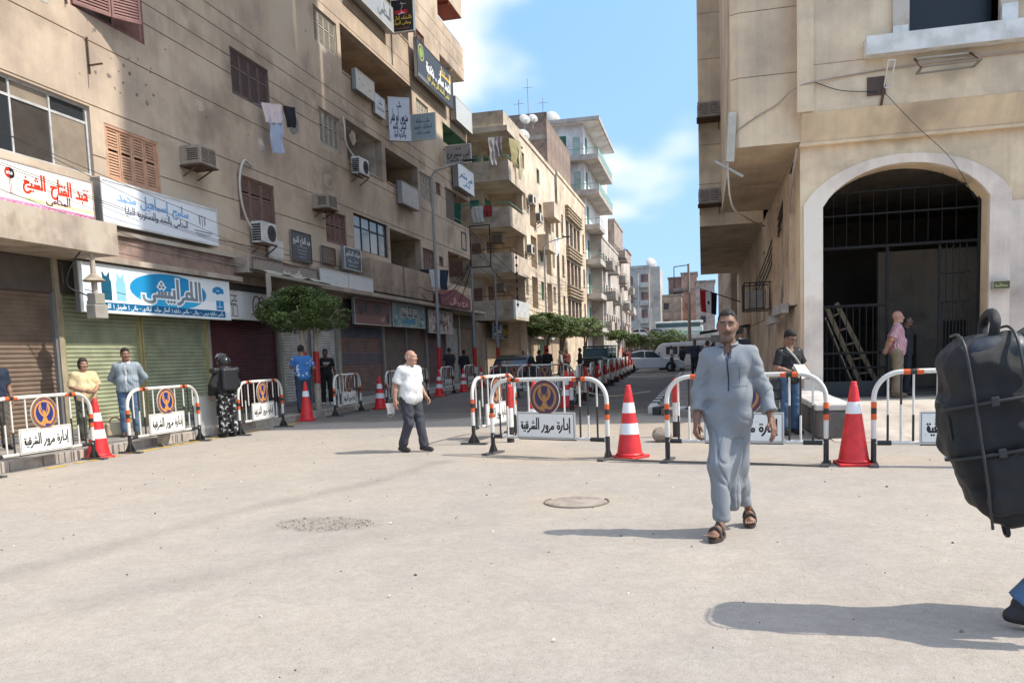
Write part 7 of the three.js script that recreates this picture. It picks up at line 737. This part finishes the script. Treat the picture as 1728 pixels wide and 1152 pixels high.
{ // ---- traveller with the big backpack, walking off to the right ----
  const at = [2.02, 0, -4.45], turn = 1.48, w = person({ label: 'traveller in blue jeans and black shoes carrying a large black backpack', at, turn, height: 1.7, build: 1.06, pose: { le: [.3, 1.15, .1], lw: [.28, 1.0, .34], re: [-.3, 1.14, .0], rw: [-.3, .98, .24], lk: [.11, .52, .22], la: [.11, .1, .34], lt: [.12, .06, .52], rk: [-.11, .5, -.16], ra: [-.12, .13, -.5], rt: [-.13, .035, -.33], rh: [-.095, .92, -.04], chest: [0, 1.29, .04], neck: [0, 1.46, .06], head: [0, 1.6, .1] }, top: [.03, .035, .05], sleeve: 1.95, hem: .2, trousers: [.085, .16, .29], wide: .02, shoes: [.014, .014, .016], skin: MID, head: { hair: BLK } });
  // navy cloth with pale letters tied at the hip
  part(w.t, 'hip_cloth', cloth(.34, .42, 5, .8, .03).rotateY(Math.PI + .6).translate(-.12, .82, -.16), fabric([.025, .03, .05])); part(w.t, 'cloth_print', [box(.03, .2, .004, 0, 0, 0), box(.09, .03, .004, 0, .09, 0), box(.09, .03, .004, 0, -.09, 0)].map((g) => g.rotateY(Math.PI + .6).translate(-.16, .82, -.205)), white);
  const b = thing('backpack', 'large black travel backpack on the shoulders of the traveller', 'backpack', [at[0] - .12, 0, at[2] + .03], turn), bk = new THREE.MeshPhysicalMaterial({ color: lin(.009, .0095, .0105), roughness: .6, bumpMap: rep(clothBump, .03), bumpScale: .0008 });
  b.rotation.order = 'YXZ'; b.rotation.x = -.15; const rb = (cx, cy, cz, hx, hy, hz, r) => (x, y, z) => { const a = Math.abs(x - cx) - hx + r, c = Math.abs(y - cy) - hy + r, d = Math.abs(z - cz) - hz + r; return Math.hypot(Math.max(a, 0), Math.max(c, 0), Math.max(d, 0)) + Math.min(Math.max(a, c, d), 0) - r; };
  const wr2 = (x, y, z) => (vn3(x * 9, y * 7, z * 9) - .5) * .035 + (vn3(x * 24, y * 20, z * 24) - .5) * .012 + Math.sin(y * 40 + x * 12 + vn3(x * 5, y * 5, z * 5) * 6) * .004;
  const mainF = rb(0, 1.05, -.33, .23, .48, .19, .14), tap = (f) => (x, y, z) => { const k = 1 - clamp((1.0 - y) / .5) * .42, zc = -.24; return f(x / k, y, zc + (z - zc) / k) * k; };
  const mf = tap(mainF), front = tap(rb(0, .95, -.48, .19, .32, .09, .08)); const bf = (x, y, z) => { const d = smin(mf(x, y, z), front(x, y, z), .025); return Math.abs(d) < .06 ? d + wr2(x, y, z) : d; };
  const m = part(b, 'main_bag', netMesh(bf, [-.32, .42, -.66], [.32, 1.58, -.08], .0095), bk); part(b, 'top_panel', netMesh((x, y, z) => rb(0, 1.42, -.3, .2, .1, .15, .08)(x, y, z) + wr2(x, y + 2, z) * .6, [-.28, 1.28, -.52], [.28, 1.58, -.1], .01), new THREE.MeshPhysicalMaterial({ color: lin(.022, .027, .036), roughness: .5 }));
  part(b, 'carry_handle', new THREE.TubeGeometry(new THREE.CatmullRomCurve3([[-.11, 1.5, -.3], [-.12, 1.585, -.28], [-.06, 1.625, -.27], [.06, 1.625, -.27], [.12, 1.585, -.28], [.11, 1.5, -.3]].map((q) => V(...q))), 40, .024, 10), bk); const zip = (pts, r = .006) => part(b, 'zip', tube(pts, r, 50, 6), mat([.01, .01, .011], .4));
  for (const s of [-1, 1]) { part(b, 'shoulder_strap', tube([[s * .12, 1.48, -.16], [s * .14, 1.53, .0], [s * .15, 1.42, .17], [s * .17, 1.15, .2], [s * .2, .95, -.05], [s * .16, .85, -.2]], .026, 40, 8), bk); }
  part(b, 'side_pocket', netMesh((x, y, z) => rb(-.2, .82, -.34, .05, .16, .1, .045)(x, y, z) + wr2(x, y, z) * .6, [-.3, .6, -.5], [-.1, 1.02, -.2], .009), bk); part(b, 'compression_strap', tube([[-.25, 1.22, -.2], [-.262, 1.22, -.34], [-.22, 1.21, -.5], [-.1, 1.2, -.575]], .009, 24), mat([.02, .02, .022], .5)); part(b, 'compression_strap', tube([[-.24, .98, -.2], [-.252, .97, -.34], [-.21, .96, -.5], [-.1, .95, -.58]], .009, 24), mat([.02, .02, .022], .5)); part(b, 'buckle', box(.016, .045, .035, -.262, 1.22, -.36, .006), mat([.03, .03, .032], .35)); part(b, 'buckle', box(.016, .045, .035, -.252, .97, -.36, .006), mat([.03, .03, .032], .35));
  for (const z of [-.22, -.44]) part(b, 'piping', tube([[-.2, .6, z], [-.245, .8, z], [-.25, 1.05, z], [-.245, 1.3, z], [-.2, 1.5, z], [-.1, 1.55, z], [.1, 1.55, z]], .007, 50), mat([.03, .031, .034], .5));
  part(b, 'hanging_loop', tube([[-.1, .62, -.36], [-.12, .55, -.36], [-.05, .535, -.36], [-.02, .61, -.36]], .01, 20), bk); zip([[-.2, 1.2, -.44], [-.17, 1.36, -.46], [0, 1.4, -.49], [.17, 1.36, -.46], [.2, 1.2, -.44]]); zip([[-.16, 1.05, -.55], [-.13, 1.2, -.55], [.0, 1.24, -.56], [.13, 1.2, -.55], [.16, 1.05, -.55]]); part(b, 'badge', box(.035, .012, .006, -.05, .95, -.575), mat([.6, .6, .6], .4));
}
{ // ---- distant people ----
  const tones = [[.02, .02, .024], [.03, .03, .04], [.2, .05, .05], [.35, .33, .3], [.05, .06, .1], [.5, .5, .5]], list = [[-10.7, -33.6, 1, 'person in black at the foot of the first lamp post'], [-10.7, -35.8, 0, 'person in black beside the dark parked car'], [-8.9, -40.4, 0, 'person in black by the parked motorcycle'], [-8.0, -40, 1, 'second person in black talking by the motorcycle'], [-7.7, -40.6, 0, 'person in black waiting beside the far dark tree'], [-9.0, -52, 5, 'person in white by the sunlit shops'], [-8.4, -51, 2, 'person in red by the sunlit shops'], [-6.9, -46.5, 0, 'person in black in front of the boxy off-road car'], [-4.7, -52, 2, 'person in maroon beside the boxy off-road car'], [-5.6, -76, 2, 'person in red in the crowd behind the boxy off-road car'], [-5.0, -78, 3, 'person in beige in the crowd behind the boxy off-road car'], [-3.6, -84, 0, 'person in black in the crowd by the raised road'], [-2.0, -55, 5, 'person in pale shirt in front of the silver saloon car'], [-1.35, -57, 1, 'person in dark jacket beside the silver saloon car'], [-.35, -40, 4, 'person in a navy suit on the right pavement'], [.25, -42, 3, 'person in pale clothes on the right pavement by the awning'], [.5, -38, 1, 'person in dark shirt under the small awning'], [-2.8, -86, 4, 'person in blue in the crowd by the raised road'], [-6.6, -80, 1, 'person in dark clothes behind the line of bollards']];
  list.forEach(([x, z, c, l], i) => person({ label: l, at: [x, (x > -1 && x < 2) ? .14 : x < -10.1 ? .147 : 0, z], turn: hash(i, 2) * 6.28, height: 1.66 + hash(i, 1) * .14, top: tones[c], sleeve: i % 3 ? 1.9 : .8, trousers: tones[(i + 1) % 2], shoes: BLK, skin: i % 2 ? DK : MID, far: 1, head: { hair: BLK }, group: 'people farther down the street', pose: i % 2 ? { lw: [.2, 1.0, .2], rk: [-.11, .51, .08] } : { rw: [-.16, 1.05, .25], lk: [.1, .5, .1], la: [.1, .1, .12], lt: [.12, .04, .3] } }));
}
// ================= VEHICLES (local frame: x forward, z to the right side) =================
function wheel(t, x, z, r, w = .2) { const s = Math.sign(z), wh = part(t, 'wheel', new THREE.CylinderGeometry(r * .6, r * .6, w + .01, 18).rotateX(Math.PI / 2).translate(x, r, z), mat([.3, .3, .31], .35, { metalness: .7 })); part(wh, 'tyre', new THREE.TorusGeometry(r * .79, r * .21, 10, 28).scale(1, 1, w / (r * .42)).translate(x, r, z), mat([.018, .018, .018], .85)); part(wh, 'spokes', [0, 1, 2, 3, 4].map((i) => box(r * .95, .05, .02).rotateZ(i * 1.257).translate(x, r, z + s * (w / 2 + .008))), mat([.4, .4, .42], .3, { metalness: .7 })); }
function side(profile, w, bevel, m, t, name) { const g = extr(profile, w - 2 * bevel, bevel); g.translate(0, 0, -w / 2 + bevel); return part(t, name, g, m); }
const arcPts = (cx, cy, r, a0, a1, n = 8) => Array.from({ length: n + 1 }, (_, i) => { const a = a0 + (a1 - a0) * i / n; return [cx + Math.cos(a) * r, cy + Math.sin(a) * r]; });
function car(label, pos, turn, paint, o = {}) {
  const t = thing('parked_car', label, 'car', pos, turn, o.group), P = mat(paint, .25, { metalness: .3 }), gl = mat([.03, .04, .05], .06), L = 2.25, r = .32, fa = 1.38, ra = -1.32;
  const body = [[-L, .4], [-L + .05, .28], ...arcPts(ra, r, .38, Math.PI, 0), ...arcPts(fa, r, .38, Math.PI, 0), [L - .08, .24], [L, .36], [L - .03, .62], [L - .35, .76], [.95, .9], [-1.45, .98], [-L + .1, .95], [-L - .02, .7]]; side(body, 1.74, .05, P, t, 'body');
  side([[1.0, .88], [.25, 1.36], [-.6, 1.42], [-1.15, 1.3], [-1.75, .95]], 1.5, .04, gl, t, 'glass_house'); side([[.35, 1.33], [.2, 1.405], [-.6, 1.47], [-1.2, 1.35], [-1.25, 1.31], [-.6, 1.41], [.2, 1.36]], 1.46, .03, P, t, 'roof');
  for (const s of [-1, 1]) { part(t, 'pillar', [bar([.98, .9, s * .78], [.3, 1.38, s * .72], .05, .05), bar([-.35, .95, s * .8], [-.35, 1.4, s * .73], .06, .04), bar([-1.3, 1.32, s * .72], [-1.78, .97, s * .78], .08, .06)], P); part(t, 'door_handle', box(.16, .025, .02, -.2, .84, s * .88), greyMetal); part(t, 'mirror', box(.1, .11, .16, .72, .97, s * .92, .03), P); part(t, 'headlight', box(.3, .12, .34, L - .22, .66, s * .66, .04), mat([.7, .72, .74], .1)); part(t, 'tail_light', box(.12, .16, .36, -L + .03, .8, s * .64, .03), mat([.3, .01, .012], .2)); part(t, 'door_seam', box(.008, .6, .006, -.38, .62, s * .872), darkPaint); wheel(t, fa, s * .76, r); wheel(t, ra, s * .76, r); }
  part(t, 'bumper', box(.1, .14, 1.5, L - .04, .36, 0, .03), mat([.03, .03, .03], .6)); part(t, 'number_plate', box(.02, .12, .4, -L - .02, .62, 0), white); return t;
}
car('silver saloon car standing across the street beyond the bollards', [-3.5, 0, -56], .08, [.55, .56, .58]); car('dark saloon car parked under the first lamp posts', [-8.7, 0, -38], Math.PI / 2 + .04, [.02, .022, .028]); car('white car driving on the raised road', [onZ(1085, 560, -116).x, 3.0, -116], .0, [.7, .7, .7]);
{ const ry = scene.children.find((c) => c.name === 'raised_road'); ry.geometry.computeBoundingBox(); const top = ry.geometry.boundingBox.max.y; scene.children.filter((c) => c.userData.label === 'white car driving on the raised road').forEach((c) => { c.position.y = top; });
  const c2 = car('dark car driving behind the white car on the raised road', [onZ(1112, 560, -120).x, top, -120], 0, [.03, .04, .05]);
  const t = thing('minibus', 'pale green and white bus on the raised road', 'bus', [onZ(1146, 555, -123).x, top, -123]); part(t, 'body', box(7, 1.5, 2.2, 0, 1.05, 0, .15), dirty(.62, .66, .64, .35)); part(t, 'window_band', box(6.4, .62, 2.22, -.1, 1.95, 0, .05), mat([.05, .08, .08], .1)); part(t, 'roof', box(7, .3, 2.2, 0, 2.4, 0, .12), dirty(.62, .66, .64, .35)); part(t, 'stripe', box(7.02, .2, 2.23, 0, .95, 0), dirty(.1, .4, .3, .4)); for (const [x, z] of [[2.2, 1], [-2.2, 1], [2.2, -1], [-2.2, -1]]) wheel(t, x, z, .42); }
{ const t = thing('minivan', 'white minivan standing behind the silver saloon car', 'van', [-1.55, 0, -61], Math.PI - .1), P = mat([.66, .67, .68], .3), gl = mat([.035, .045, .055], .07);
  side([[-2.0, .35], ...arcPts(-1.25, .33, .4, Math.PI, 0), ...arcPts(1.3, .33, .4, Math.PI, 0), [1.95, .3], [2.08, .6], [1.95, 1.0], [1.45, 1.75], [1.2, 1.9], [-1.9, 1.95], [-2.02, 1.85]], 1.62, .06, P, t, 'body');
  for (const s of [-1, 1]) { for (const [a, b] of [[-1.75, -.95], [-.85, .0], [.12, .95]]) { const w = part(t, 'side_window', box(b - a, .5, .02, (a + b) / 2, 1.42, s * .815, .01), gl); part(w, 'frame', [box(b - a + .06, .03, .02, (a + b) / 2, 1.69, s * .816), box(b - a + .06, .03, .02, (a + b) / 2, 1.15, s * .816)], darkMetal); } part(t, 'headlight', box(.08, .22, .3, 2.05, .72, s * .58, .03), mat([.7, .7, .68], .1)); part(t, 'tail_light', box(.06, .4, .12, -2.03, 1.0, s * .68, .02), mat([.35, .02, .02], .2)); part(t, 'mirror', box(.1, .2, .12, 1.45, 1.2, s * .92, .03), darkMetal); wheel(t, 1.3, s * .72, .3, .18); wheel(t, -1.25, s * .72, .3, .18); part(t, 'door_seam', box(.01, 1.1, .008, .05, 1.0, s * .812), darkPaint); }
  part(t, 'windscreen', box(.03, .72, 1.36).rotateZ(.6).translate(1.76, 1.4, 0), gl); part(t, 'bumper', box(.14, .2, 1.6, 2.02, .4, 0, .04), dirty(.5, .5, .5, .5)); }
{ const t = thing('off_road_car', 'dark green boxy off-road car facing the bollards under the far trees', 'car', [-6.35, 0, -50.5], -Math.PI / 2 - .1), P = mat([.022, .034, .034], .3), gl = mat([.05, .08, .1], .07);
  part(t, 'body', [box(3.9, .62, 1.7, 0, .78, 0, .06), box(1.1, .12, 1.5, 1.4, 1.12, 0, .05)], P); part(t, 'cabin', [box(.1, .7, 1.56, -1.85, 1.4, 0, .03), box(2.5, .1, 1.66, -.65, 1.84, 0, .04)], P); part(t, 'windscreen', box(.04, .6, 1.42).rotateZ(.2).translate(.64, 1.44, 0), gl); part(t, 'screen_frame', [bar([.74, 1.1, .76], [.55, 1.82, .76], .08, .08), bar([.74, 1.1, -.76], [.55, 1.82, -.76], .08, .08), bar([.74, 1.12, -.76], [.74, 1.12, .76], .07, .07)], P);
  for (const s of [-1, 1]) { part(t, 'side_window', box(1.0, .52, .03, -.0, 1.46, s * .77), gl); part(t, 'side_window', box(1.1, .52, .03, -1.2, 1.46, s * .77), gl); part(t, 'pillar', box(.1, .7, .06, -.58, 1.42, s * .77), P); part(t, 'headlight', new THREE.CylinderGeometry(.11, .11, .06, 18).rotateZ(Math.PI / 2).translate(1.97, .9, s * .55), mat([.65, .66, .64], .1)); part(t, 'fender', box(.9, .1, .3, 1.35, 1.0, s * .82, .04), mat([.015, .015, .015], .7)); part(t, 'mirror', box(.06, .2, .18, .7, 1.28, s * .98, .03), blackPaint); wheel(t, 1.35, s * .76, .38, .24); wheel(t, -1.2, s * .76, .38, .24); }
  part(t, 'grille', [0, 1, 2, 3, 4, 5, 6].map((i) => box(.03, .36, .06, 1.965, .88, -.3 + i * .1)), darkPaint); part(t, 'bumper', box(.2, .18, 1.6, 2.05, .5, 0, .04), mat([.02, .02, .02], .6)); part(t, 'number_plate', box(.02, .14, .42, 2.16, .52, 0), white); }
{ const t = thing('motorcycle', 'dark motorcycle parked by the people in black', 'motorcycle', [-8.7, 0, -39.2], -1.2); for (const x of [-.62, .66]) { const w = part(t, 'wheel', new THREE.TorusGeometry(.25, .055, 8, 24).translate(x, .3, 0), mat([.015, .015, .015], .8)); part(w, 'rim', new THREE.TorusGeometry(.19, .015, 6, 20).translate(x, .3, 0), greyMetal); } part(t, 'frame', [rod([-.62, .3, 0], [.1, .45, 0], .035), rod([.1, .45, 0], [.45, .85, 0], .035), rod([.66, .3, .08], [.42, 1.0, .06], .025), rod([.66, .3, -.08], [.42, 1.0, -.06], .025)], darkMetal); part(t, 'tank', box(.5, .22, .26, .15, .78, 0, .09), mat([.12, .01, .012], .3)); part(t, 'seat', box(.65, .12, .26, -.4, .78, 0, .05), mat([.015, .015, .015], .7)); part(t, 'handlebar', rod([.4, 1.05, -.36], [.4, 1.05, .36], .018), darkMetal); part(t, 'engine', box(.36, .3, .28, .05, .42, 0, .05), greyMetal); part(t, 'headlight', new THREE.SphereGeometry(.1, 14, 10).translate(.55, .92, 0), mat([.6, .6, .6], .15)); }
renderer.render(scene, camera);
